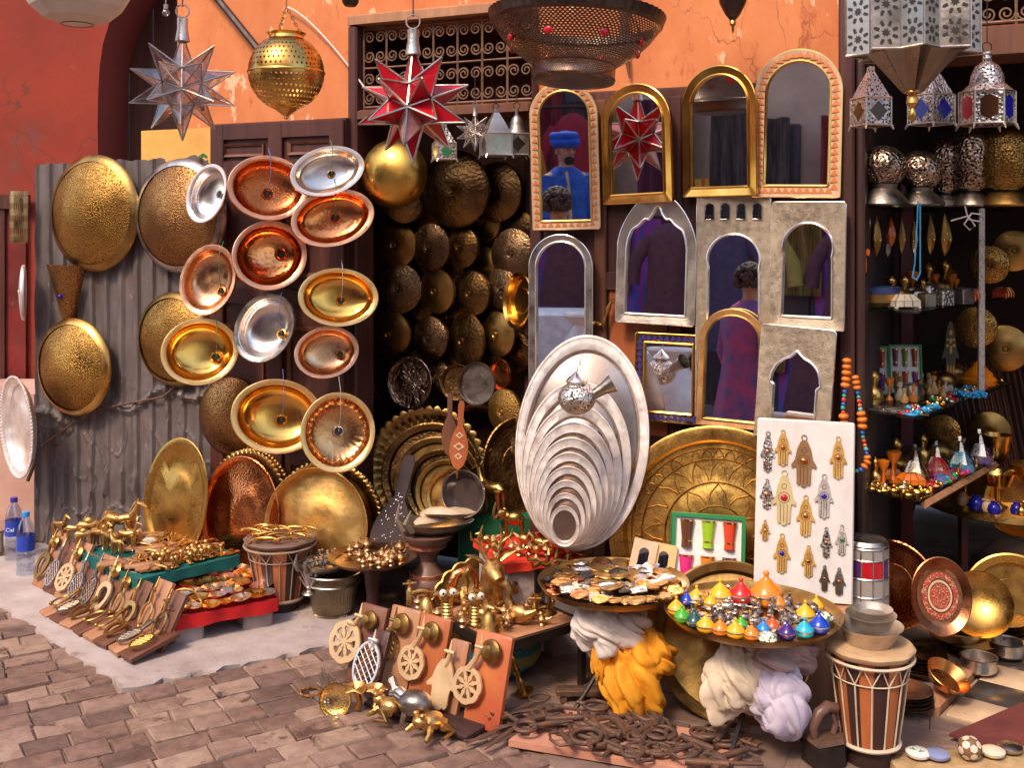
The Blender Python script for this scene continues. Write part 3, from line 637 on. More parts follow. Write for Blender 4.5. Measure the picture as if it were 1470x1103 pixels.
tray('leaning_tray', 'scalloped tray rim showing behind the gold round tray', 469, 750, 85, BRASS, off=.1, yaw=YAW + .15, scal=64, amp=.04, pitch=-.14)
tray('leaning_tray', 'beaded brass tray rearmost behind the gold round tray', 475, 748, 84, OLDB, off=.06, yaw=YAW + .15, beads=84, pitch=-.14)
# nested silver trays, largest at the back
for i, f in enumerate((1, .78, .67, .585, .51, .44, .375, .31, .25, .19)):
    rr = 152 * f; cx_, cy_ = 836 - 30 * (1 - f) ** .8, 783 - rr * .985
    d = fd(836, .27 + .024 * i + .10 * (1 - f)); s = d / F
    tray('nested_tray', ('largest oval silver tray at the back of the nest', 'second largest oval silver tray in the nest')[i] if i < 2 else
         '%s silver tray of the nest counted from the biggest' % ('third', 'fourth', 'fifth', 'sixth', 'seventh', 'eighth', 'ninth', 'tenth')[i - 2],
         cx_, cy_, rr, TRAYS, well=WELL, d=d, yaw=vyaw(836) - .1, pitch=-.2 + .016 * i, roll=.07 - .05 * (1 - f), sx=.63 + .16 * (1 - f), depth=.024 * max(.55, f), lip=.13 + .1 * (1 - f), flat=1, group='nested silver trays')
# big engraved brass trays
tray('engraved_tray', 'huge engraved brass tray standing behind the tea glass box', 1030, 770, 156, ENGR, off=.2, yaw=YAW + .15, pitch=-.16, depth=.03, lip=.13, chased=1)
tray('engraved_tray', 'huge dark brass tray leaning low behind the cloth bundles', 1050, 922, 112, OLDB, d=3.62, yaw=-.1, pitch=-.5, depth=.03, lip=.12)
tray('engraved_tray', 'scalloped dull brass tray beside the red cloth stand', 690, 880, 75, OLDB, d=4.22, yaw=.3, pitch=-.25, scal=22, amp=.05, depth=.02)
# ---- mirrors
def arch_pts(w, h, kind, n=40):                                  # outline from the lower left, anticlockwise
    a = w / 2
    if kind == 'round': top = [(a * cos(t), h - a + a * sin(t)) for t in [pi * i / n for i in range(n + 1)]]
    elif kind == 'point':
        top = []
        for i in range(n + 1):
            q = i / n; x = a * (1 - 2 * q); y = h - a * 1.25 + a * 1.25 * (1 - abs(1 - 2 * q) ** 1.9) ** .72 * (1 - .0 * q); top.append((x, y))
    elif kind == 'cusp':                                          # three-lobed pointed head
        top = []
        for i in range(n + 1):
            q = abs(1 - 2 * i / n); x = a * (1 - 2 * i / n)
            base = (1 - q ** 2) ** .5; y = h - a * 1.35 + a * (1.0 * base + .35 * max(0, 1 - q / .3) - .10 * abs(sin(pi * 2.4 * q)) * (q > .1)); top.append((x, y))
    elif kind == 'key':                                           # horseshoe arch over straight jambs
        r = a * 1.0; c = h - r; t0 = -.42; top = []
        for i in range(n + 1): t = t0 + (pi - 2 * t0) * i / n; top.append((r * cos(t), c + r * sin(t)))
        top = [(a * .97, c - r * .5)] + top[1:-1] + [(-a * .97, c - r * .5)]
    elif kind == 'ogee':
        top = []
        for i in range(n + 1):
            q = 1 - 2 * i / n; x = a * q; y = h - a * 1.3 + a * 1.05 * (1 - abs(q) ** 2.2) ** .5 + a * .25 * max(0, 1 - abs(q) / .35) ** 1.6; top.append((x, y))
        top = [(a * .86, h - a * 1.42)] + top + [(-a * .86, h - a * 1.42)]
    else: top = [(a, h), (-a, h)]
    return [(-a if kind != 'ogee' else -a * .86, 0), (a if kind != 'ogee' else a * .86, 0)] + top
def resample(P, n):                                              # n points at even steps along a closed outline, first point kept
    L = [0]; Q = P + [P[0]]
    for i in range(len(P)): L.append(L[-1] + sqrt((Q[i + 1][0] - Q[i][0]) ** 2 + (Q[i + 1][1] - Q[i][1]) ** 2))
    out = []; j = 0
    for k in range(n):
        t = L[-1] * k / n
        while L[j + 1] < t: j += 1
        f = (t - L[j]) / max(1e-9, L[j + 1] - L[j]); out.append((Q[j][0] + (Q[j + 1][0] - Q[j][0]) * f, Q[j][1] + (Q[j + 1][1] - Q[j][1]) * f))
    return out
def around(P, c, dirs):                                          # where rays from c in the given directions leave outline P
    out = []
    for dx, dz in dirs:
        best = None
        for i in range(len(P)):
            x1, z1 = P[i][0] - c[0], P[i][1] - c[1]; x2, z2 = P[(i + 1) % len(P)][0] - c[0], P[(i + 1) % len(P)][1] - c[1]
            den = dx * (z2 - z1) - dz * (x2 - x1)
            if abs(den) < 1e-12: continue
            t = (x1 * (z2 - z1) - z1 * (x2 - x1)) / den; u = (x1 * dz - z1 * dx) / den
            if t > 0 and -1e-6 <= u <= 1 + 1e-6 and (best is None or t > best): best = t
        out.append((c[0] + dx * (best or 0), c[1] + dz * (best or 0)))
    return out
def mirror(label, x0, x1, y0, y1, okind, ikind, fw, mt, off=.06, lip=None, base=None, pitch=-.03, yaw=None, top=None, deco=None, decom=None, small=0, roll=0, fwb=None):
    px = (x0 + x1) / 2; d = fd(px, off); s = d / F; yw = YAW if yaw is None else yaw; cc = max(.6, cos(yw - vyaw(px)))
    Wd, Ht = (x1 - x0) * s / cc, (y1 - y0) * s; f = fw * s; fb = (fwb or fw) * s; ft = (top or fw) * s
    t = thing('framed_mirror', label, 'mirror', T(W(px, y1, d)) @ RZ(yw) @ RX(pitch) @ RY(roll), 'framed mirrors on the timber panel')
    n = 120; outer0 = arch_pts(Wd, Ht, okind); inner0 = [(x, z + fb) for x, z in arch_pts(Wd - 2 * f, Ht - ft - fb, ikind)]
    c = (0, fb + (Ht - ft - fb) * .45)
    if ikind in ('key', 'ogee', 'cusp') or okind != ikind:
        inner = resample(inner0, n); outer = around(outer0, c, [((x - c[0]) or 1e-9, z - c[1]) for x, z in inner])
    else: inner = resample(inner0, n); outer = resample(outer0, n)
    m = mb(); m.frame(outer, inner, -.016, .004, -.010); fr = m.build('frame', mt, t)
    if lip:
        ci = [(x * (1 - .0 * s), z) for x, z in inner]
        m = mb(); m.tube([(x, -.013, z) for x, z in ci], .0042, 6, closed=True); m.build('inner_bead', lip, fr)
        m = mb(); m.tube([(x, -.013, z) for x, z in outer], .003, 6, closed=True); m.build('outer_bead', lip, fr)
    if deco:                                                      # inlaid half discs or gems along the frame
        q = resample([((a[0] + b[0]) / 2, (a[1] + b[1]) / 2) for a, b in zip(outer, inner)], deco)
        dm = mb(); dm.M = AX; dm.lathe([(f * .42, 0), (f * .38, .0015), (0, .002)], 3, a0=pi / 2, a1=pi / 2 + 2 * pi); me = dm.mesh('inlay', decom)
        for x, z in q: link('inlay', me, fr, T((x, -.0145, z)))
    for k in range(small):                                        # row of little keyhole windows in the head
        xx = (k - (small - 1) / 2) * Wd * .215; P = [(x + xx, z + Ht - ft * .62) for x, z in arch_pts(Wd * .125, ft * .42, 'key', 16)]
        m = mb(); m.prism(P, -.0185, -.0155); m.build('window', MIRROR, fr)
        m = mb(); m.tube([(x, -.0185, z) for x, z in P], .0022, 5, closed=True); m.build('window_rim', lip or mt, fr)
    m = mb(); N2 = len(inner)
    m.add([(c[0], -.004, c[1])] + [(x, -.004, z) for x, z in inner], [(0, 1 + i, 1 + (i + 1) % N2) for i in range(N2)])
    m.build('mirror_pane', MIRROR, t)
    m = mb(); m.prism([(x * .985, z * .99 + .003) for x, z in outer], .0045, .012); m.build('backing', WOODD, t)
    return t
BONE = mat('bone_inlay', (.62, .42, .28), .45, 0, (.5, .3, .18), 20, bump=.3, bs=60); ORI = paint('orange_inlay', (.62, .2, .06), .4)
STIP = mat('stippled_metal', (.58, .47, .35), .45, 1, (.42, .33, .23), 30, bump=.35, bs=300)
mirror('tall arched mirror with bone inlaid frame reflecting a man', 766, 862, 119, 329, 'round', 'round', 12, BONE, .10, BRASS, deco=52, decom=ORI, roll=-.02, yaw=YAW + .2, pitch=.05)
mirror('small arched mirror with plain shiny brass frame', 868, 966, 121, 291, 'round', 'round', 12, GOLD, .09, GOLD, roll=-.03, yaw=YAW - .19, pitch=0)
mirror('arched brass framed mirror beside the inlaid one', 983, 1086, 95, 281, 'round', 'round', 12, GOLD, .10, GOLD, roll=-.01, yaw=YAW - .2, pitch=0)
mirror('arched mirror with orange and white inlaid triangles', 1082, 1203, 71, 283, 'round', 'round', 16, BONE, .09, GOLD, deco=56, decom=ORI, roll=.02)
mirror('tall silver arched mirror behind the nested trays', 761, 851, 337, 560, 'round', 'round', 10, DSILV, .12, SILVER, yaw=YAW + .07, pitch=.0)
mirror('pointed silver mirror with three lobed head', 885, 996, 277, 465, 'point', 'cusp', 13, ENGS, .10, SILVER, roll=.02, top=17)
mirror('pewter keyhole mirror with four little arched windows', 1000, 1104, 280, 600, 'rect', 'key', 15, STIP, .10, SILVER, top=56, small=4)
mirror('stippled metal keyhole mirror in square frame', 1107, 1210, 290, 472, 'rect', 'key', 17, STIP, .12, SILVER, top=30, roll=.01, yaw=YAW - .12)
mirror('rectangular mirror framed with gems and brass', 912, 1006, 480, 606, 'rect', 'rect', 13, DARKB, .09, GOLD, deco=44, decom=paint('blue_gem', (.05, .04, .22), .2), roll=.01)
mirror('arched mirror with wooden and brass frame above the huge tray', 1001, 1095, 444, 613, 'round', 'round', 9, mat('horn_inlay', (.55, .28, .1), .35, .3, (.3, .13, .05), 14), .13, OLDB, roll=.03)
mirror('pewter ogee mirror in square frame above the white board', 1085, 1188, 470, 632, 'rect', 'ogee', 17, STIP, .17, SILVER, top=34, roll=.05, pitch=-.08, yaw=YAW - .1)
# brass chain and knob below the silver mirror
b = mb(); pts = [FL(846 + 36 * t, 480 - 44 * t - 8 * sin(t * 9), .08) for t in [i / 16 for i in range(17)]]; b.tube(pts, [.006 if i % 3 else .011 for i in range(17)], 8)
one('door_bolt', 'knobbly brass door bolt beside the silver arched mirror', 'bolt', b, BRASS, FM)
# ---- hanging lanterns
def chain(m, a, b_, n, r=.008, w=.0018):
    a, b_ = Vector(a), Vector(b_)
    for i in range(n):
        c = a.lerp(b_, (i + .5) / n); L = (b_ - a).length / n * .62
        pts = [c + (b_ - a).normalized() * L * cos(t) + (Vector((r * .5, 0, 0)) if i % 2 else Vector((0, r * .5, 0))) * sin(t) * 1.2 for t in [2 * pi * k / 8 for k in range(8)]]
        m.tube(pts, w, 4, closed=True)
PH = (1 + sqrt(5)) / 2
ICO = [Vector(p).normalized() for p in ((0, 1, PH), (0, -1, PH), (0, 1, -PH), (0, -1, -PH), (1, PH, 0), (-1, PH, 0), (1, -PH, 0), (-1, -PH, 0), (PH, 0, 1), (-PH, 0, 1), (PH, 0, -1), (-PH, 0, -1))]
ICF = [(i, j, k) for i in range(12) for j in range(i) for k in range(j) if all((ICO[a] - ICO[b]).length < 1.2 for a, b in ((i, j), (j, k), (i, k)))]
def star(label, px, py, r, d, pane, frame, cap=True, rot=0.0, core=.42, odd=None, hook=None, wire=.005):
    R = r / F * d; t = thing('star_lantern', label, 'lantern', T(W(px, py, d)) @ RZ(rot), 'glass star lanterns')
    n0 = sum((ICO[q] for q in ICF[0]), Vector()).normalized(); RM = n0.rotation_difference(Vector((0, 0, 1))).to_matrix()
    V = [RM @ v * R * core for v in ICO]; fm = mb(); e_done = set(); cnt = 0
    for f in ICF:
        c = sum((V[q] for q in f), Vector()).normalized() * R
        for a, b_ in ((0, 1), (1, 2), (2, 0)):
            p, q = V[f[a]], V[f[b_]]
            if (p - q).cross(c - q).dot((p + q + c)) > 0: p, q = q, p
            ctr = (p + q + c) / 3; nn = (q - p).cross(c - p).normalized() * .0008
            m = mb(); m.add([ctr + (x - ctr) * .97 for x in (p, q, c)], [(0, 1, 2)]); m.build('pane', odd if (odd and cnt in (7, 8)) else pane, t); cnt += 1
            k = tuple(sorted((f[a], f[b_])))
            if k not in e_done: e_done.add(k); fm.tube([V[f[a]], V[f[b_]]], wire * .7, 5)
        for q in f: fm.tube([V[q], c], [wire * .75, wire * .55], 5)
    fm.build('lead_frame', frame, t)
    m = mb(); m.lathe([(.0, R * 1.3), (R * .1, R * 1.28), (R * .1, R * 1.08), (R * .14, R * .86), (R * .1, R * .84)], 14); m.ring(R * .12, .003, 16, 5, (0, 0, R * 1.42), 'y'); m.build('cap', frame, t)
    m = mb(); m.tube([(0, 0, R * 1.5), (0, 0, R * 1.5 + (hook or .5))], .0025, 5); m.build('hook_wire', BLACKI, t); return t
CLEAR = mat('clear_glass', (.9, .86, .84), .08, 1, rv=0, thin=((.93, .9, .88), .2)); REDG = mat('red_glass', (.55, .012, .022), .12, 0, rv=0, coat=.4, thin=((.6, .03, .04), .8))
PINKG = mat('textured_pink_glass', (.75, .4, .42), .3, 0, trans=.5, bump=.8, bs=90, rv=0)
star('clear glass star lantern hanging before the cardboard', 262, 125, 77, 3.85, mat('milky_glass', (.85, .78, .76), .12, 1, rv=0, thin=((.86, .8, .78), .3)), DSILV, rot=.25, wire=.0045)
star('red glass star lantern hanging before the scroll grille', 593, 150, 84, 3.75, REDG, DSILV, rot=-.15, odd=PINKG, wire=.006)
star('small clear glass star lantern by the red one', 682, 190, 28, 4.3, CLEAR, DSILV, rot=.1, hook=.12, wire=.003)
# pierced globe
d = 3.85; s = d / F; t = thing('globe_lantern', 'pierced brass globe lantern on three chains', 'lantern', T(W(411, 104, d)))
PIERB = mat('pierced_brass', (.72, .44, .12), .26, 1, (.5, .28, .07), 6, bump=.1, bs=40, holes=(46, 16, .25))
m = mb(); R = 54 * s; pr = [(R * cos(p), R * 1.02 * sin(p)) for p in [-1.25 + 2.35 * i / 24 for i in range(25)]]; m.lathe(pr, 64); m.build('pierced_shell', PIERB, t)
m = mb(); m.lathe([(R * 1.015, -.004), (R * 1.03, 0), (R * 1.015, .004)], 56); m.lathe([(R * .46, R * .86), (R * .44, R * .98), (R * .5, R * 1.05)], 40, mod=lambda a, k: 1 + (.06 * abs(sin(a * 10)) if k == 2 else 0)); m.build('band', GOLD, t)
m = mb(); m.lathe([(R * .36, -R * .94), (R * .2, -R * 1.06), (R * .06, -R * 1.16), (R * .07, -R * 1.2), (0, -R * 1.26)], 24); m.build('finial', BRASS, t)
m = mb()
for a in (.3, 2.4, 4.5): chain(m, (R * .42 * cos(a), R * .42 * sin(a), R), (0, 0, R * 1.75), 9, .008)
m.tube([(0, 0, R * 1.7), (0, 0, R * 3.2)], .003, 5); tag(m.build('chain', BRASS, t), None, None, kind='stuff')
# big pierced bowl lamp
d = 3.7; s = d / F; t = thing('bowl_lamp', 'big dark pierced metal bowl lamp with scalloped rim and red glass studs', 'lamp', T(W(826, 62, d)) @ RZ(.1) @ RX(-.05) @ RY(.06))
R = 126 * s; PIERD = mat('pierced_dark_brass', (.17, .12, .09), .35, 1, (.09, .06, .05), 8, bump=.3, bs=80, holes=(110, 26, .26))
DKM = mat('dark_metal', (.13, .095, .075), .36, 1, (.07, .05, .045), 8, bump=.4, bs=60)
m = mb(); pr = [(R * .46, -34 * s), (R * .56, -26 * s), (R * .72, -12 * s), (R * .86, 6 * s), (R * .95, 22 * s)]; m.lathe(pr, 72); m.build('pierced_bowl', PIERD, t)
m = mb(); m.lathe([(R * .95, 22 * s), (R * .965, 25 * s), (R * .98, 26 * s), (R * 1.0, 40 * s), (R * .985, 40 * s), (R * .95, 27 * s)], 180, mod=lambda a, k: 1 + (.02 * abs(sin(a * 30)) if k in (3, 4) else 0)); m.build('scalloped_rim', DKM, t)
m = mb(); m.lathe([(R * .465, -56 * s), (R * .48, -52 * s), (R * .47, -50 * s), (R * .47, -36 * s), (R * .48, -33 * s), (R * .46, -31 * s)], 56); m.build('drum', PIERD, t)
m = mb(); m.lathe([(0, -62 * s), (R * .25, -60 * s), (R * .465, -56 * s)], 48); m.build('base_plate', DKM, t)
gm = mb(); gm.ball((0, 0, 0), 7 * s, 12, 8, 1, .5, 1); gme = gm.mesh('glass_stud', REDG)
for k in range(8):
    a = -pi / 2 + .25 + k * pi / 4; link('glass_stud', gme, t, T((R * .79 * cos(a), R * .79 * sin(a), -3 * s)) @ RZ(a + pi / 2))
m = mb()
for a in (.5, 2.6, 4.7): chain(m, (R * .96 * cos(a), R * .96 * sin(a), 38 * s), (0, 0, R * 1.3), 16, .011)
tag(m.build('chain', DKM, t), None, None, kind='stuff')
# finial of a lamp above, white skin lamp, bulb
t = thing('hanging_lamp', 'dark lamp ending in a turned brass finial over the mirrors', 'lamp', T(W(1052, 14, 3.8))); s = 3.8 / F
m = mb(); m.lathe([(0, -20 * s), (11 * s, -6 * s), (19 * s, 10 * s), (24 * s, 40 * s)], 24); m.build('shade', DKM, t)
m = mb(); m.lathe([(0, -33 * s), (1.5 * s, -32 * s), (2 * s, -24 * s), (5 * s, -20 * s), (4 * s, -15 * s), (2 * s, -12 * s), (6 * s, -8 * s), (8 * s, -3 * s)], 14); m.build('finial', OLDB, t)
SKIN = mat('goat_skin', (.74, .62, .52), .7, 0, (.62, .48, .38), 5, bump=.3, bs=12)
t = thing('skin_lamp', 'white stretched skin lamp hanging at the red arch', 'lamp', T(W(111, 36, 3.6))); s = 3.6 / F
m = mb(); m.lathe([(0, 0), (22 * s, 1.5 * s), (46 * s, 10 * s), (64 * s, 26 * s), (76 * s, 46 * s), (80 * s, 90 * s), (60 * s, 130 * s), (0, 140 * s)], 9); m.build('skin_shade', SKIN, t, sharp=15)
m = mb(); m.lathe([(22.5 * s, .8 * s), (23.5 * s, 1.2 * s), (22.5 * s, 2.2 * s)], 9); m.tube([(0, 0, 139 * s), (0, 0, .7)], .004, 5); m.build('wire_hoop', BLACKI, t)
t = thing('light_bulb', 'bare unlit bulb on a wire by the studded door', 'bulb', T(W(238, 14, 5.2))); s = 5.2 / F
m = mb(); m.ball((0, 0, -4 * s), 5.5 * s, 12, 8); m.build('glass_bulb', CLEAR, t); m = mb(); m.lathe([(3 * s, 1 * s), (3.4 * s, 8 * s), (0, 9 * s)], 10); m.tube([(0, 0, 8 * s), (0, 0, .5)], .003, 5); m.build('socket', DSILV, t)
t = thing('hanging_lamp', 'small dark lamp bottom showing above the scroll grille', 'lamp', T(W(503, 9, 4.0))); s = 4.0 / F
m = mb(); m.lathe([(0, 0), (8 * s, .5 * s), (12 * s, 6 * s), (13 * s, 20 * s)], 20); m.build('shade', DKM, t); m = mb(); m.tube([(0, 0, 2 * s), (0, 0, .6)], .003, 5); m.build('hook_wire', BLACKI, t)
# tall faceted lantern
d = 3.25; s = d / F; t = thing('faceted_lantern', 'huge silver faceted lantern with star cut panels and a cone below', 'lantern', T(W(1310, 66, d)))
STARP = mat('star_cut_metal', (.60, .52, .44), .36, 1, (.42, .35, .28), 7, bump=.2, bs=60)
R = 92 * s; nS = 8; P8 = []
for i in range(16):
    a = 2 * pi * i / 16 + .2; q = R if i % 2 else R * .72; P8.append(Vector((q * cos(a), q * sin(a), 0)))
HOLE = paint('cut_through_dark', (.03, .02, .018), .7)
for i in range(16):
    p, q = P8[i], P8[(i + 1) % 16]; m = mb(); h0, h1 = -12 * s, 150 * s
    m.add([p + Vector((0, 0, h0)), q + Vector((0, 0, h0)), q + Vector((0, 0, h1)), p + Vector((0, 0, h1))], [(0, 1, 2, 3)]); pn = m.build('panel', STARP, t)
    c = (p + q) / 2; ex = (q - p).normalized(); nn = ex.cross(Vector((0, 0, 1))).normalized(); wid = (q - p).length
    hm = mb()
    for kz in range(4):
        z0 = h0 + wid * (.55 + 1.0 * kz)
        def pt(u, v): return c + ex * u + Vector((0, 0, z0 + v)) + nn * .0015
        hm.add([pt(0, 0)] + [pt(wid * (.17 if j % 2 else .09) * cos(j * pi / 8), wid * (.17 if j % 2 else .09) * sin(j * pi / 8)) for j in range(16)], [(0, 1 + j, 1 + (j + 1) % 16) for j in range(16)])
        for j in range(8):
            a = j * pi / 4 + pi / 8; e1 = Vector((cos(a), sin(a))); e2 = Vector((-sin(a), cos(a))); r0, r1, hw = wid * .25, wid * .4, wid * .055
            hm.add([pt(*(e1 * r0 - e2 * hw)), pt(*(e1 * r1 - e2 * hw)), pt(*(e1 * (r1 + hw))), pt(*(e1 * r1 + e2 * hw)), pt(*(e1 * r0 + e2 * hw))], [(0, 1, 2, 3, 4)])
    tag(hm.build('star_cutout', HOLE, pn), None, None, kind='stuff')
m = mb()
for i in range(16): m.tube([P8[i] + Vector((0, 0, -12 * s)), P8[i] + Vector((0, 0, 150 * s))], .0035, 5); m.tube([P8[i] + Vector((0, 0, -12 * s)), P8[(i + 1) % 16] + Vector((0, 0, -12 * s))], .004, 5)
m.build('edge_frame', DSILV, t)
m = mb(); vs = [p * .7 + Vector((0, 0, -8 * s)) for p in P8] + [p * .16 + Vector((0, 0, -66 * s)) for p in P8]
m.add(vs, [(i, (i + 1) % 16, 16 + (i + 1) % 16, 16 + i) for i in range(16)]); m.add([p * 1.0 + Vector((0, 0, -12 * s)) for p in P8] + [p * .7 + Vector((0, 0, -8 * s)) for p in P8], [(i, (i + 1) % 16, 16 + (i + 1) % 16, 16 + i) for i in range(16)])
m.build('lower_cone', mat('cone_metal', (.36, .28, .2), .3, 1, (.2, .15, .1), 7, bump=.3, bs=60), t, sharp=10)
m = mb(); m.lathe([(12 * s, -64 * s), (13 * s, -67 * s), (5 * s, -70 * s), (8 * s, -76 * s), (9 * s, -82 * s), (3 * s, -90 * s), (6 * s, -98 * s), (5 * s, -104 * s), (0, -110 * s)], 16); m.build('finial', BRASS, t)
# lanterns with coloured panes
def box_lantern(label, px, py, w, h, d, pane, metal=ENGS, rot=.4, sides=4, roof='tent', group='pane lanterns on hooks', hook=.15):
    s = d / F; a = w * s / 2 / (1.25 if sides == 4 else 1.0); H_ = h * s; t = thing('pane_lantern', label, 'lantern', T(W(px, py, d)) @ RZ(rot), group)
    hb = H_ * (.42 if roof == 'tent' else .38); z0 = -H_ / 2 + H_ * .07
    C = [Vector((a * 1.42 * cos(2 * pi * i / sides + pi / sides), a * 1.42 * sin(2 * pi * i / sides + pi / sides), 0)) for i in range(sides)]
    if sides != 4: C = [c * .8 for c in C]
    fm = mb()
    for i in range(sides):
        p, q = C[i], C[(i + 1) % sides]; fm.tube([p + Vector((0, 0, z0)), p + Vector((0, 0, z0 + hb))], .0028, 5)
        for z in (z0, z0 + hb): fm.tube([p + Vector((0, 0, z)), q + Vector((0, 0, z))], .003, 5)
        fm.lathe([(0, 0)], 3) if False else fm.tube([p + Vector((0, 0, z0)), p * 1.12 + Vector((0, 0, z0 - H_ * .07))], [.006, .002], 5)
    fo = fm.build('metal_frame', metal, t)
    for i in range(sides):
        p, q = C[i] * .985, C[(i + 1) % sides] * .985; m = mb(); L = (q - p).length; ex = (q - p).normalized()
        o_ = [(0, 0), (L, 0), (L, hb), (0, hb)]
        if sides == 4: n4 = [(L / 2, hb * .12), (L * .86, hb / 2), (L / 2, hb * .88), (L * .14, hb / 2)]; o4 = [(0, 0), (L, 0), (L, hb), (0, hb)]; o8 = [(L / 2, 0), (L, 0), (L, hb / 2), (L, hb), (L / 2, hb), (0, hb), (0, hb / 2), (0, 0)]; i8 = [n4[0], ((n4[0][0] + n4[1][0]) / 2, (n4[0][1] + n4[1][1]) / 2), n4[1], ((n4[2][0] + n4[1][0]) / 2, (n4[2][1] + n4[1][1]) / 2), n4[2], ((n4[2][0] + n4[3][0]) / 2, (n4[2][1] + n4[3][1]) / 2), n4[3], ((n4[0][0] + n4[3][0]) / 2, (n4[0][1] + n4[3][1]) / 2)]
        else: o8 = [(L / 2, 0), (L, 0), (L, hb / 2), (L, hb), (L / 2, hb), (0, hb), (0, hb / 2), (0, 0)]; i8 = [(L / 2, hb * .12), (L * .82, hb * .25), (L * .82, hb / 2), (L * .82, hb * .75), (L / 2, hb * .88), (L * .18, hb * .75), (L * .18, hb / 2), (L * .18, hb * .25)]
        P3 = lambda u, v, k=1.0: p * k + ex * u * 1 + Vector((0, 0, z0 + v))
        m.add([P3(*x) for x in o8] + [P3(*x) for x in i8], [(j, (j + 1) % 8, 8 + (j + 1) % 8, 8 + j) for j in range(8)]); m.build('fret_panel', FILI if metal is ENGS else metal, t)
        m = mb(); m.add([P3(*x) for x in i8], [tuple(range(8))]); m.build('pane', pane[i % len(pane)], t)
    m = mb()
    if roof == 'tent':
        m.lathe([(a * 1.36, z0 + hb), (a * .85, z0 + hb + H_ * .2), (a * .3, z0 + hb + H_ * .4), (a * .26, z0 + hb + H_ * .48), (0, z0 + hb + H_ * .5)], sides, a0=pi / sides, a1=2 * pi + pi / sides)
    else:
        m.lathe([(a * 1.1, z0 + hb), (a * .72, z0 + hb + H_ * .1), (a * .66, z0 + hb + H_ * .2), (a * .5, z0 + hb + H_ * .3), (a * .2, z0 + hb + H_ * .36), (a * .18, z0 + hb + H_ * .48), (0, z0 + hb + H_ * .49)], 20)
    m.build('roof', FILI if metal is ENGS else metal, t, sharp=30 if roof != 'tent' else 10)
    m = mb(); m.ring(H_ * .06, .002, 12, 5, (0, 0, z0 + hb + H_ * .53), 'y'); m.tube([(0, 0, z0 + hb + H_ * .58), (0, 0, z0 + hb + H_ * .58 + hook)], .002, 5); m.build('hanging_ring', BLACKI, t)
    return t
BRG = mat('brown_glass', (.09, .035, .015), .1, 0, trans=.2, rv=0); BLG = mat('blue_glass', (.02, .02, .36), .1, 0, trans=.3, rv=0); CLP = mat('pane_clear', (.85, .8, .78), .1, 1, rv=0, thin=((.8, .76, .74), .25)); GRG = mat('green_glass', (.01, .2, .06), .1, 0, trans=.3, rv=0)
box_lantern('silver fret lantern with brown diamond panes', 1250, 140, 50, 94, 3.55, [BRG], rot=.25)
box_lantern('silver fret lantern with deep blue panes', 1337, 136, 56, 98, 3.7, [BLG], rot=.5)
box_lantern('domed six sided lantern with dark red and violet panes', 1417, 126, 66, 122, 3.5, [BRG, BLG, REDG], sides=6, roof='dome', rot=.2)
box_lantern('plain silver lantern with clear panes under the scroll grille', 712, 191, 46, 74, 4.25, [CLP], DSILV, rot=.3, hook=.06)
box_lantern('dark domed lantern with clear panes next to the inlaid mirror', 742, 189, 38, 78, 4.35, [CLP], PEWTER, rot=.1, roof='dome', hook=.06)
box_lantern('white fret lantern with green panes behind the red star', 638, 205, 34, 56, 4.4, [GRG, CLP], ENGS, rot=.35, hook=.1)
# wall cone and pierced cylinder on the corrugated sheet
t = thing('wall_sconce', 'pierced brass cone sconce on the corrugated sheet', 'sconce', T(WP(99, 425, .1)) @ RZ(YAW)); s = fd(99) / F
m = mb(); m.lathe([(8 * s, -42 * s), (20 * s, 0), (33 * s, 40 * s), (34 * s, 44 * s)], 20, a0=pi, a1=2 * pi, sy=.7, mod=lambda a, k: 1 + (.05 * abs(sin(5 * a)) if k == 3 else 0)); m.build('half_cone', HAMC, t)
m = mb(); m.ball((0, -16 * s, 0), 3.5 * s, 10, 6); m.build('glass_stud', BLG, t)
t = thing('pierced_sconce', 'pierced brass half cylinder sconce at the sheet edge', 'sconce', T(WP(33, 316, .12)) @ RZ(YAW - .5)); s = fd(33) / F
m = mb(); m.lathe([(17 * s, -32 * s), (17.5 * s, -30 * s), (17.5 * s, 34 * s), (17 * s, 40 * s)], 24, a0=pi * .95, a1=2.05 * pi, mod=lambda a, k: 1); m.build('half_cylinder', mat('pierced_pale_brass', (.62, .46, .24), .34, 1, (.44, .3, .13), 9, holes=(22, 11, .27)), t)
m = mb(); m.bx(-17 * s, 17 * s, 0, .006, -30 * s, 30 * s); m.build('back_plate', OLDB, t)
# perforated pot lamp hanging before the nested trays
d = 3.72; s = d / F; t = thing('pot_lamp', 'pierced silver teapot shaped lamp hanging before the nested trays', 'lamp', T(W(828, 572, d)))
m = mb(); m.ball((0, 0, 0), 27 * s, 28, 16, 1, 1, .88); m.build('body', FILI, t)
m = mb(); m.lathe([(14 * s, 21 * s), (16 * s, 25 * s), (13 * s, 29 * s), (7 * s, 34 * s), (3 * s, 38 * s), (0, 40 * s)], 20); m.build('lid', SILVER, t)
m = mb(); m.tube([(22 * s, 0, 4 * s), (38 * s, 0, 14 * s), (52 * s, 0, 22 * s)], [7 * s, 9 * s, 14 * s], 14, caps=False); m.build('spout', PEWTER, t)
m = mb(); chain(m, (0, 0, 39 * s), (8 * s, 0, 62 * s), 4, .008); tag(m.build('chain', SILVER, t), None, None, kind='stuff')
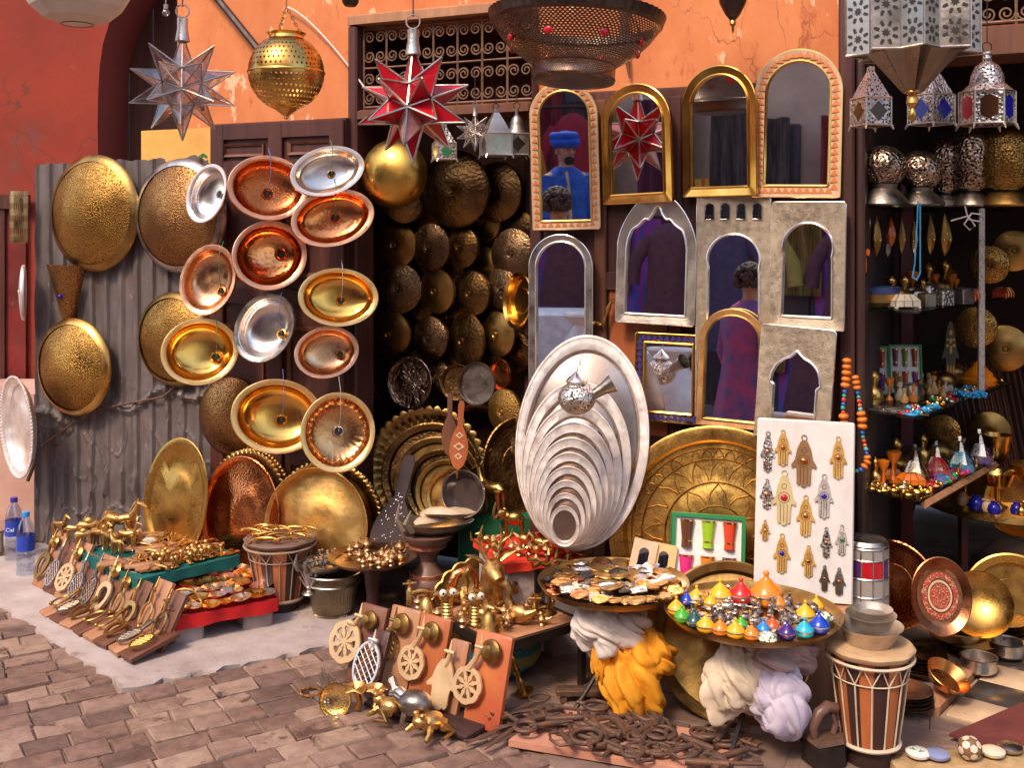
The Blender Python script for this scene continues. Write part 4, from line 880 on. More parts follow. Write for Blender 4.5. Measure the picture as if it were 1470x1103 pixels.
# ================================================================ dark recess: brass discs on shelves
def rec(label, px, py, rx, ry, mt, off=-.4, kind='dome', **k):
    d = fd(px, off); yw = vyaw(px) + math.copysign(1, -1) * math.acos(min(1, rx / ry)) * .9
    if kind == 'dome': return domed('shelf_disc', label, px, py, ry, mt, d=d, yaw=yw, dome=.22, group='brass discs in the recess', **k)
    return tray('shelf_plate', label, px, py, ry, mt, d=d, yaw=yw, pitch=-.1, group='plates in the recess', cat='plate', **k)
dm = mb(); R = 50 / F * fd(567, .02); dm.M = AX; dm.lathe([(R * sin(t), R * .75 * cos(t)) for t in [pi / 2 * i / 14 for i in range(14, -1, -1)]], 48); dm.lathe([(0, 0), (R, 0)], 40)
one('brass_dome', 'big smooth golden brass dome below the red star lantern', 'dome', dm, mat('smooth_old_gold', (.7, .42, .1), .34, 1, (.5, .27, .05), 6, bump=.1, bs=60), T(W(567, 250, fd(567, .02))) @ RZ(YAW + .1))
rec('large dark disc with round bosses beside the golden dome', 655, 272, 46, 56, DARKB, -.3)
rec('large brown disc behind the pane lanterns', 715, 276, 34, 44, DARKB, -.4)
rec('dark disc peeping out under the golden dome', 580, 293, 28, 28, DARKB, -.3)
ORD = ('first', 'second', 'third', 'fourth', 'fifth')
rows = {'upper': [(569, 352, 29, 34, OLDB), (620, 355, 26, 35, HAMD), (664, 355, 23, 31, DARKB), (738, 365, 31, 38, HAMD)],
        'second': [(573, 414, 34, 37, HAMD), (629, 418, 23, 33, OLDB), (679, 421, 24, 33, DARKB), (722, 414, 22, 30, HAMD)],
        'third': [(563, 480, 26, 34, OLDB), (619, 486, 24, 33, HAMD), (671, 489, 22, 40, DARKB), (717, 480, 22, 33, OLDB)]}
for nm, L in rows.items():
    for i, (x, y_, a, b_, mt) in enumerate(L): rec('%s hammered disc from the basins in the %s row of the recess' % (ORD[i], nm), x, y_, a, b_, mt, -.34)
rec('shiny gold basin half hidden by the silver arched mirror', 751, 432, 16, 41, GOLD, -.12, 'tray', depth=.03)
rec('dull brass plate standing at the shelf end by the basins', 555, 545, 19, 32, DARKB, -.36, 'tray')
rec('engraved silver plate with flower rosette on the recess shelf', 591, 549, 30, 37, mat('rosette_plate', (.5, .38, .3), .3, 1, (.3, .2, .15), 8, bump=.2, bs=70, rings=(16, 7, .5, (.08, .05, .04))), -.25, 'tray')
rec('dark hammered disc behind the rosette plate', 629, 541, 18, 26, HAMD, -.38)
rec('dark bronze plate with broad rim on the recess shelf', 658, 549, 24, 26, DARKB, -.3, 'tray', depth=.02)
rec('silver rimmed round plate on the recess shelf', 687, 551, 26, 31, PEWTER, -.26, 'tray', depth=.02, lip=.08)
rec('copper edged plate at the end of the recess shelf', 722, 538, 14, 22, HCOPPER, -.3, 'tray')
rec('small yellow hammered disc beside the nested silver trays', 726, 591, 22, 33, HAMB, -.2)
rec('dark disc behind the small yellow hammered disc', 742, 505, 22, 30, DARKB, -.4)
for i, (x, y_, r_) in enumerate(((545, 385, 26), (597, 385, 27), (645, 388, 27), (700, 385, 28), (548, 448, 27), (600, 452, 27), (650, 455, 28), (697, 450, 27), (590, 515, 26), (645, 518, 26), (700, 515, 27), (605, 322, 30), (695, 318, 30), (745, 330, 28))):
    rec('%s dull disc from the basins in the rear layer of the recess' % ('first', 'second', 'third', 'fourth', 'fifth', 'sixth', 'seventh', 'eighth', 'ninth', 'tenth', 'eleventh', 'twelfth', 'thirteenth', 'last')[i], x, y_, r_ * .8, r_ * 1.1, (OLDB, DARKB, HAMC)[i % 3], -.44, boss=i % 2 == 0)
# fan of brass trays on the recess floor
for i, (x, y_, r, mt) in enumerate(((612, 672, 84, OLDB), (620, 682, 74, DARKB), (628, 692, 64, OLDB), (636, 700, 54, DARKB), (642, 707, 46, OLDB), (650, 712, 38, BRASS))):
    tray('fanned_tray', '%s brass tray of the fan in the recess, counted from the largest' % ('first', 'second', 'third', 'fourth', 'fifth', 'sixth')[i], x, y_, r, mt, off=-.22 + .05 * i, yaw=vyaw(x) - .25, pitch=-.22, scal=(40 if i == 0 else 0), amp=.06, depth=.02, group='fanned brass trays')
tray('fanned_tray', 'large dark tray leaning behind the brass stag', 745, 670, 70, DARKB, off=-.15, yaw=.3, pitch=-.2, sx=.8)
t = thing('shallow_bowl', 'round glazed dark bowl tipped up before the fanned trays', 'bowl', axes(665, 709, fd(665, .08), yaw=-.35, pitch=-.1)); s = fd(665, .08) / F
m = mb(); m.M = AX; m.lathe([(0, -.06), (24 * s, -.055), (31 * s, -.01), (33 * s, .0), (33.5 * s, .004), (31 * s, .002), (29 * s, -.01), (20 * s, -.035), (0, -.04)], 40); m.build('body', mat('dark_glaze', (.09, .06, .055), .15, .4, (.05, .035, .03), 6, coat=.5), t)
m = mb(); m.M = AX; m.lathe([(33.8 * s, .001), (33.9 * s, .005), (32 * s, .0055), (31.6 * s, .002)], 40); m.build('rim', SILVER, t)
# paddles: bellows
def bellows(label, px, py, L, W_, d, roll, mt, studs=0, inlay=None, yaw=0):
    s = d / F; t = thing('hand_bellows', label, 'bellows', T(W(px, py, d)) @ RZ(yaw) @ RX(-.15) @ RY(radians(roll)), 'hand bellows')
    l, w_ = L * s, W_ * s; P = [(w_ * .5 * sin(pi * min(1, q * 1.02)) ** .6 * (1 - .25 * q), -l * .5 + l * .68 * q) for q in [i / 14 for i in range(15)]]
    hd = [(w_ * .13, l * .2), (w_ * .14, l * .45), (w_ * .08, l * .5)]
    out = [(x, z) for x, z in P[:-1]] + hd; out = out + [(-x, z) for x, z in reversed(out)]
    m = mb(); m.prism(out, -.022, -.012); m.prism([(x * .99, z) for x, z in out], .012, .02); m.build('board', mt, t)
    m = mb(); m.prism([(x * .94, z) for x, z in out[:14]] + [(x * .94, z) for x, z in out[-14:]], -.0118, .0118); m.build('leather', mat('black_leather', (.03, .02, .018), .5, bump=.4, bs=80), t)
    m = mb(); m.lathe([(w_ * .08, -l * .5 - .002), (w_ * .04, -l * .62), (0, -l * .621)], 10); m.build('nozzle', BRASS, t)
    if studs:
        r3 = random.Random(2); sm = mb(); sm.ball((0, 0, 0), .0035, 6, 4); me = sm.mesh('stud', SILVER)
        for _ in range(studs):
            q = r3.random(); x = r3.uniform(-.8, .8) * w_ * .5 * max(.12, sin(pi * min(1, q * 1.02)) ** .6 * (1 - .25 * q)); link('stud', me, t, T((x, -.022, -l * .5 + l * .68 * q)))
    if inlay:
        for k, (zz, hh) in enumerate(((-.3, .1), (-.16, .12), (0, .1))):
            m = mb(); ww = w_ * (.2 if k != 1 else .28); m.frame([(-ww, zz * l), (0, zz * l - hh * l * .5), (ww, zz * l), (0, zz * l + hh * l * .5)], [(-ww * .5, zz * l), (0, zz * l - hh * l * .25), (ww * .5, zz * l), (0, zz * l + hh * l * .25)], -.0245, -.0222); m.build('inlay', inlay, t)
bellows('studded black bellows leaning by the gold tray', 568, 738, 170, 62, 4.62, 14, mat('dark_board', (.07, .05, .05), .4), 60)
bellows('orange wooden bellows with bone inlay in the recess', 660, 625, 98, 30, 4.5, 3, WOODO, 0, BONE)
bellows('plain brown wooden bellows behind the inlaid one', 646, 610, 90, 26, 4.56, 0, WOODB)
# green draped crate behind the goblet
b = mb(); b.slab((0, 0, 0), (.4, .3, .4), .01); crate = one('draped_crate', 'green cloth covered crate behind the inlaid goblet', 'crate', b, GREEN, T((-.03, 4.66, .2)) @ RZ(YAW + .5))
# ================================================================ left stall: teal board, red board
def board(name, label, A, B_, C, h, th, mt, legs=None, cat='board'):
    A, B_, C = Vector((A.x, A.y, 0)), Vector((B_.x, B_.y, 0)), Vector((C.x, C.y, 0)); D = A + C - B_; ctr = (A + C) / 2
    ex = (C - B_); ey = (A - B_); M = T((ctr.x, ctr.y, 0)) @ RZ(atan2(ex.y, ex.x)); lx, ly = ex.length, ey.length
    t = thing(name, label, cat, M); sk = (ey - ex.normalized() * ey.dot(ex.normalized())).length; ly = sk
    r3 = random.Random(4); m = mb()
    def top(u, v): return ((u - .5) * lx, (v - .5) * ly, h + .004 * sin(u * 17) * sin(v * 13))
    m.sheet(top, 24, 18)
    def skirt(a, b_):                                                 # cloth hanging over an edge in shallow folds
        a, b_ = Vector(a), Vector(b_); nrm = Vector((b_.y - a.y, -(b_.x - a.x))).normalized()
        def fn(u, v):
            p = a.lerp(b_, u); q = .0035 * sin(u * 23 + 1) * (1 - v) + .003; return (p.x + nrm.x * q, p.y + nrm.y * q, h + .002 - (1 - v) * th * (1 + .06 * sin(u * 9)))
        m.sheet(fn, 40, 5)
    hx, hy = lx / 2, ly / 2
    for a, b_ in (((-hx, -hy), (hx, -hy)), ((hx, -hy), (hx, hy)), ((hx, hy), (-hx, hy)), ((-hx, hy), (-hx, -hy))): skirt(a, b_)
    m.build('cloth_cover', mt, t, sharp=70)
    m = mb(); m.bx(-hx + .01, hx - .01, -hy + .01, hy - .01, h - th * .8, h - .008); m.build('plank', WOODT, t)
    for i, (x, y_) in enumerate(((-hx + .07, -hy + .07), (hx - .07, -hy + .07), (hx - .07, hy - .07), (-hx + .07, hy - .07))):
        m = mb(); m.slab((0, 0, 0), (.12, .1, h - th * .8), .01); m.build('support_block', CONC, t, T((x, y_, (h - th * .8) / 2)))
    return t, M, lx, ly
TB, TBM, TBX, TBY = board('teal_board', 'low teal cloth covered board against the corrugated sheet', G(108, 792, .2), G(203, 832, .2), G(347, 797, .2), .2, .045, TEAL)
RB, RBM, RBX, RBY = board('red_board', 'low red cloth covered board with small dishes', G(185, 848, .12), G(272, 884, .12), G(421, 856, .12), .12, .05, RED)
# little brass animals
def beast(kind='horse', s=.1):                                    # facing +x, feet at z=0, height about s
    m = mb(); q = s
    m.tube([(-.34 * q, 0, .56 * q), (-.25 * q, 0, .6 * q), (0, 0, .56 * q), (.22 * q, 0, .6 * q), (.32 * q, 0, .62 * q)], [.05 * q, .13 * q, .12 * q, .13 * q, .07 * q], 10)
    for x, sg in ((-.24, 1), (-.24, -1), (.22, 1), (.22, -1)):
        bk = -.04 if x < 0 else .02
        m.tube([(x * q, sg * .07 * q, .55 * q), ((x + bk + .02) * q, sg * .075 * q, .34 * q), ((x + bk - .01) * q, sg * .075 * q, .18 * q), ((x + bk) * q, sg * .075 * q, .03 * q), ((x + bk + .03) * q, sg * .075 * q, 0)], [.075 * q, .05 * q, .033 * q, .03 * q, .042 * q], 7)
    if kind == 'camel':
        m.ball((0, 0, .68 * q), .14 * q, 10, 7, 1.1, .7, 1); m.tube([(.3 * q, 0, .6 * q), (.42 * q, 0, .56 * q), (.5 * q, 0, .72 * q), (.52 * q, 0, .92 * q)], [.08 * q, .065 * q, .05 * q, .05 * q], 8); hx, hz = .52, .93
    elif kind == 'deer':
        m.tube([(.27 * q, 0, .64 * q), (.36 * q, 0, .8 * q), (.4 * q, 0, .96 * q)], [.09 * q, .06 * q, .05 * q], 8); hx, hz = .4, .97
        for sg in (1, -1):
            m.tube([(.38 * q, sg * .03 * q, 1.0 * q), (.34 * q, sg * .12 * q, 1.12 * q), (.3 * q, sg * .17 * q, 1.26 * q), (.36 * q, sg * .16 * q, 1.36 * q)], [.018 * q, .016 * q, .014 * q, .006 * q], 5)
            m.tube([(.34 * q, sg * .12 * q, 1.12 * q), (.44 * q, sg * .15 * q, 1.2 * q)], [.014 * q, .005 * q], 5); m.tube([(.3 * q, sg * .17 * q, 1.25 * q), (.2 * q, sg * .2 * q, 1.34 * q)], [.012 * q, .005 * q], 5)
    elif kind == 'elephant':
        m.ball((-.02 * q, 0, .6 * q), .24 * q, 12, 8, 1.25, .85, .95); m.tube([(.2 * q, 0, .66 * q), (.36 * q, 0, .74 * q)], [.17 * q, .14 * q], 10); m.ball((.4 * q, 0, .74 * q), .15 * q, 10, 8)
        m.tube([(.5 * q, 0, .7 * q), (.62 * q, 0, .58 * q), (.66 * q, 0, .72 * q), (.62 * q, 0, .95 * q), (.56 * q, 0, 1.1 * q)], [.075 * q, .06 * q, .05 * q, .045 * q, .035 * q], 8)
        for sg in (1, -1): m.ball((.33 * q, sg * .15 * q, .74 * q), .15 * q, 10, 6, .7, .22, 1); m.tube([(.5 * q, sg * .07 * q, .66 * q), (.62 * q, sg * .09 * q, .6 * q), (.7 * q, sg * .08 * q, .68 * q)], [.025 * q, .02 * q, .006 * q], 5)
        return m
    else:
        m.tube([(.27 * q, 0, .64 * q), (.38 * q, 0, .8 * q), (.42 * q, 0, .93 * q)], [.1 * q, .075 * q, .055 * q], 8); hx, hz = .43, .93
        m.tube([(-.34 * q, 0, .6 * q), (-.43 * q, 0, .5 * q), (-.44 * q, 0, .28 * q)], [.03 * q, .045 * q, .015 * q], 6); m.tube([(.24 * q, 0, .76 * q), (.34 * q, 0, .92 * q), (.4 * q, 0, 1.0 * q)], [.02 * q, .035 * q, .02 * q], 6)
    m.tube([((hx - .03) * q, 0, (hz + .01) * q), ((hx + .08) * q, 0, (hz - .02) * q), ((hx + .19) * q, 0, (hz - .09) * q)], [.055 * q, .05 * q, .033 * q], 8)
    for sg in (1, -1): m.tube([((hx - .02) * q, sg * .035 * q, (hz + .03) * q), ((hx - .03) * q, sg * .05 * q, (hz + .12) * q)], [.02 * q, .006 * q], 5)
    return m
SM = {}
def shared(key, fn, mt, sharp=50):
    if key not in SM: SM[key] = fn().mesh(key, mt, sharp)
    return SM[key]
def put(name, label, cat, me, M, group): return tag(link(name, me, None, M), label, cat, group)
rr = random.Random(21)
for k in ('horse', 'camel', 'deer'): shared('brass_' + k, lambda k=k: beast(k, .1), mat('pale_brass', (.68, .42, .16), .4, 1, (.46, .26, .09), 8, bump=.1, bs=90))
for i, (px, py, k, sz) in enumerate(((85, 772, 'horse', .9), (108, 780, 'horse', .95), (120, 788, 'camel', .9), (128, 783, 'camel', 1.25), (142, 787, 'horse', 1.0), (150, 782, 'horse', 1.1), (158, 792, 'camel', 1.0), (172, 782, 'horse', 1.6), (182, 790, 'deer', 1.0), (168, 797, 'horse', .8), (135, 778, 'horse', 1.1), (192, 785, 'deer', .9))):
    p = G(px, py, .205); put('brass_' + k, 'small brass %s figurine among the herd on the teal board' % k, 'figurine', SM['brass_' + k], T(p) @ RZ(rr.choice((pi * .85, -.4, -1.2, .2)) + rr.uniform(-.3, .3)) @ SCL(sz * 1.22), 'brass animals on the teal board')
# flat brass handles, hinges and door plates on the teal board
def plate_mesh():
    m = mb(); P = [(.05, .0), (.045, .012), (.02, .009), (.012, .017), (-.02, .017), (-.03, .009), (-.05, .012), (-.055, 0)]; P = P + [(x, -z) for x, z in reversed(P[1:-1])]
    m.M = RX(-pi / 2); m.prism(P, -.004, .0); m.M = Matrix.Identity(4); m.tube([(-.02, 0, .006), (-.01, 0, .016), (.015, 0, .016), (.024, 0, .006)], .003, 6); return m
def handle_mesh():
    m = mb(); m.tube([(-.05, 0, .008), (-.03, 0, .012), (0, 0, .014), (.03, 0, .012), (.05, 0, .008)], [.004, .006, .009, .006, .004], 8)
    for x in (-.05, .05): m.M = T((x, 0, 0)); m.lathe([(0, .0), (.011, 0), (.011, .004), (.004, .008), (0, .009)], 10); m.M = Matrix.Identity(4)
    return m
def plank_lock():
    m = mb(); m.slab((0, 0, .006), (.15, .045, .012), .002); return m
shared('door_plate', plate_mesh, FIG); shared('pull_handle', handle_mesh, OLDB); shared('lock_board', plank_lock, WOODT)
for i in range(96):
    u, v = rr.uniform(-.46, .46), rr.uniform(-.44, .47)
    if u < -.12 and v > -.1: continue
    k = rr.choice(('door_plate', 'door_plate', 'pull_handle', 'lock_board')); lab = {'door_plate': 'flat brass door plate lying on the teal board', 'pull_handle': 'turned old brass pull handle lying on the teal board', 'lock_board': 'thin tan wooden strip lying on the teal board'}[k]
    put(k, lab, {'door_plate': 'door plate', 'pull_handle': 'handle', 'lock_board': 'strip'}[k], SM[k], TBM @ T((u * TBX, v * TBY, .206 + .004 * (i % 4))) @ RZ(rr.uniform(-.5, .5) + (0 if k != 'pull_handle' else rr.uniform(0, 3))) @ RX(rr.uniform(-.05, .05)), k.replace('_', ' ') + 's on the teal board')
def knob_mesh():
    m = mb(); m.lathe([(.012, 0), (.013, .003), (.005, .008), (.004, .02), (.01, .03), (.012, .04), (.007, .048), (0, .05)], 12); return m
shared('door_knob', knob_mesh, FIG)
for i in range(26): put('turned_finial_figure', 'small turned golden knob standing on the teal board', 'knob', SM['door_knob'], TBM @ T((rr.uniform(-.25, .4) * TBX, rr.uniform(-.46, -.2) * TBY, .207)) @ RZ(i), 'golden knobs on the teal board')
b = mb(); b.lathe([(0, 0), (.03, .002), (.038, .012), (.034, .02), (.02, .028), (0, .03)], 16, 1, .7); one('white_shell', 'white shell lying among the teal board brass', 'shell', b, paint('shell_white', (.75, .68, .6), .3), T(G(213, 782, .21)) @ RZ(.5))
# dishes on the red board
def dish(sc=0, n=28):
    m = mb(); md = (lambda t, k: 1 + .07 * cos(sc * t)) if sc else None
    m.lathe([(.0, .0), (.018, 0), (.02, .004), (.034, .01), (.044, .018), (.045, .0195), (.042, .0185), (.03, .0115), (.016, .007), (0, .006)], n, mod=md); return m
shared('dish_round', dish, SILVER); shared('dish_gold', dish, GOLD); shared('dish_leaf', lambda: dish(5), BRASS); shared('dish_copper', lambda: dish(8, 40), PINKC)
i = 0
for u in range(7):
    for v in range(5):
        if rr.random() < .12: continue
        k = ('dish_round', 'dish_gold', 'dish_leaf', 'dish_round', 'dish_copper', 'dish_round')[rr.randrange(6)]
        lab = {'dish_round': 'small round silver dish on the red cloth board', 'dish_gold': 'small round golden dish on the red cloth board', 'dish_leaf': 'small brass leaf shaped dish on the red cloth board', 'dish_copper': 'small fluted pink copper dish on the red cloth board'}[k]
        put('small_dish', lab, 'dish', SM[k], RBM @ T(((u / 6 - .5) * RBX * .86 + rr.uniform(-.01, .01), (v / 4 - .5) * RBY * .84 + rr.uniform(-.01, .01), .126)) @ RZ(rr.uniform(0, 6)) @ RX(rr.uniform(-.12, .12)) @ SCL(rr.uniform(.8, 1.2)), lab.replace('small ', '').replace('dish', 'dishes')); i += 1
# fretted coral shapes at the back corner of the red board
def leafy():
    m = mb(); m.lathe([(0, 0), (.025, 0), (.02, .006), (.005, .01)], 12)
    r4 = random.Random(8)
    for k in range(16): a = r4.uniform(-1, 1); h = r4.uniform(.03, .1); m.tube([(0, 0, .008), (a * .012, r4.uniform(-.006, .006), h * .5), (a * .034, r4.uniform(-.01, .01), h)], [.004, .004, .002], 5)
    return m
for px, py, mt, lab in ((444, 840, DSILV, 'silver branching coral ornament beside the red board'), (372, 812, GOLD, 'gold branching coral ornament at the drum foot')): one('coral_ornament', lab, 'ornament', leafy(), mt, T(G(px, py + 12, .12)) @ SCL(1.3))
# ---- door knockers on planks leaning in two rows
def flower(R, n=8, k=None):                                       # flat fretted rosette: ring, hub, spokes with round ends
    m = mb(); m.frame([(R * (1 + .06 * cos(n * t)) * cos(t), R * (1 + .06 * cos(n * t)) * sin(t)) for t in [2 * pi * i / 64 for i in range(64)]], [(R * .8 * cos(t), R * .8 * sin(t)) for t in [2 * pi * i / 64 for i in range(64)]], -.004, .004)
    m.M = AX; m.lathe([(R * .17, -.004), (R * .17, .004), (0, .004)], 16); m.M = Matrix.Identity(4)
    for i in range(n): a = 2 * pi * i / n; m.tube([(0, 0, 0), (R * .85 * cos(a), 0, R * .85 * sin(a))], [R * .05, R * .07], 5, flat=.7)
    return m
def flower_plate(R, n=8):                                          # flat plate with n keyhole slots round a hub (openings are real)
    m = mb(); k = 12; N_ = n * k
    out = [(R * (1 + .05 * abs(cos(n * t / 2))) * cos(t), R * (1 + .05 * abs(cos(n * t / 2))) * sin(t)) for t in [2 * pi * i / N_ for i in range(N_)]]
    prof = [.22, .22, .22, .22, .3, .62, .66, .62, .3, .22, .22, .22]
    mid = [(R * .74 * cos(t), R * .74 * sin(t)) for t in [2 * pi * i / N_ for i in range(N_)]]
    m.frame(out, mid, -.004, .004)
    for i in range(n):                                              # webs between the slots
        t0, t1 = 2 * pi * (i + .5) / n, 2 * pi / n
        P = []
        for q, wd in ((.1, .5), (.3, .34), (.45, .40), (.56, .22), (.66, .16), (.76, .22)):
            P.append((q, wd * t1))
        pts = [(R * q * cos(t0 + w_), R * q * sin(t0 + w_)) for q, w_ in P] + [(R * q * cos(t0 - w_), R * q * sin(t0 - w_)) for q, w_ in reversed(P)]
        m.prism(list(reversed(pts)), -.0038, .0038)
    m.M = AX; m.lathe([(R * .14, -.0042), (R * .14, .0042), (0, .0042)], 16); m.M = Matrix.Identity(4)
    return m
def lattice(w_, h_):
    m = mb(); out = [(w_ * .5 * cos(t), h_ * .5 * sin(t)) for t in [2 * pi * i / 48 for i in range(48)]]; m.frame(out, [(x * .86, z * .9) for x, z in out], -.004, .004)
    for a in (.7, -.7):
        for k in range(-3, 4):
            c = k * w_ * .24; dx, dz = cos(a), sin(a) * 1.2; A_, B_ = w_ * .47, h_ * .47                # clip each rod to the oval
            qa = (dx / A_) ** 2 + (dz / B_) ** 2; qb = 2 * c * dx / A_ ** 2; qc = (c / A_) ** 2 - 1; ds = qb * qb - 4 * qa * qc
            if ds <= 0: continue
            t0, t1 = (-qb - sqrt(ds)) / (2 * qa), (-qb + sqrt(ds)) / (2 * qa); m.tube([(c + dx * t0, 0, dz * t0), (c + dx * t1, 0, dz * t1)], w_ * .022, 5, flat=.8)
    return m
def ring_knock(R):
    m = mb(); m.ring(R, R * .12, 28, 7, (0, 0, 0), 'y', .72, 1.1); m.M = T((0, -.004, -R * 1.15)) @ AX; m.ball((0, 0, 0), R * .24, 10, 7); return m
def tear(R):
    m = mb(); P = [(R * .75 * sin(t) * (1 - .32 * cos(t)), -R * cos(t)) for t in [2 * pi * i / 40 for i in range(40)]]; P.reverse(); m.frame(P, [(x * .6, z * .62) for x, z in P], -.004, .004); return m
def knocker(label, M, w_, h_, kind, pm, km, group, boss=True, arm=True, key=None):
    t = thing('knocker_board', label, 'door knocker', M, group)
    m = mb(); m.M = RX(pi / 2); m.slab((0, h_ / 2, -.009), (w_, h_, .018), .003); m.build('plank', pm, t)
    R = w_ * .42
    fn = {'flower': lambda: flower_plate(R * 1.25), 'lattice': lambda: lattice(w_ * .8, h_ * .5), 'ring': lambda: ring_knock(R), 'tear': lambda: tear(h_ * .24)}[kind]
    link('knocker_plate', shared('knock_%s_%s_%.3f' % (kind, km.name, w_), fn, km), t, T((0, -.021, h_ * (.36 if kind != 'ring' else .42))))
    if arm:
        m = mb(); m.tube([(0, -.021, h_ * .36 + (R * 1.15 if kind in ('flower',) else h_ * .24)), (0, -.03, h_ * .76), (0, -.03, h_ * .86)], [.008, .007, .006], 7); m.tube([(-w_ * .16, -.034, h_ * .8), (w_ * .16, -.034, h_ * .8)], .005, 7); m.tube([(0, -.028, h_ * .84), (0, -.032, h_ * 1.02)], [.006, .002], 6); m.build('arm', km, t)
    if boss: m = mb(); m.M = T((w_ * .14, -.019, h_ * .8)) @ AX; m.lathe([(w_ * .28, 0), (w_ * .27, .006), (w_ * .16, .014), (w_ * .13, .024), (0, .028)], 24); m.build('boss', BRASS, t)
    return t
PALEB = mat('pale_flat_brass', (.80, .56, .32), .5, .65, (.66, .42, .22), 10, bump=.12, bs=90)
g0, g1 = G(72, 838), G(262, 938); dirv = (g1 - g0).normalized(); lean = atan2(dirv.y, dirv.x)
kinds = ['tear', 'lattice', 'flower', 'lattice', 'lattice', 'tear', 'ring', 'tear', 'ring', 'ring']
ORN = ('first', 'second', 'third', 'fourth', 'fifth', 'sixth', 'seventh', 'eighth', 'ninth', 'last')
KN = {'tear': 'drop shaped', 'lattice': 'lattice', 'flower': 'flower', 'ring': 'ring'}
for i in range(10):
    p = g0.lerp(g1, (i + .35) / 10) + Vector((-.055, -.06, 0)); w_ = (.1, .1, .11, .1, .1, .11, .09, .08, .1, .1)[i]
    knocker('%s leaning plank from the water bottles with a %s knocker' % (ORN[i], KN[kinds[i]]), T((p.x, p.y, .014)) @ RZ(lean + .05) @ RX(-.52), w_, (.25, .23, .25, .22, .24, .25, .22, .21, .24, .22)[i], kinds[i], (WOODT, WOODB)[i % 2], (OLDB, DSILV, PALEB, DSILV, PEWTER, PALEB, OLDB, BRASS, BRASS, OLDB)[i], 'knocker planks leaning on the boards', boss=i in (0, 2, 4, 5, 6))
for i in range(8):
    p = g0.lerp(g1, .36 + .088 * i) + Vector((-.15, -.15, 0)); 
    knocker('%s flat lying plank from the water bottles with a %s knocker' % (ORN[i], KN[('ring', 'lattice', 'tear', 'ring', 'ring', 'tear', 'lattice', 'lattice')[i]]), T((p.x, p.y, .02 + .003 * i)) @ RZ(lean + .1 * (i % 3 - 1)) @ RX(-1.35), .085, .2, ('ring', 'lattice', 'tear', 'ring', 'ring', 'tear', 'lattice', 'lattice')[i], WOODB if i % 2 else WOODT, (OLDB, PEWTER, OLDB, BRASS, OLDB, OLDB, PEWTER, OLDB)[i], 'knocker planks lying flat', boss=False, arm=i % 2 == 0)
# bowl with hoop at the corner
p = G(258, 918); t = thing('hoop_bowl', 'round brass bowl with hoop handle and pointed foot at the board corner', 'bowl', T((p.x, p.y, 0)) @ RX(.1) @ RY(.18)); m = mb()
m.lathe([(0, .0), (.006, .002), (.01, .02), (.02, .035), (.012, .05), (.03, .07), (.065, .1), (.072, .13), (.066, .135), (.05, .1), (0, .08)], 28); m.build('body', OLDB, t)
m = mb(); m.tube([(.07 * cos(a), 0, .13 + .075 * sin(a)) for a in [pi * i / 16 for i in range(17)]], .005, 7); m.build('hoop', BRASS, t)
# bottles, drum, bucket, trays
def bottle(label, px, py, cap, h, dp=0):
    p = G(px, py); t = thing('water_bottle', label, 'bottle', T((p.x, p.y, .0)), 'plastic water bottles'); r = .04; k = h / .28
    m = mb(); m.lathe([(0, .003), (r * .8, 0), (r, .012), (r, .06 * k), (r * .94, .066 * k), (r, .072 * k), (r, .10 * k), (r * .96, .105 * k), (r, .11 * k), (r, .19 * k), (r * .8, .225 * k), (r * .42, .252 * k), (r * .36, .262 * k)], 24); m.build('body', mat('clear_plastic', (.8, .86, .98), .12, 1, rv=0, thin=((.82, .87, .97), .25)), t)
    m = mb(); m.lathe([(r * .40, .258 * k), (r * .42, .262 * k), (r * .42, .278 * k), (0, .28 * k)], 18); m.build('cap', cap, t)
    m = mb(); m.lathe([(r * 1.012, .115 * k), (r * 1.012, .18 * k)], 28); lb = m.build('label_band', paint('label_blue', (.02, .06, .42), .35), t)
    if not dp: return
    c_ = bpy.data.curves.new('brand_text', 'FONT'); c_.body = 'Ciel'; c_.size = .026; c_.extrude = .0004; c_.align_x = 'CENTER'
    o_ = bpy.data.objects.new('lettering_curve', c_); me = bpy.data.meshes.new_from_object(o_); bpy.data.objects.remove(o_); me.materials.clear(); me.materials.append(paint('label_white', (.8, .8, .82), .5))
    link('lettering', me, lb, T((0, -r * 1.03, .138 * k)) @ RX(pi / 2))
bottle('clear water bottle with dark violet cap', 20, 806, paint('violet_cap', (.06, .03, .3), .4), .31, 1)
bottle('clear water bottle with light blue cap', 37, 828, paint('blue_cap', (.03, .3, .75), .4), .30)
p = G(2, 760, .13); t = thing('tin_stand', 'low round tin stand at the alley edge beside the bottles', 'stand', T((p.x - .01, p.y, 0))); m = mb()
m.lathe([(.09, 0), (.1, .004), (.02, .02), (.018, .1), (.03, .12)], 24); m.build('foot', DSILV, t); m = mb(); m.lathe([(0, .12), (.05, .12), (.09, .145), (.092, .15), (.086, .148), (0, .128)], 32); m.build('dish', SILVER, t)
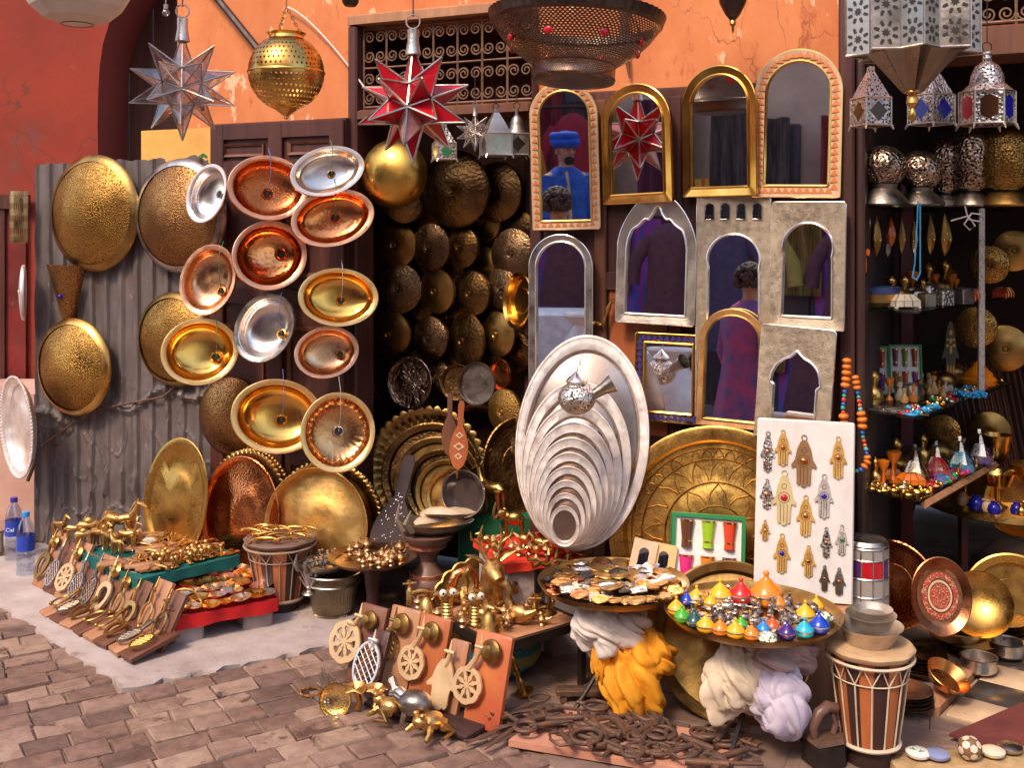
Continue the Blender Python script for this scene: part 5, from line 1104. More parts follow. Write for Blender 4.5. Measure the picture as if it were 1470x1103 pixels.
def drum(label, px, py, r, h, staves, skin, dark=False, waist=.6, rope=CREAM, tone=(WOODO, WOODD)):
    p = G(px, py); t = thing('hand_drum', label, 'drum', T((p.x, p.y, 0)) @ RZ(.2), None); 
    def rad(q): return r * (1.0 - (1 - waist) * (1 - q) ** 1.15) if q > .18 else r * (waist * .94)
    for k in range(staves):
        m = mb(); a0, a1 = 2 * pi * k / staves, 2 * pi * (k + 1) / staves - .004
        m.lathe([(rad(q) * .9, h * q) for q in (.02, .18, .2, .4, .6, .8, .97)], 3, a0=a0, a1=a1); m.build('stave', tone[k % 2], t)
    m = mb(); m.lathe([(r * .62 * .9, .0), (r * waist * .92, .003), (r * waist * .88, h * .17), (r * waist * .95, h * .19)], 36); m.build('foot', tone[1], t)
    m = mb(); m.lathe([(r * .95, h * .93), (r * 1.0, h * .95), (r * 1.02, h * .975), (r * .98, h * .995), (r * .9, h), (0, h * .998)], 40, mod=lambda a, k: 1 + .02 * sin(a * 9) * (k < 3)); m.build('drum_skin', skin, t)
    m = mb(); m.ring(r * 1.0, r * .035, 40, 6, (0, 0, h * .9)); m.build('rope_ring', rope, t); m = mb(); m.ring(rad(.2) * .96, r * .05, 40, 6, (0, 0, h * .19)); m.build('rope_ring', rope, t)
    n = 14; rp = mb()
    for k in range(n):
        a, b_ = 2 * pi * k / n, 2 * pi * (k + .5) / n; c = 2 * pi * (k + 1) / n
        pt = lambda an, q, e=1.0: (rad(q) * .93 * e * cos(an), rad(q) * .93 * e * sin(an), h * q)
        rp.tube([pt(b_, .2), pt(b_, .45), pt(b_, .74)], r * .02, 5); rp.tube([pt(a, .9, 1.05), pt(b_, .74)], r * .018, 5); rp.tube([pt(c, .9, 1.05), pt(b_, .74)], r * .018, 5)
    rp.ring(rad(.74) * .94, r * .018, 40, 5, (0, 0, h * .74)); tag(rp.build('lacing', rope, t), None, None, kind='stuff'); return t, p
HIDE = mat('drum_hide', (.55, .36, .2), .6, 0, (.38, .22, .11), 6, bump=.3, bs=30)
drum('low drum used as a stand by the gold tray', 402, 876, .148, .31, 14, mat('dark_hide', (.16, .09, .07), .6, bump=.3, bs=30), rope=mat('dark_cord', (.3, .2, .14), .8))
shared('tap_fitting', handle_mesh, BRASS)
for i in range(22):
    a, q = rr.uniform(0, 6.28), .12 * sqrt(rr.random()); p = G(402, 876); put('tap_fitting', 'turned golden handle heaped on the low drum', 'handle', SM['tap_fitting'], T((p.x + q * cos(a), p.y + q * sin(a), .311 + .006 * (i % 5))) @ RZ(rr.uniform(-.6, .6)) @ SCL(rr.uniform(.6, 1)), 'golden handles on the low drum')
p = G(478, 884); t = thing('engraved_bucket', 'engraved grey metal bucket beside the pedestal tray', 'bucket', T((p.x, p.y, 0))); m = mb()
m.lathe([(0, .005), (.075, 0), (.08, .004), (.08, .012), (.076, .02), (.085, .03), (.104, .135), (.112, .14), (.112, .15), (.106, .152), (.106, .175), (.116, .18), (.116, .186), (.108, .186), (.1, .15), (.07, .02), (0, .012)], 44); m.build('body', mat('embossed_pewter', (.42, .34, .24), .36, 1, (.25, .19, .12), 12, bump=.8, bs=60, bt='wave'), t)
m = mb(); m.ring(.113, .004, 40, 6, (0, 0, .145)); m.ring(.117, .004, 40, 6, (0, 0, .184)); m.build('band', DSILV, t)
r5 = random.Random(9)
bowlc = thing('horn_basket', 'dark horn tipped basket of beads resting on the bucket', 'basket', T((p.x - .02, p.y - .02, .187)) @ RZ(.3)); m = mb()
m.lathe([(0, .0), (.06, .002), (.1, .02), (.12, .045), (.115, .046), (.09, .02), (0, .008)], 30, 1.1, .9); m.build('basket', PEWTER, bowlc)
m = mb(); m.tube([(-.12, -.03, .03), (-.135, -.05, .06), (-.13, -.06, .1)], [.012, .009, .003], 8); m.tube([(-.09, -.07, .03), (-.1, -.09, .06), (-.09, -.1, .09)], [.012, .009, .003], 8); m.build('horn', mat('horn', (.25, .2, .15), .3, 0, (.1, .07, .05), 8), bowlc)
m = mb()
for i in range(90): a, q = r5.uniform(0, 6.28), .09 * sqrt(r5.random()); m.ball((q * cos(a), q * sin(a), .035 + r5.uniform(0, .03)), r5.uniform(.006, .011), 6, 4)
tag(m.build('beads', PEWTER, bowlc), None, None, kind='stuff')
# pedestal tray
p = G(535, 898); t = thing('pedestal_tray', 'round brown tray on a wooden pedestal with small brass lamps', 'tray', T((p.x, p.y, 0))); h = .265; m = mb()
m.lathe([(0, h), (.15, h), (.175, h + .012), (.18, h + .018), (.172, h + .014), (.15, h + .004)], 48); m.lathe([(0, h - .004), (.15, h - .004), (.18, h + .017)], 48); m.build('tray', mat('brown_bronze', (.34, .2, .12), .35, 1, (.22, .12, .07), 8, bump=.2, bs=60), t)
m = mb(); m.lathe([(0, 0), (.09, 0), (.09, .015), (.03, .03), (.025, .12), (.035, .2), (.05, h - .005)], 20); m.build('pedestal', WOODR, t)
def oil_lamp():
    m = mb(); m.lathe([(0, 0), (.014, 0), (.012, .004), (.005, .009), (.016, .016), (.019, .024), (.012, .032), (.004, .036), (.006, .04), (0, .046)], 14); m.tube([(.012, 0, .022), (.03, 0, .026), (.042, 0, .034)], [.008, .005, .004], 7); m.tube([(-.015, 0, .02), (-.032, 0, .03), (-.026, 0, .045), (-.014, 0, .036)], .0022, 5); return m
shared('oil_lamp', oil_lamp, mat('pink_brass', (.66, .42, .22), .4, 1, (.52, .3, .14), 8, bump=.1, bs=80))
for i in range(18):
    a, q = rr.uniform(0, 6.28), .14 * sqrt((i + .5) / 18); put('oil_lamp', 'little spouted brass lamp on the pedestal tray', 'oil lamp', SM['oil_lamp'], T((p.x + q * cos(a * 3), p.y + q * sin(a * 3), h + .002)) @ RZ(a) @ SCL(rr.uniform(.7, 1.2)), 'little lamps on the pedestal tray')
for i in range(10):
    a, q = rr.uniform(0, 6.28), .13 * sqrt(rr.random()); put('brass_spoon', 'flat brass spoon lying on the pedestal tray', 'spoon', shared('brass_spoon', lambda: mb().tube([(-.05, 0, .004), (0, 0, .004), (.03, 0, .005), (.045, 0, .004), (.06, 0, .004)], [.003, .003, .006, .012, .003], 8, flat=.35), BRASS), T((p.x + q * cos(a), p.y + q * sin(a), h + .006 + .003 * (i % 3))) @ RZ(rr.uniform(-.5, .5)), 'spoons on the pedestal tray')
# inlaid goblet with slippers basket
p = G(614, 892); t = thing('inlaid_goblet', 'turned wooden goblet stand with copper inlaid bands', 'stand', T((p.x, p.y, 0))); m = mb(); h = .36
m.lathe([(0, 0), (.085, 0), (.09, .02), (.088, .07), (.08, .1), (.085, .12), (.088, .16), (.075, .19), (.045, .22), (.036, .25), (.05, .285), (.07, .31), (.1, .34), (.11, h), (0, h)], 40); m.build('body', mat('turned_wood', (.2, .1, .075), .4, 0, (.13, .06, .045), 12, bump=.2, bs=30), t)
for z, r_ in ((.035, .0905), (.14, .088), (.195, .0735), (.315, .0745)): m = mb(); m.lathe([(r_ + .001, z - .011), (r_ + .003, z - .009), (r_ + .003, z + .009), (r_ + .001, z + .011)], 40); m.build('inlaid_band', mat('mosaic_copper', (.6, .26, .14), .35, .6, (.35, .12, .07), 60, edge=(.45, .55), bump=.3, bs=90), t)
t = thing('slipper_basket', 'dark basket of cream leather pieces on the inlaid goblet', 'basket', T((p.x + .03, p.y, h)) @ RZ(.2)); m = mb()
m.lathe([(0, .0), (.07, .002), (.12, .03), (.135, .05), (.13, .051), (.1, .025), (0, .01)], 30, 1.2, .8); m.build('basket', PEWTER, t)
m = mb(); m.tube([(-.13, -.04, .03), (-.16, -.05, .08), (-.15, -.05, .14)], [.014, .01, .003], 8); m.tube([(-.1, -.07, .03), (-.13, -.09, .07), (-.11, -.1, .12)], [.014, .01, .003], 8); m.build('horn', mat('horn', (.25, .2, .15), .3), t)
for i, (x, y_, a) in enumerate(((-.02, -.02, .2), (.05, .01, -.2), (.0, .03, .6), (.08, -.03, 0), (.02, -.05, -.35))):
    m = mb(); m.tube([(-.07, 0, 0), (-.05, 0, .008), (0, 0, .012), (.05, 0, .008), (.085, 0, .004)], [.012, .026, .03, .022, .004], 10, flat=.55); m.build('leather_piece', mat('cream_leather', (.6, .44, .3), .5, 0, (.42, .3, .2), 9, bump=.3, bs=30), t, T((x, y_, .05 + .01 * i)) @ RZ(a) @ RX(.2))
# ================================================================ centre: iron table of brass animals
def quad_frame(A, B_, C):                                          # local axes of a table from three corners
    A, B_, C = [Vector((p[0], p[1], 0)) for p in (A, B_, C)]; ex = C - B_; ey = A - B_; u = ex.normalized(); ly = (ey - u * ey.dot(u)).length
    ctr = B_ + ex / 2 + Vector((-u.y, u.x, 0)) * ly / 2; return T(ctr) @ RZ(atan2(u.y, u.x)), ex.length, ly
TM, TX, TY = quad_frame((-.36, 3.85), (-.046, 3.556), (.244, 3.778)); TH = .235
t = thing('iron_table', 'low black iron frame table with worn board top', 'table', TM)
for k in range(5): m = mb(); m.slab((0, 0, 0), (TX - .012, TY / 5 - .004, .012), .002); m.build('top_board', WOODT, t, T((0, -TY / 2 + TY / 5 * (k + .5), TH - .008)))
for sx in (-1, 1):
    m = mb(); m.bx(-.009, .009, -TY / 2 - .009, TY / 2 + .009, TH - .032, TH - .001); m.build('frame_bar', BLACKI, t, T((sx * (TX / 2), 0, 0)))
    m = mb(); m.bx(-TX / 2 + .0095, TX / 2 - .0095, -.009, .009, TH - .0315, TH - .0015); m.build('frame_bar', BLACKI, t, T((0, sx * TY / 2, 0)))
    for sy in (-1, 1): m = mb(); m.bx(-.011, .011, -.011, .011, .004, TH - .033); m.build('leg', BLACKI, t, T((sx * TX / 2, sy * TY / 2, 0)))
# striped sacks under the table
STRIPE = mat('striped_sack', (.03, .16, .2), .8, 0, (.25, .22, .05), 9, edge=(.48, .52), stretch=(.3, .3, 2.2), bump=.3, bs=160, rv=0)
b = mb(); b.ball((0, 0, .09), .16, 20, 12, 1.1, .7, .58); one('striped_sack', 'blue and olive striped cloth sack under the iron table', 'sack', b, STRIPE, T((-.06, 3.86, 0)) @ RZ(.4))
# red cloth stand
RS, RSM, RSX, RSY = board('red_stand', 'raised red cloth covered stand in front of the nested silver trays', G(648, 778, .38), G(760, 808, .38), G(872, 795, .38), .38, .03, cloth('scarlet_cloth', (.72, .035, .012)), cat='stand')
def cast(name, label, cat, fn, mt, px, py, h, rz=0.0, sc=1.0, group=None): return one(name, label, cat, fn() if callable(fn) else fn, mt, T(G(px, py, h)) @ RZ(rz) @ SCL(sc), group, 50)
cast('brass_stag', 'tall brass stag with branching antlers on the green crate', 'figurine', beast('deer', .2), FIG, 706, 740, .402, pi * .75)
cast('brass_elephant', 'brass elephant raising its trunk at the red stand', 'figurine', beast('elephant', .125), OLDB, 738, 772, .385, pi * .95)
def tortoise():
    m = mb(); m.ball((0, 0, .045), .04, 18, 10, 1.1, .9, .8)
    for a in (.7, 2.4, 3.9, 5.5): m.tube([(.025 * cos(a), .02 * sin(a), .035), (.036 * cos(a), .03 * sin(a), .0)], [.009, .007], 6)
    m.tube([(.035, 0, .045), (.055, 0, .06), (.066, 0, .058)], [.01, .008, .009], 7); return m
def crane():
    m = mb(); m.ball((0, 0, .085), .022, 12, 8, 1.5, .8, .9); m.tube([(.025, 0, .09), (.04, 0, .12), (.03, 0, .155), (.04, 0, .18), (.075, 0, .178)], [.01, .006, .005, .008, .002], 7)
    m.tube([(-.03, 0, .09), (-.06, 0, .07)], [.014, .002], 6)
    for y_ in (-.008, .008): m.tube([(0, y_, .07), (.002, y_, .035), (0, y_, .004)], [.005, .003, .003], 5)
    m.lathe([(0, 0), (.03, 0), (.03, .005), (0, .006)], 16); return m
def bird():
    m = mb(); m.ball((0, 0, .03), .018, 12, 8, 1.4, .9, 1); m.tube([(.02, 0, .035), (.032, 0, .055), (.048, 0, .054)], [.011, .01, .002], 7); m.tube([(-.02, 0, .032), (-.05, 0, .045)], [.011, .003], 6); m.lathe([(0, 0), (.014, 0), (.006, .006), (.005, .016)], 10); return m
cast('brass_tortoise', 'round bodied brass tortoise on the red stand', 'figurine', tortoise, FIG, 806, 797, .385, .3, 1.1); cast('brass_crane', 'brass long legged crane before the nested trays', 'figurine', crane, FIG, 836, 794, .385, pi * .9, 1.25)
for i, (px, py, k) in enumerate(((700, 786, 'bird'), (720, 790, 'bird'), (752, 785, 'bird'), (760, 795, 'oil'), (775, 790, 'bird'), (784, 797, 'oil'), (745, 797, 'oil'), (770, 800, 'bird'), (792, 790, 'oil'), (815, 800, 'bird'), (735, 793, 'oil'), (710, 795, 'bird'), (762, 780, 'oil'), (780, 783, 'bird'))):
    if k == 'bird': put('brass_bird', 'little brass bird crowded on the red stand', 'figurine', shared('brass_bird', bird, FIG), T(G(px, py, .385)) @ RZ(rr.uniform(0, 6)), 'brass birds on the red stand')
    else: put('oil_lamp', 'little spouted brass lamp on the red stand', 'oil lamp', SM['oil_lamp'], T(G(px, py, .385)) @ RZ(rr.uniform(0, 6)), 'little lamps on the red stand')
# things on the iron table
def stag_head():
    m = mb(); m.lathe([(0, 0), (.04, 0), (.045, .01), (.035, .03), (.036, .06), (.04, .085)], 18); m.tube([(0, 0, .07), (0, -.005, .11), (0, -.015, .13)], [.042, .036, .034], 12)
    m.tube([(0, 0, .135), (0, -.03, .13), (0, -.065, .115), (0, -.075, .112)], [.034, .032, .02, .016], 12, flat=.85)
    for sg in (1, -1):
        m.tube([(sg * .028, .005, .15), (sg * .05, .01, .165), (sg * .085, .0, .18)], [.012, .017, .002], 8, flat=.5)
        m.tube([(sg * .015, .005, .16), (sg * .03, .015, .19), (sg * .04, .01, .225), (sg * .028, .005, .265)], [.007, .006, .006, .002], 6); m.tube([(sg * .035, .012, .205), (sg * .065, .005, .225), (sg * .07, 0, .25)], [.005, .004, .001], 6); m.tube([(sg * .02, .01, .175), (sg * .012, -.015, .2)], [.005, .001], 6)
    return m
def eyed_tap():
    m = mb()
    for k in range(6): m.M = T((0, 0, .012 * k)); m.lathe([(.022 - .001 * k, 0), (.025 - .001 * k, .006), (.02 - .001 * k, .012)], 16)
    m.M = Matrix.Identity(4); m.lathe([(0, 0), (.03, 0), (.03, .004), (.02, .006)], 16); m.tube([(0, 0, .07), (0, -.004, .09), (0, -.012, .105)], [.018, .022, .016], 12); return m
def eyed(label, px, py, rz, sc):
    t = thing('eyed_ornament', label, 'ornament', T(G(px, py, TH + .001)) @ RZ(rz) @ SCL(sc), 'brass ornaments on the iron table'); eyed_tap().build('body', FIG, t)
    for sg in (1, -1):
        m = mb(); m.M = T((sg * .018, -.016, .105)) @ AX; m.lathe([(.0125, -.008), (.013, 0), (.010, .003), (.004, .004)], 16); e = m.build('eye', paint('eye_white', (.8, .74, .62), .3), t)
        m = mb(); m.M = T((sg * .018, -.0212, .105)) @ AX; m.lathe([(.0042, -.0015), (.003, .001), (0, .0015)], 12); m.build('pupil', BLACK, e)
def bell():
    m = mb(); m.lathe([(0, .045), (.034, 0), (.036, 0), (.033, .008), (.027, .02), (.022, .042), (.012, .052), (.005, .056), (.006, .064), (0, .068)], 22); return m
def faucet():
    m = mb(); m.lathe([(0, 0), (.014, 0), (.012, .01), (.013, .05), (.008, .056), (.006, .075)], 14); m.tube([(0, 0, .04), (.04, 0, .045), (.07, 0, .04), (.078, 0, .015)], [.012, .012, .011, .013], 10); m.tube([(-.025, 0, .076), (.025, 0, .076)], .005, 7); m.tube([(0, -.025, .076), (0, .025, .076)], .005, 7); m.tube([(0, 0, .07), (0, 0, .09)], .005, 7); return m
def duck():
    m = mb(); m.ball((0, 0, .035), .032, 16, 10, 1.35, .85, 1); m.tube([(.03, 0, .05), (.045, 0, .085), (.035, 0, .115), (.05, 0, .13), (.08, 0, .122)], [.02, .013, .012, .017, .004], 10); m.tube([(-.035, 0, .04), (-.07, 0, .06)], [.02, .003], 8); return m
cast('stag_bust', 'brass stag head bust with antlers on the iron table', 'ornament', stag_head, FIG, 706, 876, TH, .35, 1.15)
eyed('ribbed brass ornament with big white eyes nearer the faucet', 642, 893, .3, 1.0); eyed('ribbed brass ornament with big white eyes by the stag bust', 682, 897, .45, .95)
cast('brass_faucet', 'brass faucet with cross handle at the table corner', 'faucet', faucet, FIG, 588, 868, TH, .3, 1.0); cast('brass_faucet', 'brass faucet with cross handle beside the brass duck', 'faucet', faucet, BRASS, 768, 888, TH, 1.6, .9)
cast('brass_bell', 'gold hand bell beside the corner faucet', 'bell', bell, FIG, 612, 880, TH, 0, 1.0); cast('brass_bell', 'old brass bell under the stag bust', 'bell', bell, OLDB, 702, 904, TH, 0, 1.1)
cast('brass_duck', 'brass duck with curved neck on the iron table', 'figurine', duck, FIG, 745, 896, TH, 2.6, 1.0); cast('brass_duck', 'small old brass duck behind the eyed ornaments', 'figurine', duck, OLDB, 655, 868, TH, .4, .9)
b = mb(); b.tube([(-.04, 0, .0), (-.055, 0, .05), (-.035, 0, .1), (.01, 0, .115), (.04, 0, .08), (.045, 0, .03)], [.02, .021, .02, .017, .013, .006], 12); cast('copper_horn', 'curved copper horn standing on the iron table', 'horn', b, HCOPPER, 668, 862, TH, .3)
b = mb()
for k in range(5): a = 2 * pi * k / 5; b.tube([(0, 0, .14), (.03 * cos(a), .03 * sin(a), .155), (.06 * cos(a), .06 * sin(a), .15), (.07 * cos(a), .07 * sin(a), .17)], [.006, .007, .006, .003], 7)
b.tube([(0, 0, 0), (.008, 0, .04), (-.006, 0, .09), (0, 0, .14)], .006, 8); b.lathe([(0, 0), (.03, 0), (.028, .006), (.008, .012)], 18); cast('branch_holder', 'brass twisted branch candle holder at the table end', 'candle holder', b, OLDB, 785, 880, TH, .2, 1.2)
for i in range(7): put('oil_lamp', 'little spouted brass lamp on the iron table', 'oil lamp', SM['oil_lamp'], T(G((600, 628, 664, 724, 756, 690, 778)[i], (872, 888, 900, 884, 878, 884, 897)[i], TH + .001)) @ RZ(i) @ SCL(.9), 'little lamps on the iron table')
b = mb(); a_, c_ = Vector(G(716, 893, TH + .03)), Vector(G(752, 994, .02)); ax = (c_ - a_); n_ = 18
b.tube([a_ + ax * (i / n_) for i in range(n_ + 1)], [(.008, .012, .016, .012, .008, .013, .013, .009, .011, .018, .011, .009, .012, .012, .008, .014, .009, .012, .012)[i] for i in range(n_ + 1)], 12)
q_ = ax.to_track_quat('Z', 'Y').to_matrix().to_4x4(); b.M = T(c_) @ q_; b.lathe([(0, -.004), (.034, -.002), (.034, .004), (.014, .01), (0, .012)], 20); b.M = T(a_) @ q_; b.lathe([(0, -.01), (.024, -.006), (.026, 0), (.01, .006)], 18)
one('brass_candlestick', 'turned brass candlestick leaning on the iron table edge', 'candlestick', b, BRASS)
for i in range(22):
    u, v = rr.uniform(-.44, .44), rr.uniform(-.42, .42); k = rr.choice(('brass_bird', 'oil_lamp', 'turned_ornament')); me = SM['door_knob'] if k == 'turned_ornament' else SM[k]
    put(k, {'brass_bird': 'little brass bird squeezed in on the iron table', 'oil_lamp': 'little spouted brass lamp on the iron table', 'turned_ornament': 'turned golden knob on the iron table'}[k], {'brass_bird': 'figurine', 'oil_lamp': 'oil lamp', 'turned_ornament': 'knob'}[k], me, TM @ T((u * TX, v * TY, TH + .001)) @ RZ(rr.uniform(0, 6)) @ SCL(rr.uniform(.8, 1.3)), {'brass_bird': 'brass birds on the iron table', 'oil_lamp': 'little lamps on the iron table', 'turned_ornament': 'knobs on the iron table'}[k])
# knocker boards standing before the table
def big_knock(label, px, py, w_, h_, yaw, tilt, pm, kind, km, dx, dz, R, boss=True, sz=None):
    p = G(px, py); t = thing('knocker_board', label, 'door knocker', T((p.x, p.y, .012)) @ RZ(yaw) @ RX(-tilt), 'knocker boards standing by the iron table')
    m = mb(); m.M = RX(pi / 2); m.slab((0, h_ / 2, -.01), (w_, h_, .02), .004); m.build('plank', pm, t)
    fn = {'flower': lambda: flower_plate(R), 'lattice': lambda: lattice(R * 1.5, R * 2.1), 'hand': lambda: mb().prism(hamsa_pts(R * 2.2, R * 2.6), -.004, .004)}[kind]
    fn().build('knocker_plate', km, t, T((dx, -.026, dz)), 50)
    m = mb(); m.tube([(dx, -.026, dz + R * .96), (dx * .6, -.03, h_ * .72), (dx * .35, -.032, h_ * .84)], [.012, .009, .007], 8); m.tube([(dx * .35 - .02, -.036, h_ * .84), (dx * .35 + .02, -.036, h_ * .84)], .006, 8); m.tube([(dx * .35, -.034, h_ * .86), (dx * .35, -.036, h_ * 1.0)], [.006, .002], 6); m.build('arm', km, t)
    if boss: m = mb(); m.M = T((w_ * .1, -.021, h_ * .82)) @ AX; m.lathe([(w_ * .27, 0), (w_ * .26, .008), (w_ * .16, .018), (w_ * .13, .03), (0, .034)], 26); m.build('boss', OLDB, t)
    return t
def hamsa_pts(w_, h_):
    H_ = [(0, .5), (.14, .46), (.26, .3), (.33, .08), (.47, -.04), (.45, -.11), (.3, -.07), (.27, -.14), (.26, -.43), (.2, -.48), (.13, -.45), (.09, -.5), (0, -.52)]
    P = [(-x, z) for x, z in H_] + [(x, z) for x, z in reversed(H_[1:-1])]; return [(x * w_, z * h_) for x, z in P]
YK = -.62
big_knock('brown plank with a wide cream brass flower knocker', 512, 990, .12, .27, YK, .34, WOODB, 'flower', PALEB, -.075, .13, .07)
big_knock('tan plank with a dark leaf knocker behind the silver lattice', 560, 1000, .13, .28, YK, .3, WOODT, 'lattice', OLDB, -.03, .15, .05)
big_knock('silver openwork lattice knocker on a dark strip', 528, 1008, .05, .22, YK, .38, WOODR, 'lattice', mat('white_metal', (.8, .77, .74), .3, .8), -.02, .1, .075, False)
big_knock('orange plank with a small flower knocker', 604, 1015, .13, .28, YK, .28, WOODO, 'flower', PALEB, -.05, .12, .055)
big_knock('narrow plank with a cream hand shaped knocker', 640, 1036, .07, .24, YK, .32, WOODT, 'hand', PALEB, -.02, .1, .06, False)
big_knock('red orange plank with a flower knocker and round boss', 688, 1052, .14, .29, YK, .28, mat('vermilion_wood', (.45, .08, .04), .4, 0, (.5, .2, .06), 4, bump=.2, bs=20), 'flower', PALEB, -.055, .12, .056)
# floor plank with cast frogs, strainer, blossoms
p0, p1 = G(520, 1020), G(668, 1072); m = mb(); L_ = (p1 - p0).length
m.slab((0, 0, .008), (L_, .16, .014), .003); ang = atan2(p1.y - p0.y, p1.x - p0.x); one('floor_plank', 'dark plank lying on the setts under the cast frogs', 'plank', m, WOODD, T(((p0.x + p1.x) / 2 + .05, (p0.y + p1.y) / 2 + .07, .012)) @ RZ(ang))
def frog():
    m = mb(); m.ball((0, 0, .025), .028, 16, 10, 1.25, .95, .8); m.ball((.038, 0, .036), .02, 12, 8, 1, 1, .75)
    for sg in (1, -1):
        m.ball((.04, sg * .013, .052), .008, 8, 6); m.tube([(-.02, sg * .022, .02), (.0, sg * .048, .026), (-.028, sg * .05, .006), (.012, sg * .058, .003)], [.015, .012, .008, .005], 8); m.tube([(.022, sg * .022, .02), (.036, sg * .036, .01), (.05, sg * .04, .002)], [.01, .008, .006], 7)
    return m
cast('cast_frog', 'shiny gold cast frog by the orange plank', 'figurine', frog, FIG, 560, 1026, .026, 2.6, 1.15); cast('cast_frog', 'gold cast frog on the end of the floor plank', 'figurine', frog, FIG, 620, 1050, .026, -2.4, 1.25)
cast('cast_turtle', 'dark silver turtle with pointed shell by the frogs', 'figurine', tortoise, PEWTER, 596, 1036, .026, 2.9, 1.3)
cast('cast_bird', 'silver and gold cast bird beside the gold frog', 'figurine', bird, SILVER, 574, 1018, .026, 2.2, 1.5)
t = thing('brass_strainer', 'gold perforated strainer dish lying tilted on the setts', 'strainer', T(G(482, 1026)) @ T((0, 0, .045)) @ RZ(-.1) @ RX(-.25)); m = mb(); m.M = AX
m.lathe([(0, -.012), (.03, -.011), (.044, -.006), (.05, .004), (.053, .005)], 36); m.build('sieve', mat('sieve_gold', (.9, .62, .2), .25, 1, holes=(20, 6, .22)), t); m = mb(); m.M = AX; m.lathe([(.049, -.014), (.053, .0), (.055, .006), (.052, .006)], 36); m.build('rim', GOLD, t)
def blossom():
    m = mb(); m.tube([(0, 0, .008), (.01, 0, .03), (0, 0, .06)], [.01, .008, .01], 8)
    for k in range(5): a = 2 * pi * k / 5; m.tube([(0, 0, .055), (.025 * cos(a), .025 * sin(a), .075), (.045 * cos(a), .045 * sin(a), .07)], [.008, .022, .004], 8, flat=.3)
    return m
cast('brass_blossom', 'brass blossom hook with cupped petals on the setts', 'ornament', blossom, BRASS, 512, 1022, .01, .2, 1.1); cast('brass_blossom', 'brass blossom hook with cupped petals beside the plank end', 'ornament', blossom, FIG, 538, 1020, .01, 1.2, 1.0)
b = mb(); b.ring(.035, .004, 24, 6, (0, 0, .006), 'z', 1, .7); one('brass_ring', 'oval brass pull ring lying on the setts', 'ring', b, BRASS, T(G(446, 996)) @ RX(.2))
b = leafy(); one('coral_ornament', 'pale branching ornament by the gold strainer', 'ornament', b, DSILV, T(G(470, 1005)) @ SCL(1.1))
# ---- rusty keys and tools on a salmon board
m = mb(); p0, p1 = G(770, 1052), G(1150, 1100); q0 = G(860, 1018)
SALM = mat('salmon_board', (.52, .24, .16), .8, 0, (.4, .16, .1), 8, bump=.3, bs=30)
c0, c1, c2 = G(730, 1078), G(795, 1030), G(1080, 1075); c3 = c0 + (c2 - c1)
m.add([c0, c1, c2, c3] + [c + Vector((0, 0, .02)) for c in (c0, c1, c2, c3)], [(7, 6, 5, 4), (0, 1, 5, 4), (1, 2, 6, 5), (2, 3, 7, 6), (3, 0, 4, 7)])
one('salmon_board', 'salmon coloured board on the floor under the rusty keys', 'board', m, SALM, T((0, 0, .012)))
def key_mesh(L=.12, R=.026, bit=.03):
    m = mb(); m.ring(R, .0055, 20, 6, (0, 0, 0), 'z'); m.tube([(R, 0, 0), (R + .01, 0, 0), (L, 0, 0)], [.008, .006, .0055], 8); m.bx(L * .8, L * .97, .0, bit, -.003, .003); m.bx(L * .55, L * .62, .0, bit * .6, -.003, .003); return m
def lock_mesh():
    m = mb(); m.tube([(-.05, 0, 0), (.05, 0, 0)], .0085, 10); m.tube([(-.045, 0, .0), (-.045, .04, 0), (0, .055, 0), (.045, .04, 0), (.045, 0, 0)], .005, 7); return m
def shackle(): m = mb(); m.ring(.042, .0075, 26, 8, (0, 0, 0), 'z'); m.tube([(.04, 0, 0), (.07, 0, .004)], [.009, .007], 8); return m
def spike(): m = mb(); m.tube([(-.07, 0, 0), (0, 0, .001), (.07, 0, 0)], [.006, .009, .003], 8); return m
for k, fn in (('iron_key', key_mesh), ('iron_padlock', lock_mesh), ('iron_shackle', shackle), ('iron_spike', spike)): shared(k, fn, IRON)
KL = {'iron_key': 'rusty iron key in the heap on the salmon board', 'iron_padlock': 'rusty iron bar padlock in the heap on the salmon board', 'iron_shackle': 'thick rusty iron ring in the heap on the salmon board', 'iron_spike': 'rusty iron spike in the heap on the salmon board'}
for i in range(50):
    u, v = rr.random(), rr.random(); q = c0.lerp(c1, v).lerp(c3.lerp(c2, v), u); k = rr.choice(('iron_key', 'iron_padlock', 'iron_padlock', 'iron_shackle', 'iron_shackle')) if u > .22 else rr.choice(('iron_spike', 'iron_padlock', 'iron_key'))
    put(k, KL[k], k.split('_')[1], SM[k], T((q.x, q.y, .043 + .007 * (i % 4))) @ RZ(rr.uniform(-.5, 1.2) if k == 'iron_spike' else rr.uniform(0, 6.28)) @ RX(rr.uniform(-.12, .12)) @ SCL(rr.uniform(.85, 1.3)), 'rusty iron on the salmon board')
def scissors():
    m = mb()
    for sg in (1, -1): m.tube([(-.06, -sg * .01, 0), (0, 0, .002 * sg), (.09, sg * .012, .002 * sg), (.13, sg * .022, .002 * sg)], [.003, .009, .008, .006], 7, flat=.35); m.ring(.03, .005, 20, 6, (.155, sg * .036, .002 * sg), 'z', 1.2, .85)
    return m
shared('iron_scissors', scissors, IRON)
for i, (px, py, a) in enumerate(((690, 1070, .6), (712, 1080, .85), (735, 1060, .4), (722, 1048, .5))): put('iron_scissors', 'rusty long handled shears by the vermilion plank', 'shears', SM['iron_scissors'], T(G(px, py)) @ T((0, 0, .022 + .01 * i)) @ RZ(a) @ RX(.08), 'rusty shears')
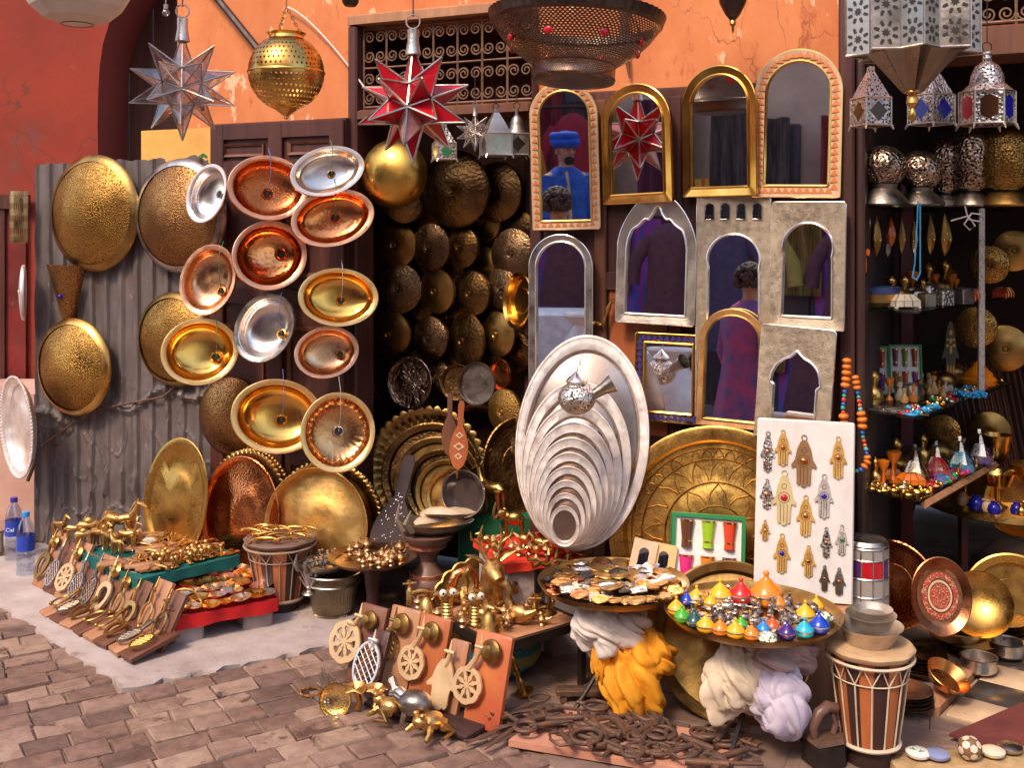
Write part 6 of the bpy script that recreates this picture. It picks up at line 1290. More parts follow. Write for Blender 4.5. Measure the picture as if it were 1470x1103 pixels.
b = mb(); b.slab((0, 0, .035), (.15, .05, .018), .004); [b.bx(x - .01, x + .01, -.02, .02, 0, .026) for x in (-.05, .05)]; one('iron_trestle', 'small rusty iron trestle behind the key heap', 'trestle', b, IRON, T(G(830, 1012)) @ T((0, 0, .012)))
# ---- tray tables with cloth bundles
def tray_table(label, X, Y, z, r, mt, rz=0):
    t = thing('tray_table', label, 'table', T((X, Y, 0)) @ RZ(rz)); m = mb()
    m.lathe([(0, z), (r * .9, z), (r * .96, z + .008), (r, z + .02), (r * 1.01, z + .022), (r * .985, z + .012), (r * .92, z - .004), (0, z - .006)], 72); m.build('tray', mt, t)
    for k in range(3):
        a = 2 * pi * k / 3 + .4; m = mb(); m.tube([(r * .55 * cos(a), r * .55 * sin(a), z - .007), (.0, .0, z * .5), (-r * .6 * cos(a), -r * .6 * sin(a), .012)], .008, 7); m.build('leg', BLACKI, t)
    m = mb(); m.ring(.03, .006, 18, 6, (0, 0, z * .5)); m.build('leg_ring', BLACKI, t)
    return t
PX, PY, PZ, PR = .337, 3.6, .41, .25
tray_table('brass tray table heaped with medals and plaques', PX, PY, PZ, PR, OLDB)
QX, QY, QZ, QR = .746, 3.35, .40, .27
tray_table('brass tray table crowded with tiny coloured tagines', QX, QY, QZ, QR, OLDB, .5)
def medal(): m = mb(); m.lathe([(0, 0), (.03, 0), (.032, .003), (.03, .005), (.024, .004), (.012, .006), (0, .007)], 22); return m
def plaque(): m = mb(); m.slab((0, 0, .003), (.06, .04, .006), .002); m.slab((0, 0, .0065), (.036, .022, .003), .001); return m
def starm(): m = mb(); m.M = RX(-pi / 2); m.prism([((.034 if i % 2 else .02) * cos(pi * i / 8), (.034 if i % 2 else .02) * sin(pi * i / 8)) for i in range(15, -1, -1)], -.005, 0); return m
for k, fn, mt in (('brass_medal', medal, BRASS), ('gold_medal', medal, OLDB), ('silver_plaque', plaque, SILVER), ('star_plaque', starm, DSILV), ('copper_medal', medal, HCOPPER), ('black_plaque', plaque, BLACKI)): shared(k, fn, mt)
ML = {'brass_medal': 'round brass medal', 'gold_medal': 'round dull brass medal', 'silver_plaque': 'small rectangular silver plaque', 'star_plaque': 'silver star shaped plaque', 'copper_medal': 'round copper medal', 'black_plaque': 'small rectangular black plaque'}
for i in range(86):
    a = i * 2.4; q = PR * .86 * sqrt((i + .5) / 86); k = rr.choice(list(ML)); 
    if k == 'black_plaque' and rr.random() < .6: k = 'brass_medal'
    put(k, ML[k] + ' heaped on the brass tray table', k.split('_')[1], SM[k], T((PX + q * cos(a), PY + q * sin(a), PZ + .004 + .007 * (i % 4))) @ RZ(rr.uniform(0, 6)) @ RX(rr.uniform(-.22, .12)) @ RY(rr.uniform(-.12, .12)) @ SCL(rr.uniform(.8, 1.2)), ML[k] + 's on the tray table')
def bundle(label, M0, subs, group='cloth bundles under the tray tables'):    # bunched cloth: rounded folds parted by sharp creases
    t = thing('cloth_bundle', label, 'cloth', M0, group)
    for nm, mt, c, (sx, sy, sz), seed, tail in subs:
        m = mb(); o_ = Vector((seed * 3.1, seed * 1.7, seed))
        def fn(u, v):
            th, ph = 2 * pi * u, -pi / 2 + pi * v; d = Vector((cos(ph) * cos(th), cos(ph) * sin(th), sin(ph)))
            tw = d.z * .8 + seed; e = Vector((d.x * cos(tw) - d.y * sin(tw), d.x * sin(tw) + d.y * cos(tw), d.z * .55))
            w0 = MN.noise(e * 1.6 + o_); e = e + Vector((w0, MN.noise(e * 1.6 - o_), w0 * .5)) * .35
            q = .80 + .62 * abs(MN.noise(e * 1.35 + o_)) ** .85 + .22 * abs(MN.noise(e * 2.7 + o_)) ** .85 + .05 * MN.noise(e * 5.5 - o_)
            nar = 1 - .45 * max(0, d.z) ** 1.5                             # gathered towards the knot
            z = d.z * q - (tail * max(0, MN.noise(e * 1.9 - o_) + .1) * max(0, -d.z) if tail else 0)
            return (c[0] + sx * q * nar * d.x, c[1] + sy * q * nar * d.y, c[2] + sz * z)
        m.sheet(fn, 190, 120); m.build(nm, mt, t, sharp=180)
    return t
bundle('white cloth bundle tied over a yellow one under the medal tray', T((PX + .0, PY - .1, 0)), [('white_cloth', WHITE, (-.02, .02, .31), (.125, .085, .09), 3, 0)])
bundle('yellow cloth bundle knotted on the medal tray leg', T((PX + .05, PY - .13, 0)), [('yellow_cloth', YEL, (0, .02, .15), (.1, .075, .125), 8, .3), ('yellow_fold', YEL, (.06, .02, .22), (.075, .06, .075), 5, 0), ('yellow_tail', YEL, (-.1, .02, .22), (.03, .03, .07), 2, .3)])
bundle('cream and lilac cloth bundle hanging under the tagine tray', T((QX, QY - .11, 0)), [('cream_cloth', CREAM, (-.07, .03, .245), (.095, .07, .115), 11, .15), ('lilac_cloth', LILAC, (.05, -.005, .205), (.095, .07, .1), 13, .2), ('dusty_cloth', mat('dusty_cloth', (.5, .36, .33), .8, 0, (.4, .28, .26), 10, bump=.2, bs=200, rv=0), (.06, .05, .32), (.12, .08, .075), 17, 0)])
# ---- tagines and trinkets
def tagine(): m = mb(); m.lathe([(0, 0), (.018, 0), (.024, .006), (.025, .014), (.023, .017)], 20); return m
def tag_lid(): m = mb(); m.lathe([(.0245, .0175), (.0232, .0215), (.0165, .029), (.009, .0365), (.004, .041), (.0032, .0435), (.005, .047), (.0035, .0505), (0, .052)], 20); return m
def tag_band(): m = mb(); m.lathe([(.0252, .0135), (.0262, .0155), (.0252, .0178)], 20); return m
tg, tl, tb_ = tagine(), tag_lid(), tag_band(); BAND = shared('tagine_band', tag_band, DSILV)
COLS = {'yellow': (.82, .42, .015), 'orange': (.8, .22, .01), 'red': (.6, .015, .012), 'blue': (.01, .05, .5), 'green': (.06, .42, .02), 'turquoise': (.02, .42, .6), 'violet': (.05, .01, .18), 'teal': (.012, .07, .07), 'sky blue': (.02, .25, .65), 'vermilion': (.75, .09, .01)}
def tag_put(col, px, py, sc, where, h=QZ + .002, nm='tagine'):
    pm = paint(col.replace(' ', '_') + '_glaze', COLS[col], .22); c_ = col.replace(' ', '_')
    t = thing('miniature_tagine', where, 'tagine', T(G(px, py, h)) @ SCL(sc), 'tiny tagines')
    link('pot', shared('pot_' + c_, tagine, pm), t); link('lid', shared('lid_' + c_, tag_lid, pm), t); link('metal_band', BAND, t); return t
tg_list = [('yellow', 971, 882, 1.1, 'yellow tagine at the tray rim under the blue one'), ('blue', 986, 868, .85, 'blue tagine between yellow ones'), ('green', 979, 893, 1.0, 'lime green tagine at the tray rim'), ('yellow', 1000, 867, 1.15, 'yellow tagine behind the dark teal pot'), ('yellow', 1034, 865, 1.5, 'large yellow tagine next to the red one'), ('red', 1064, 865, 1.55, 'large red tagine'), ('orange', 1100, 868, 2.1, 'largest orange tagine with tall lid before the hamsa board'), ('teal', 997, 900, 1.05, 'dark teal pot near the lime green tagine'), ('yellow', 1013, 907, 1.1, 'yellow tagine on the front rim by the teal pot'), ('orange', 1034, 911, 1.0, 'orange tagine on the front rim between two yellow ones'), ('yellow', 1056, 915, 1.1, 'yellow tagine on the front rim before the green one'), ('orange', 1079, 918, .95, 'low orange tagine on the front rim'), ('green', 1064, 903, .8, 'small green tagine behind the front rim'), ('sky blue', 1096, 910, .85, 'sky blue tagine beside the vermilion one'), ('vermilion', 1109, 906, .9, 'vermilion tagine between sky blue and violet'), ('violet', 1130, 917, 1.05, 'dark violet tagine on the front rim'), ('turquoise', 1155, 914, 1.1, 'turquoise tagine next to the violet one'), ('blue', 1176, 908, 1.25, 'blue banded tagine at the tray end'), ('yellow', 1156, 892, 1.25, 'yellow tagine behind the turquoise one'), ('yellow', 1172, 878, 1.0, 'yellow tagine near the hamsa board corner'), ('orange', 1118, 874, 1.0, 'orange tagine behind the silver trinkets'), ('yellow', 1020, 872, .9, 'small yellow tagine left of the large yellow one')]
for c, x, y_, s_, l in tg_list: tag_put(c, x, y_, s_, 'tiny ' + l.replace('left of', 'beside'))
def trink_box(): m = mb(); m.slab((0, 0, .008), (.03, .022, .016), .003); m.ball((0, 0, .017), .009, 8, 5, 1.2, .9, .5); return m
def trink_vial(): m = mb(); m.lathe([(0, 0), (.009, 0), (.011, .012), (.005, .02), (.004, .03), (.007, .033), (0, .036)], 12); return m
def trink_fish(): m = mb(); m.tube([(-.025, 0, .006), (-.01, 0, .008), (.01, 0, .008), (.022, 0, .006), (.034, 0, .006)], [.002, .009, .008, .003, .009], 8, flat=.6); return m
for k, fn in (('silver_box', trink_box), ('silver_vial', trink_vial), ('silver_fish', trink_fish)): shared(k, fn, mat('antique_silver', (.5, .44, .4), .28, 1, (.22, .18, .16), 30, bump=.4, bs=140))
TL = {'silver_box': 'tiny antique silver box between the tagines', 'silver_vial': 'tiny antique silver vial between the tagines', 'silver_fish': 'tiny antique silver fish charm between the tagines'}
for i in range(60):
    a = i * 2.4; q = QR * .72 * sqrt((i + .5) / 60); k = rr.choice(list(TL)); put(k, TL[k], k.split('_')[1], SM[k], T((QX + q * cos(a), QY + q * sin(a) + .01, QZ + .002 + .006 * (i % 2))) @ RZ(rr.uniform(0, 6)) @ SCL(rr.uniform(.9, 1.5)), 'silver trinkets among the tagines')
for px, py, lab in ((1184, 893, 'patterned white domed pot at the tagine tray end'), (1102, 922, 'green patterned flat pot on the tagine tray rim')): b = mb(); b.lathe([(0, 0), (.024, 0), (.03, .01), (.026, .02), (.012, .028), (0, .03)], 22); one('patterned_pot', lab, 'pot', b, mat('pattern_glaze', (.75, .68, .58), .25, 0, (.05, .12, .06), 90, edge=(.5, .54), coat=.4), T(G(px, py, QZ)))
# ---- tea glass boxes
def glass_box(label, M, w_, h_, cols, green, dp=.06):
    t = thing('tea_glass_box', label, 'glass box', M, 'boxes of painted tea glasses'); m = mb(); m.bx(-w_ / 2, w_ / 2, .0, dp, 0, h_); m.build('carton', green, t)
    o_ = [(-w_ / 2, 0), (w_ / 2, 0), (w_ / 2, h_), (-w_ / 2, h_)]; m = mb(); e = w_ * .05; m.frame(o_, [(-w_ / 2 + e, e), (w_ / 2 - e, e), (w_ / 2 - e, h_ - e), (-w_ / 2 + e, h_ - e)], -.014, -.0005); m.build('carton_rim', green, t)
    m = mb(); m.bx(-w_ / 2 + e, w_ / 2 - e, -.0035, -.0006, e, h_ - e); m.build('inlay_card', paint('card_white', (.78, .74, .7), .7), t)
    for k, c in enumerate(cols):
        i, j = k % 3, k // 3; x = (i - 1) * w_ * .29; z = h_ * (.56 if j == 0 else .1); hh = h_ * .36; r0, r1 = w_ * .075, w_ * .1
        m = mb(); m.lathe([(0, 0), (r0, 0), (r0 * .95, hh * .3), (r1, hh), (r1 * .94, hh), (r0 * .85, hh * .1), (0, hh * .06)], 18); g = m.build('tea_glass', paint('glass_' + c[0], c[1], .15, bump=.3, bs=60), t, T((x, -.004, z)))
        m = mb(); m.lathe([(r1 * 1.012, hh * .93), (r1 * 1.012, hh * .98)], 18); m.lathe([(r0 * 1.03, hh * .2), (r0 * 1.03, hh * .25)], 18); m.build('gilt_ring', GOLD, g, T((0, 0, 0)))
    return t
GREENC = paint('green_carton', (.015, .22, .07), .5)
b = mb(); b.slab((0, 0, .17), (.62, .13, .34), .008); one('wooden_crate', 'rough wooden crate hidden behind the tray tables', 'crate', b, WOODT, T((.86, 3.73, 0)) @ RZ(YAW))
glass_box('white and green box of six painted tea glasses before the huge tray', T(W(1014, 850, 3.74)) @ RZ(-.05) @ RX(-.22) @ RY(.06), .255, .26, [('brown', (.12, .04, .02)), ('lime', (.3, .5, .02)), ('coral', (.62, .06, .02)), ('pink', (.7, .03, .2)), ('orange', (.75, .2, .01)), ('purple', (.1, .03, .3))], GREENC)
def arch_plaque(label, px, py, w_, h_, mt, roll):
    t = thing('arch_plaque', label, 'plaque', T(W(px, py, 3.74)) @ RZ(-.1) @ RX(-.3) @ RY(roll), 'small arch plaques'); n = 60; P = [(x, z + h_ * .18) for x, z in arch_pts(w_ * .42, h_ * .6, 'key')]; inn = resample(P, n); c = (0, h_ * .4)
    m = mb(); m.frame(around([(-w_ / 2, 0), (w_ / 2, 0), (w_ / 2, h_), (-w_ / 2, h_)], c, [((x - c[0]) or 1e-9, z - c[1]) for x, z in inn]), inn, -.006, .006); m.build('frame', mt, t)
    m = mb(); m.add([(c[0], .002, c[1])] + [(x, .002, z) for x, z in inn], [(0, 1 + i, 1 + (i + 1) % n) for i in range(n)]); m.build('pane', MIRROR, t)
arch_plaque('cream plaque with arched mirror leaning on the huge tray', 918, 826, .085, .12, BONE, .22); arch_plaque('yellowish plaque with keyhole mirror beside the tea glasses', 948, 830, .085, .115, mat('camel_bone', (.66, .4, .17), .5), .17)
# ---- white board of hamsa hands
HM = T(W(1152, 862, 3.64)) @ RZ(-.12) @ RX(-.11) @ RY(.035); t = thing('display_board', 'white canvas display board hung with hamsa hands', 'board', HM); bw, bh = .325, .60
m = mb(); m.slab((0, 0, bh / 2), (bw, .022, bh), .005); m.build('canvas', paint('canvas_white', (.72, .66, .63), .8), t); m = mb(); m.slab((0, 0, bh / 2), (bw - .02, .012, bh - .02), .003); m.build('backing_frame', WOODT, t, T((0, .018, 0)))
HGOLD = mat('hamsa_gold', (.74, .44, .14), .45, .55, (.6, .32, .08), 14, bump=.3, bs=160); HSIL = mat('hamsa_silver', (.66, .6, .56), .42, .55, (.4, .34, .3), 40, bump=.5, bs=200)
HK = [(1091, 657, 22, 52, 'filigree silver'), (1112, 650, 26, 46, 'gold'), (1142, 668, 38, 66, 'dark bronze'), (1189, 660, 26, 54, 'gold and silver'), (1093, 717, 22, 38, 'filigree silver'), (1117, 722, 36, 70, 'cream gold'), (1148, 745, 28, 52, 'gold'), (1172, 716, 28, 56, 'blue stoned silver'), (1093, 768, 16, 26, 'small gold'), (1118, 800, 26, 50, 'blue eyed gold'), (1155, 808, 22, 40, 'openwork gold'), (1178, 780, 18, 38, 'filigree silver'), (1199, 775, 20, 38, 'green eyed silver'), (1178, 830, 16, 32, 'small pewter'), (1198, 833, 20, 34, 'pewter')]
hs = 3.64 / F
NEAR = ('at the top corner under the ogee mirror', 'beside the dark bronze one', 'largest of all', 'with blue beads at the wrist', 'under the top filigree one', 'with three red stones', 'under the dark bronze one', 'with blue drops', 'under the second filigree one', 'above the tagines', 'pierced with round holes', 'beside the green eyed one', 'at the board edge', 'with a round brown stone', 'in the bottom corner')
for i, (x, y_, w_, h_, kd) in enumerate(HK):
    mt = FILI if 'filigree' in kd else (HCOPPER if False else (mat('hamsa_bronze', (.36, .19, .09), .45, .5) if 'bronze' in kd else (PEWTER if 'pewter' in kd else (HSIL if 'silver' in kd and 'gold' not in kd else HGOLD))))
    if 'cream' in kd: mt = mat('cream_gold', (.8, .62, .32), .4, .5)
    M = HM @ T(((x - 1152 + (y_ - 862) * -.0) * hs * 1.02 + .004 + (862 - y_) * hs * .03, -.014, (862 - y_) * hs * 1.0))
    o = thing('hamsa_hand', '%s hamsa hand on the white board %s' % (kd, NEAR[i]), 'hamsa', M, 'hamsa hands on the white board')
    m = mb(); m.prism(hamsa_pts(w_ * hs, h_ * hs), -.003, .001); m.build('hand_plate', mt, o); m = mb(); m.ring(h_ * hs * .06, .0016, 12, 5, (0, -.001, h_ * hs * .55), 'y'); m.build('hanging_ring', mt, o)
    m = mb(); [m.tube([(x_ * w_ * hs, -.0034, -h_ * hs * .08), (x_ * w_ * hs, -.0034, -h_ * hs * .44)], .0009, 4) for x_ in (-.13, 0, .13)]; m.ring(w_ * hs * .22, .0009, 14, 4, (0, -.0034, h_ * hs * .05), 'y'); m.ring(w_ * hs * .1, .0009, 10, 4, (0, -.0034, h_ * hs * .28), 'y'); tag(m.build('engraved_lines', mat('engraving', (.12, .06, .03), .5, .5), o), None, None, kind='stuff')
    m = mb(); m.ball((0, -.003, h_ * hs * .05), w_ * hs * .15, 10, 7, 1, .6, .9); m.build('centre_stone', BLG if 'blue' in kd else (GRG if 'green' in kd else (REDG if 'cream' in kd else HCOPPER)), o)
# ---- big drum with bowls, charcoal iron
dr, dp_ = drum('tall striped drum with cream rope lacing and bowls on top', 1248, 1094, .128, .36, 16, HIDE, waist=.62)
tin = mat('tin', (.7, .62, .53), .42, .85, (.46, .38, .31), 9, bump=.2, bs=60)
z = .361
for i, (r0, r1, h, lab) in enumerate(((.07, .098, .05, 'widest dented tin bowl on the tall drum'), (.055, .074, .035, 'middle tin bowl of the stack on the tall drum'), (.045, .058, .02, 'topmost tin ring bowl of the stack on the tall drum'))):
    b = mb(); b.lathe([(0, 0), (r0, 0), (r0 * 1.08, h * .3), (r1 * .9, h * .85), (r1, h), (r1 * 1.01, h + .003), (r1 * .88, h * .86), (r0 * .9, .006), (0, .005)], 36); one('tin_bowl', lab, 'bowl', b, tin, T((dp_.x + .004 * i, dp_.y - .003 * i, z)) @ RZ(i), 'tin bowls on the tall drum'); z += h * (.93 if i else .96)
p = G(1188, 1100); t = thing('charcoal_iron', 'old black charcoal iron with curved horn handle', 'iron', T((p.x, p.y, .012)) @ RZ(.35)); m = mb()
def shoe(k, z): return [(-.06 * k, -.04 * k, z), (.03 * k, -.042 * k, z), (.075 * k, -.0, z), (.03 * k, .042 * k, z), (-.06 * k, .04 * k, z)]
vs = shoe(1.05, 0) + shoe(1.0, .06) + shoe(.9, .064); m.add(vs, [(4, 3, 2, 1, 0)] + [(5 * L + i, 5 * L + (i + 1) % 5, 5 * L + 5 + (i + 1) % 5, 5 * L + 5 + i) for L in (0, 1) for i in range(5)] + [(10, 11, 12, 13, 14)]); m.build('body', BLACKI, t)
m = mb(); vs = shoe(1.02, .066) + shoe(.85, .08); m.add(vs, [(0, 1, 6, 5), (1, 2, 7, 6), (2, 3, 8, 7), (3, 4, 9, 8), (4, 0, 5, 9), (5, 6, 7, 8, 9), (4, 3, 2, 1, 0)]); m.build('lid', IRON, t)
m = mb(); m.tube([(-.045, 0, .078), (-.05, 0, .11), (-.03, 0, .15), (.0, 0, .165), (.03, 0, .155)], [.012, .013, .017, .017, .016], 12); m.tube([(.02, 0, .08), (.03, 0, .11), (.015, 0, .145)], [.009, .009, .008], 8); m.build('handle', mat('worn_handle', (.14, .07, .05), .4, 0, (.07, .035, .03), 9, bump=.3, bs=30), t)
# ================================================================ shop interior on the right
# tiled passage floor: chequer tiles laid along the passage
BD = Vector((.64, .77, 0)).normalized(); BN = Vector((BD.y, -BD.x, 0)); L0 = G(1330, 1022)
FLM = Matrix(((BN.x, BD.x, 0, L0.x), (BN.y, BD.y, 0, L0.y), (0, 0, 1, 0), (0, 0, 0, 1)))
m = mb(); m.M = FLM; m.bx(.06, 2.2, -.05, 3.2, -.02, .018); sf = tag(m.build('shop_floor', mat('tile_joint', (.3, .2, .14), .8)), None, None, kind='structure')
TW = mat('cream_tile', (.6, .42, .27), .35, 0, (.46, .3, .19), 6, coat=.2, bump=.1, bs=30, rv=.1); TK = mat('black_tile', (.035, .028, .026), .3, 0, (.06, .045, .04), 6, coat=.2)
tm = mb(); tm.slab((0, 0, 0), (.172, .172, .008), .002); tw, tk = tm.mesh('tile', TW), tm.mesh('tile', TK)
for i in range(9):
    for j in range(14): link('tile', tk if (i + j) % 2 else tw, sf, FLM @ T((.16 + .176 * i, .05 + .176 * j, .0225)))
m = mb(); m.slab((0, 1.6, .03), (.07, 3.2, .045), .01); m.build('threshold', WOODT, sf, FLM @ T((.02, -.05, 0)))
m = mb(); m.slab((-.2, 1.4, .02), (.35, 2.6, .03), .005); m.build('merchandise_ledge', mat('worn_ledge', (.4, .26, .18), .8, 0, (.25, .15, .1), 6, bump=.4, bs=30), sf, FLM @ T((0, .12, 0)))
cp = [G(1362, 1056, .03), G(1478, 1006, .03), G(1640, 1040, .03), G(1500, 1092, .03)]
m = mb(); m.add(cp + [c - Vector((0, 0, .008)) for c in cp] , [(3, 2, 1, 0), (0, 1, 5, 4), (1, 2, 6, 5), (2, 3, 7, 6), (3, 0, 4, 7)]); one('doormat', 'dull red carpet mat on the chequered tiles', 'mat', m, mat('red_mat', (.16, .035, .028), .9, 0, (.1, .02, .018), 10, bump=.6, bs=160, rv=0), T((0, 0, .004)))
# display shelves
SJ, SK = Vector((1.285, 3.985, 0)), Vector((1.445, 3.83, 0)); SB = BD * 1.15; SN = Vector((SA, CA, 0)) * 1.2
SHZ = (.641, .933, 1.311, 1.69)
disp = thing('display_shelf', 'glass shelves on metal brackets inside the dark shop', 'shelf')
GLS = mat('shelf_glass', (.6, .66, .62), .1, 1, rv=0, thin=((.6, .66, .62), .25))
for z in SHZ:
    P = [SJ, SK, SK + SB, SJ + SN]; m = mb(); m.add([p + Vector((0, 0, z - .009)) for p in P] + [p + Vector((0, 0, z - .001)) for p in P], [(3, 2, 1, 0), (4, 5, 6, 7), (0, 1, 5, 4), (1, 2, 6, 5), (2, 3, 7, 6), (3, 0, 4, 7)]); m.build('glass_shelf', GLS, disp)
    m = mb(); m.tube([SJ + Vector((.02, .1, z - .012)), SJ + Vector((.02, .1, z - .1))], .006, 6); m.build('bracket', DSILV, disp)
m = mb(); q0 = SK + BD * .06 + Vector((0, 0, .613)); m.tube([q0, q0 + BD * .85], .016, 4); m.build('batten', WOODT, disp)
pp = SK + BD * .72
m = mb(); m.slab((pp.x, pp.y, 1.31), (.028, .014, .76), .003); m.build('perforated_upright', mat('perforated_strip', (.5, .42, .38), .4, .8, dots=(120, .3, (.05, .04, .04), .5)), disp)
p_ = SJ + SN * .75; m = mb(); m.slab((p_.x + .1, p_.y, .95), (.06, .02, 1.9), .004); m.build('back_post', mat('wine_paint', (.13, .012, .02), .5), disp)
# lantern lamps on the top shelf
BRONZE = mat('pierced_bronze', (.5, .36, .27), .28, 1, (.28, .18, .13), 9, bump=.8, bs=85, bt='hammer', dots=(85, .42, (.03, .018, .014), .8))
BROWNB = mat('pierced_brown_gold', (.42, .24, .07), .34, 1, (.24, .12, .03), 9, bump=.6, bs=110, bt='hammer', dots=(130, .36, (.03, .018, .01), .6))
def table_lamp(label, px, r, h, kind, mt):
    z = SHZ[3]; d = (3.98 if px < 1300 else (4.05 if px < 1340 else (4.2 if px < 1380 else (4.15 if px < 1420 else 4.1)))); s = d / F; t = thing('pierced_lamp', label, 'lamp', T(W(px, 0, d)) @ T((0, 0, z - W(px, 0, d).z)), 'pierced metal lamps on the top shelf'); R, H_ = r * s, h * s
    if kind == 'globe':
        m = mb(); m.ball((0, 0, H_ - R * .92), R, 28, 16, 1, 1, .92); m.build('globe', mt, t)
    else:
        m = mb(); m.lathe([(R * .8, H_ * .22), (R, H_ * .3), (R, H_ * .82), (R * .8, H_ * .92), (R * .3, H_), (0, H_ * 1.01)], 32); m.build('pierced_shade', mt, t)
    hb = H_ - 2 * R * .9 if kind == 'globe' else H_ * .22
    m = mb(); m.lathe([(0, 0), (R * 1.05, 0), (R * 1.1, .006), (R * 1.0, hb * .3), (R * .75, hb * .7), (R * .55, hb * .9), (R * .6, hb * 1.15)], 32); m.build('base', PEWTER if mt is BRONZE else OLDB, t)
table_lamp('first pierced globe lamp from the door jamb on the top shelf', 1268, 33, 86, 'globe', BRONZE); table_lamp('second pierced globe lamp from the door jamb on the top shelf', 1320, 32, 80, 'globe', BRONZE)
table_lamp('slim pierced lamp behind the globe lamps', 1356, 22, 98, 'tube', BRONZE); table_lamp('pierced cylinder lamp beside the golden one', 1395, 27, 112, 'tube', BRONZE); table_lamp('golden brown pierced cylinder lamp at the shelf end', 1445, 36, 116, 'tube', BROWNB)
# pendants hung under the top shelf
def pendant(label, px, py, w_, h_, d, mt, mt2=None):
    s = d / F; t = thing('hanging_pendant', label, 'pendant', T(W(px, py, d)), 'pendants under the top shelf'); m = mb(); m.lathe([(0, -h_ * s / 2), (w_ * s * .3, -h_ * s * .34), (w_ * s * .5, -h_ * s * .1), (w_ * s * .36, h_ * s * .14), (w_ * s * .12, h_ * s * .38), (0, h_ * s / 2)], 8); m.build('drop', mt, t, sharp=20)
    m = mb(); m.tube([(0, 0, h_ * s / 2), (0, 0, SHZ[3] - .012 - W(px, py, d).z)], .0012, 4); m.build('thread', BLACKI, t)
    for k in range(3): m = mb(); m.ball((w_ * s * (.2 - .2 * k), -w_ * s * .4, -h_ * s * .12 + (h_ * s * .14 if k == 1 else 0)), w_ * s * .1, 8, 5); m.build('stud', mt2 or GOLD, t)
AMB = mat('amber', (.6, .12, .01), .2, 0, (.4, .06, .01), 9, coat=.4)
for i, (x, y_, w_, h_, mt, l) in enumerate(((1245, 318, 11, 36, DSILV, 'silver filigree pendant nearest the door jamb'), (1258, 338, 17, 60, OLDB, 'long brass pendant next to the amber one'), (1279, 333, 15, 44, AMB, 'glowing orange amber pendant'), (1294, 338, 13, 52, OLDB, 'slim brass pendant between amber and blue beads'), (1312, 340, 13, 50, OLDB, 'brass pendant just behind the blue beads'), (1335, 336, 17, 60, OLDB, 'brass pendant above the golden ball'), (1356, 337, 22, 62, OLDB, 'widest brass pendant beside the white cord'), (1274, 356, 10, 26, DSILV, 'tiny silver pendant under the amber one'))): pendant(l, x, y_, w_, h_, 4.02 + .02 * i, mt)
t = thing('inlaid_hand', 'black hand ornament inlaid with orange on the jamb', 'hamsa', T(W(1236, 362, 3.9)) @ RZ(-.1)); s = 3.9 / F; m = mb(); m.prism(hamsa_pts(26 * s, 68 * s), -.004, .004); m.build('hand_plate', BLACK, t)
for k, (x, z, a, b_) in enumerate(((0, 20, 6, 4), (0, 10, 5, 4), (-6, -18, 1.8, 13), (0, -20, 1.8, 15), (6, -18, 1.8, 13), (-9, 0, 3, 5), (9, 0, 3, 5))): m = mb(); m.prism([((x + a * cos(q)) * s, (z + b_ * sin(q)) * s) for q in [2 * pi * i / 12 for i in range(12)]], -.006, -.0042); m.build('inlay', AMB, t)
# beads
def strand(label, path, sizes, mts, name='bead_necklace', group=None):
    t = thing(name, label, 'necklace', None, group); P = [Vector(p) for p in path]; L = [0]
    for i in range(1, len(P)): L.append(L[-1] + (P[i] - P[i - 1]).length)
    x = 0; k = 0; ms = {}
    while x < L[-1]:
        r = sizes[k % len(sizes)]; c = mts[k % len(mts)]; j = max(i for i in range(len(L)) if L[i] <= x); j = min(j, len(P) - 2); q = P[j].lerp(P[j + 1], (x - L[j]) / max(1e-6, L[j + 1] - L[j]))
        if (r, c.name) not in ms: b = mb(); b.ball((0, 0, 0), r, 12, 8, 1, 1, .62 if r > .008 else 1); ms[(r, c.name)] = b.mesh('bead', c)
        tr = (P[j + 1] - P[j]).to_track_quat('Z', 'Y').to_matrix().to_4x4(); link('bead', ms[(r, c.name)], t, T(q) @ tr); x += r * (1.3 if r > .008 else 1.9); k += 1
    m = mb(); m.tube(P, .0012, 4); m.build('thread', BLACKI, t)
AMBO = paint('orange_bead', (.72, .17, .008), .25); BB = [paint('bead_%d' % i, c, .25) for i, c in enumerate(((.02, .1, .5), (.02, .35, .2), (.6, .04, .05), (.75, .17, .01), (.1, .4, .5)))]
dq = 3.72
strand('necklace of orange discs and mixed beads, strand on the jamb', [W(x, y_, dq) for x, y_ in ((1216, 518), (1215, 540), (1213, 560), (1210, 585), (1212, 610), (1213, 640), (1219, 668), (1228, 676))], [.016, .016, .017, .016, .017, .008, .007, .008, .007, .008, .007, .018], [AMBO] * 5 + BB[:3] + BB[:3] + [AMBO], group='bead necklaces')
strand('necklace of orange discs and mixed beads, strand beside the shelves', [W(x, y_, dq - .02) for x, y_ in ((1228, 542), (1231, 560), (1234, 580), (1238, 605), (1238, 625), (1243, 645), (1246, 662), (1238, 674), (1224, 678))], [.013, .014, .014, .008, .007, .008, .007, .008, .016, .018, .017, .008, .007, .008, .007, .008, .007], [AMBO] * 3 + BB + [AMBO] * 3 + BB + [BB[0]], group='bead necklaces')
CYAN = paint('cyan_bead', (.08, .45, .7), .3); strand('long turquoise bead string hung from the top shelf', [W(x, y_, 3.83) for x, y_ in ((1318, 290), (1316, 330), (1313, 380), (1310, 398), (1316, 402), (1321, 392), (1321, 330), (1321, 290))], [.0032], [CYAN])
b = mb(); b.tube([W(x, y_, 3.9) for x, y_ in ((1385, 296), (1390, 315), (1405, 318), (1408, 308), (1395, 306), (1384, 322), (1392, 330), (1400, 325), (1390, 310), (1365, 317))], .003, 5); one('knotted_cord', 'knotted white cord hanging under the top shelf', 'cord', b, WHITE)
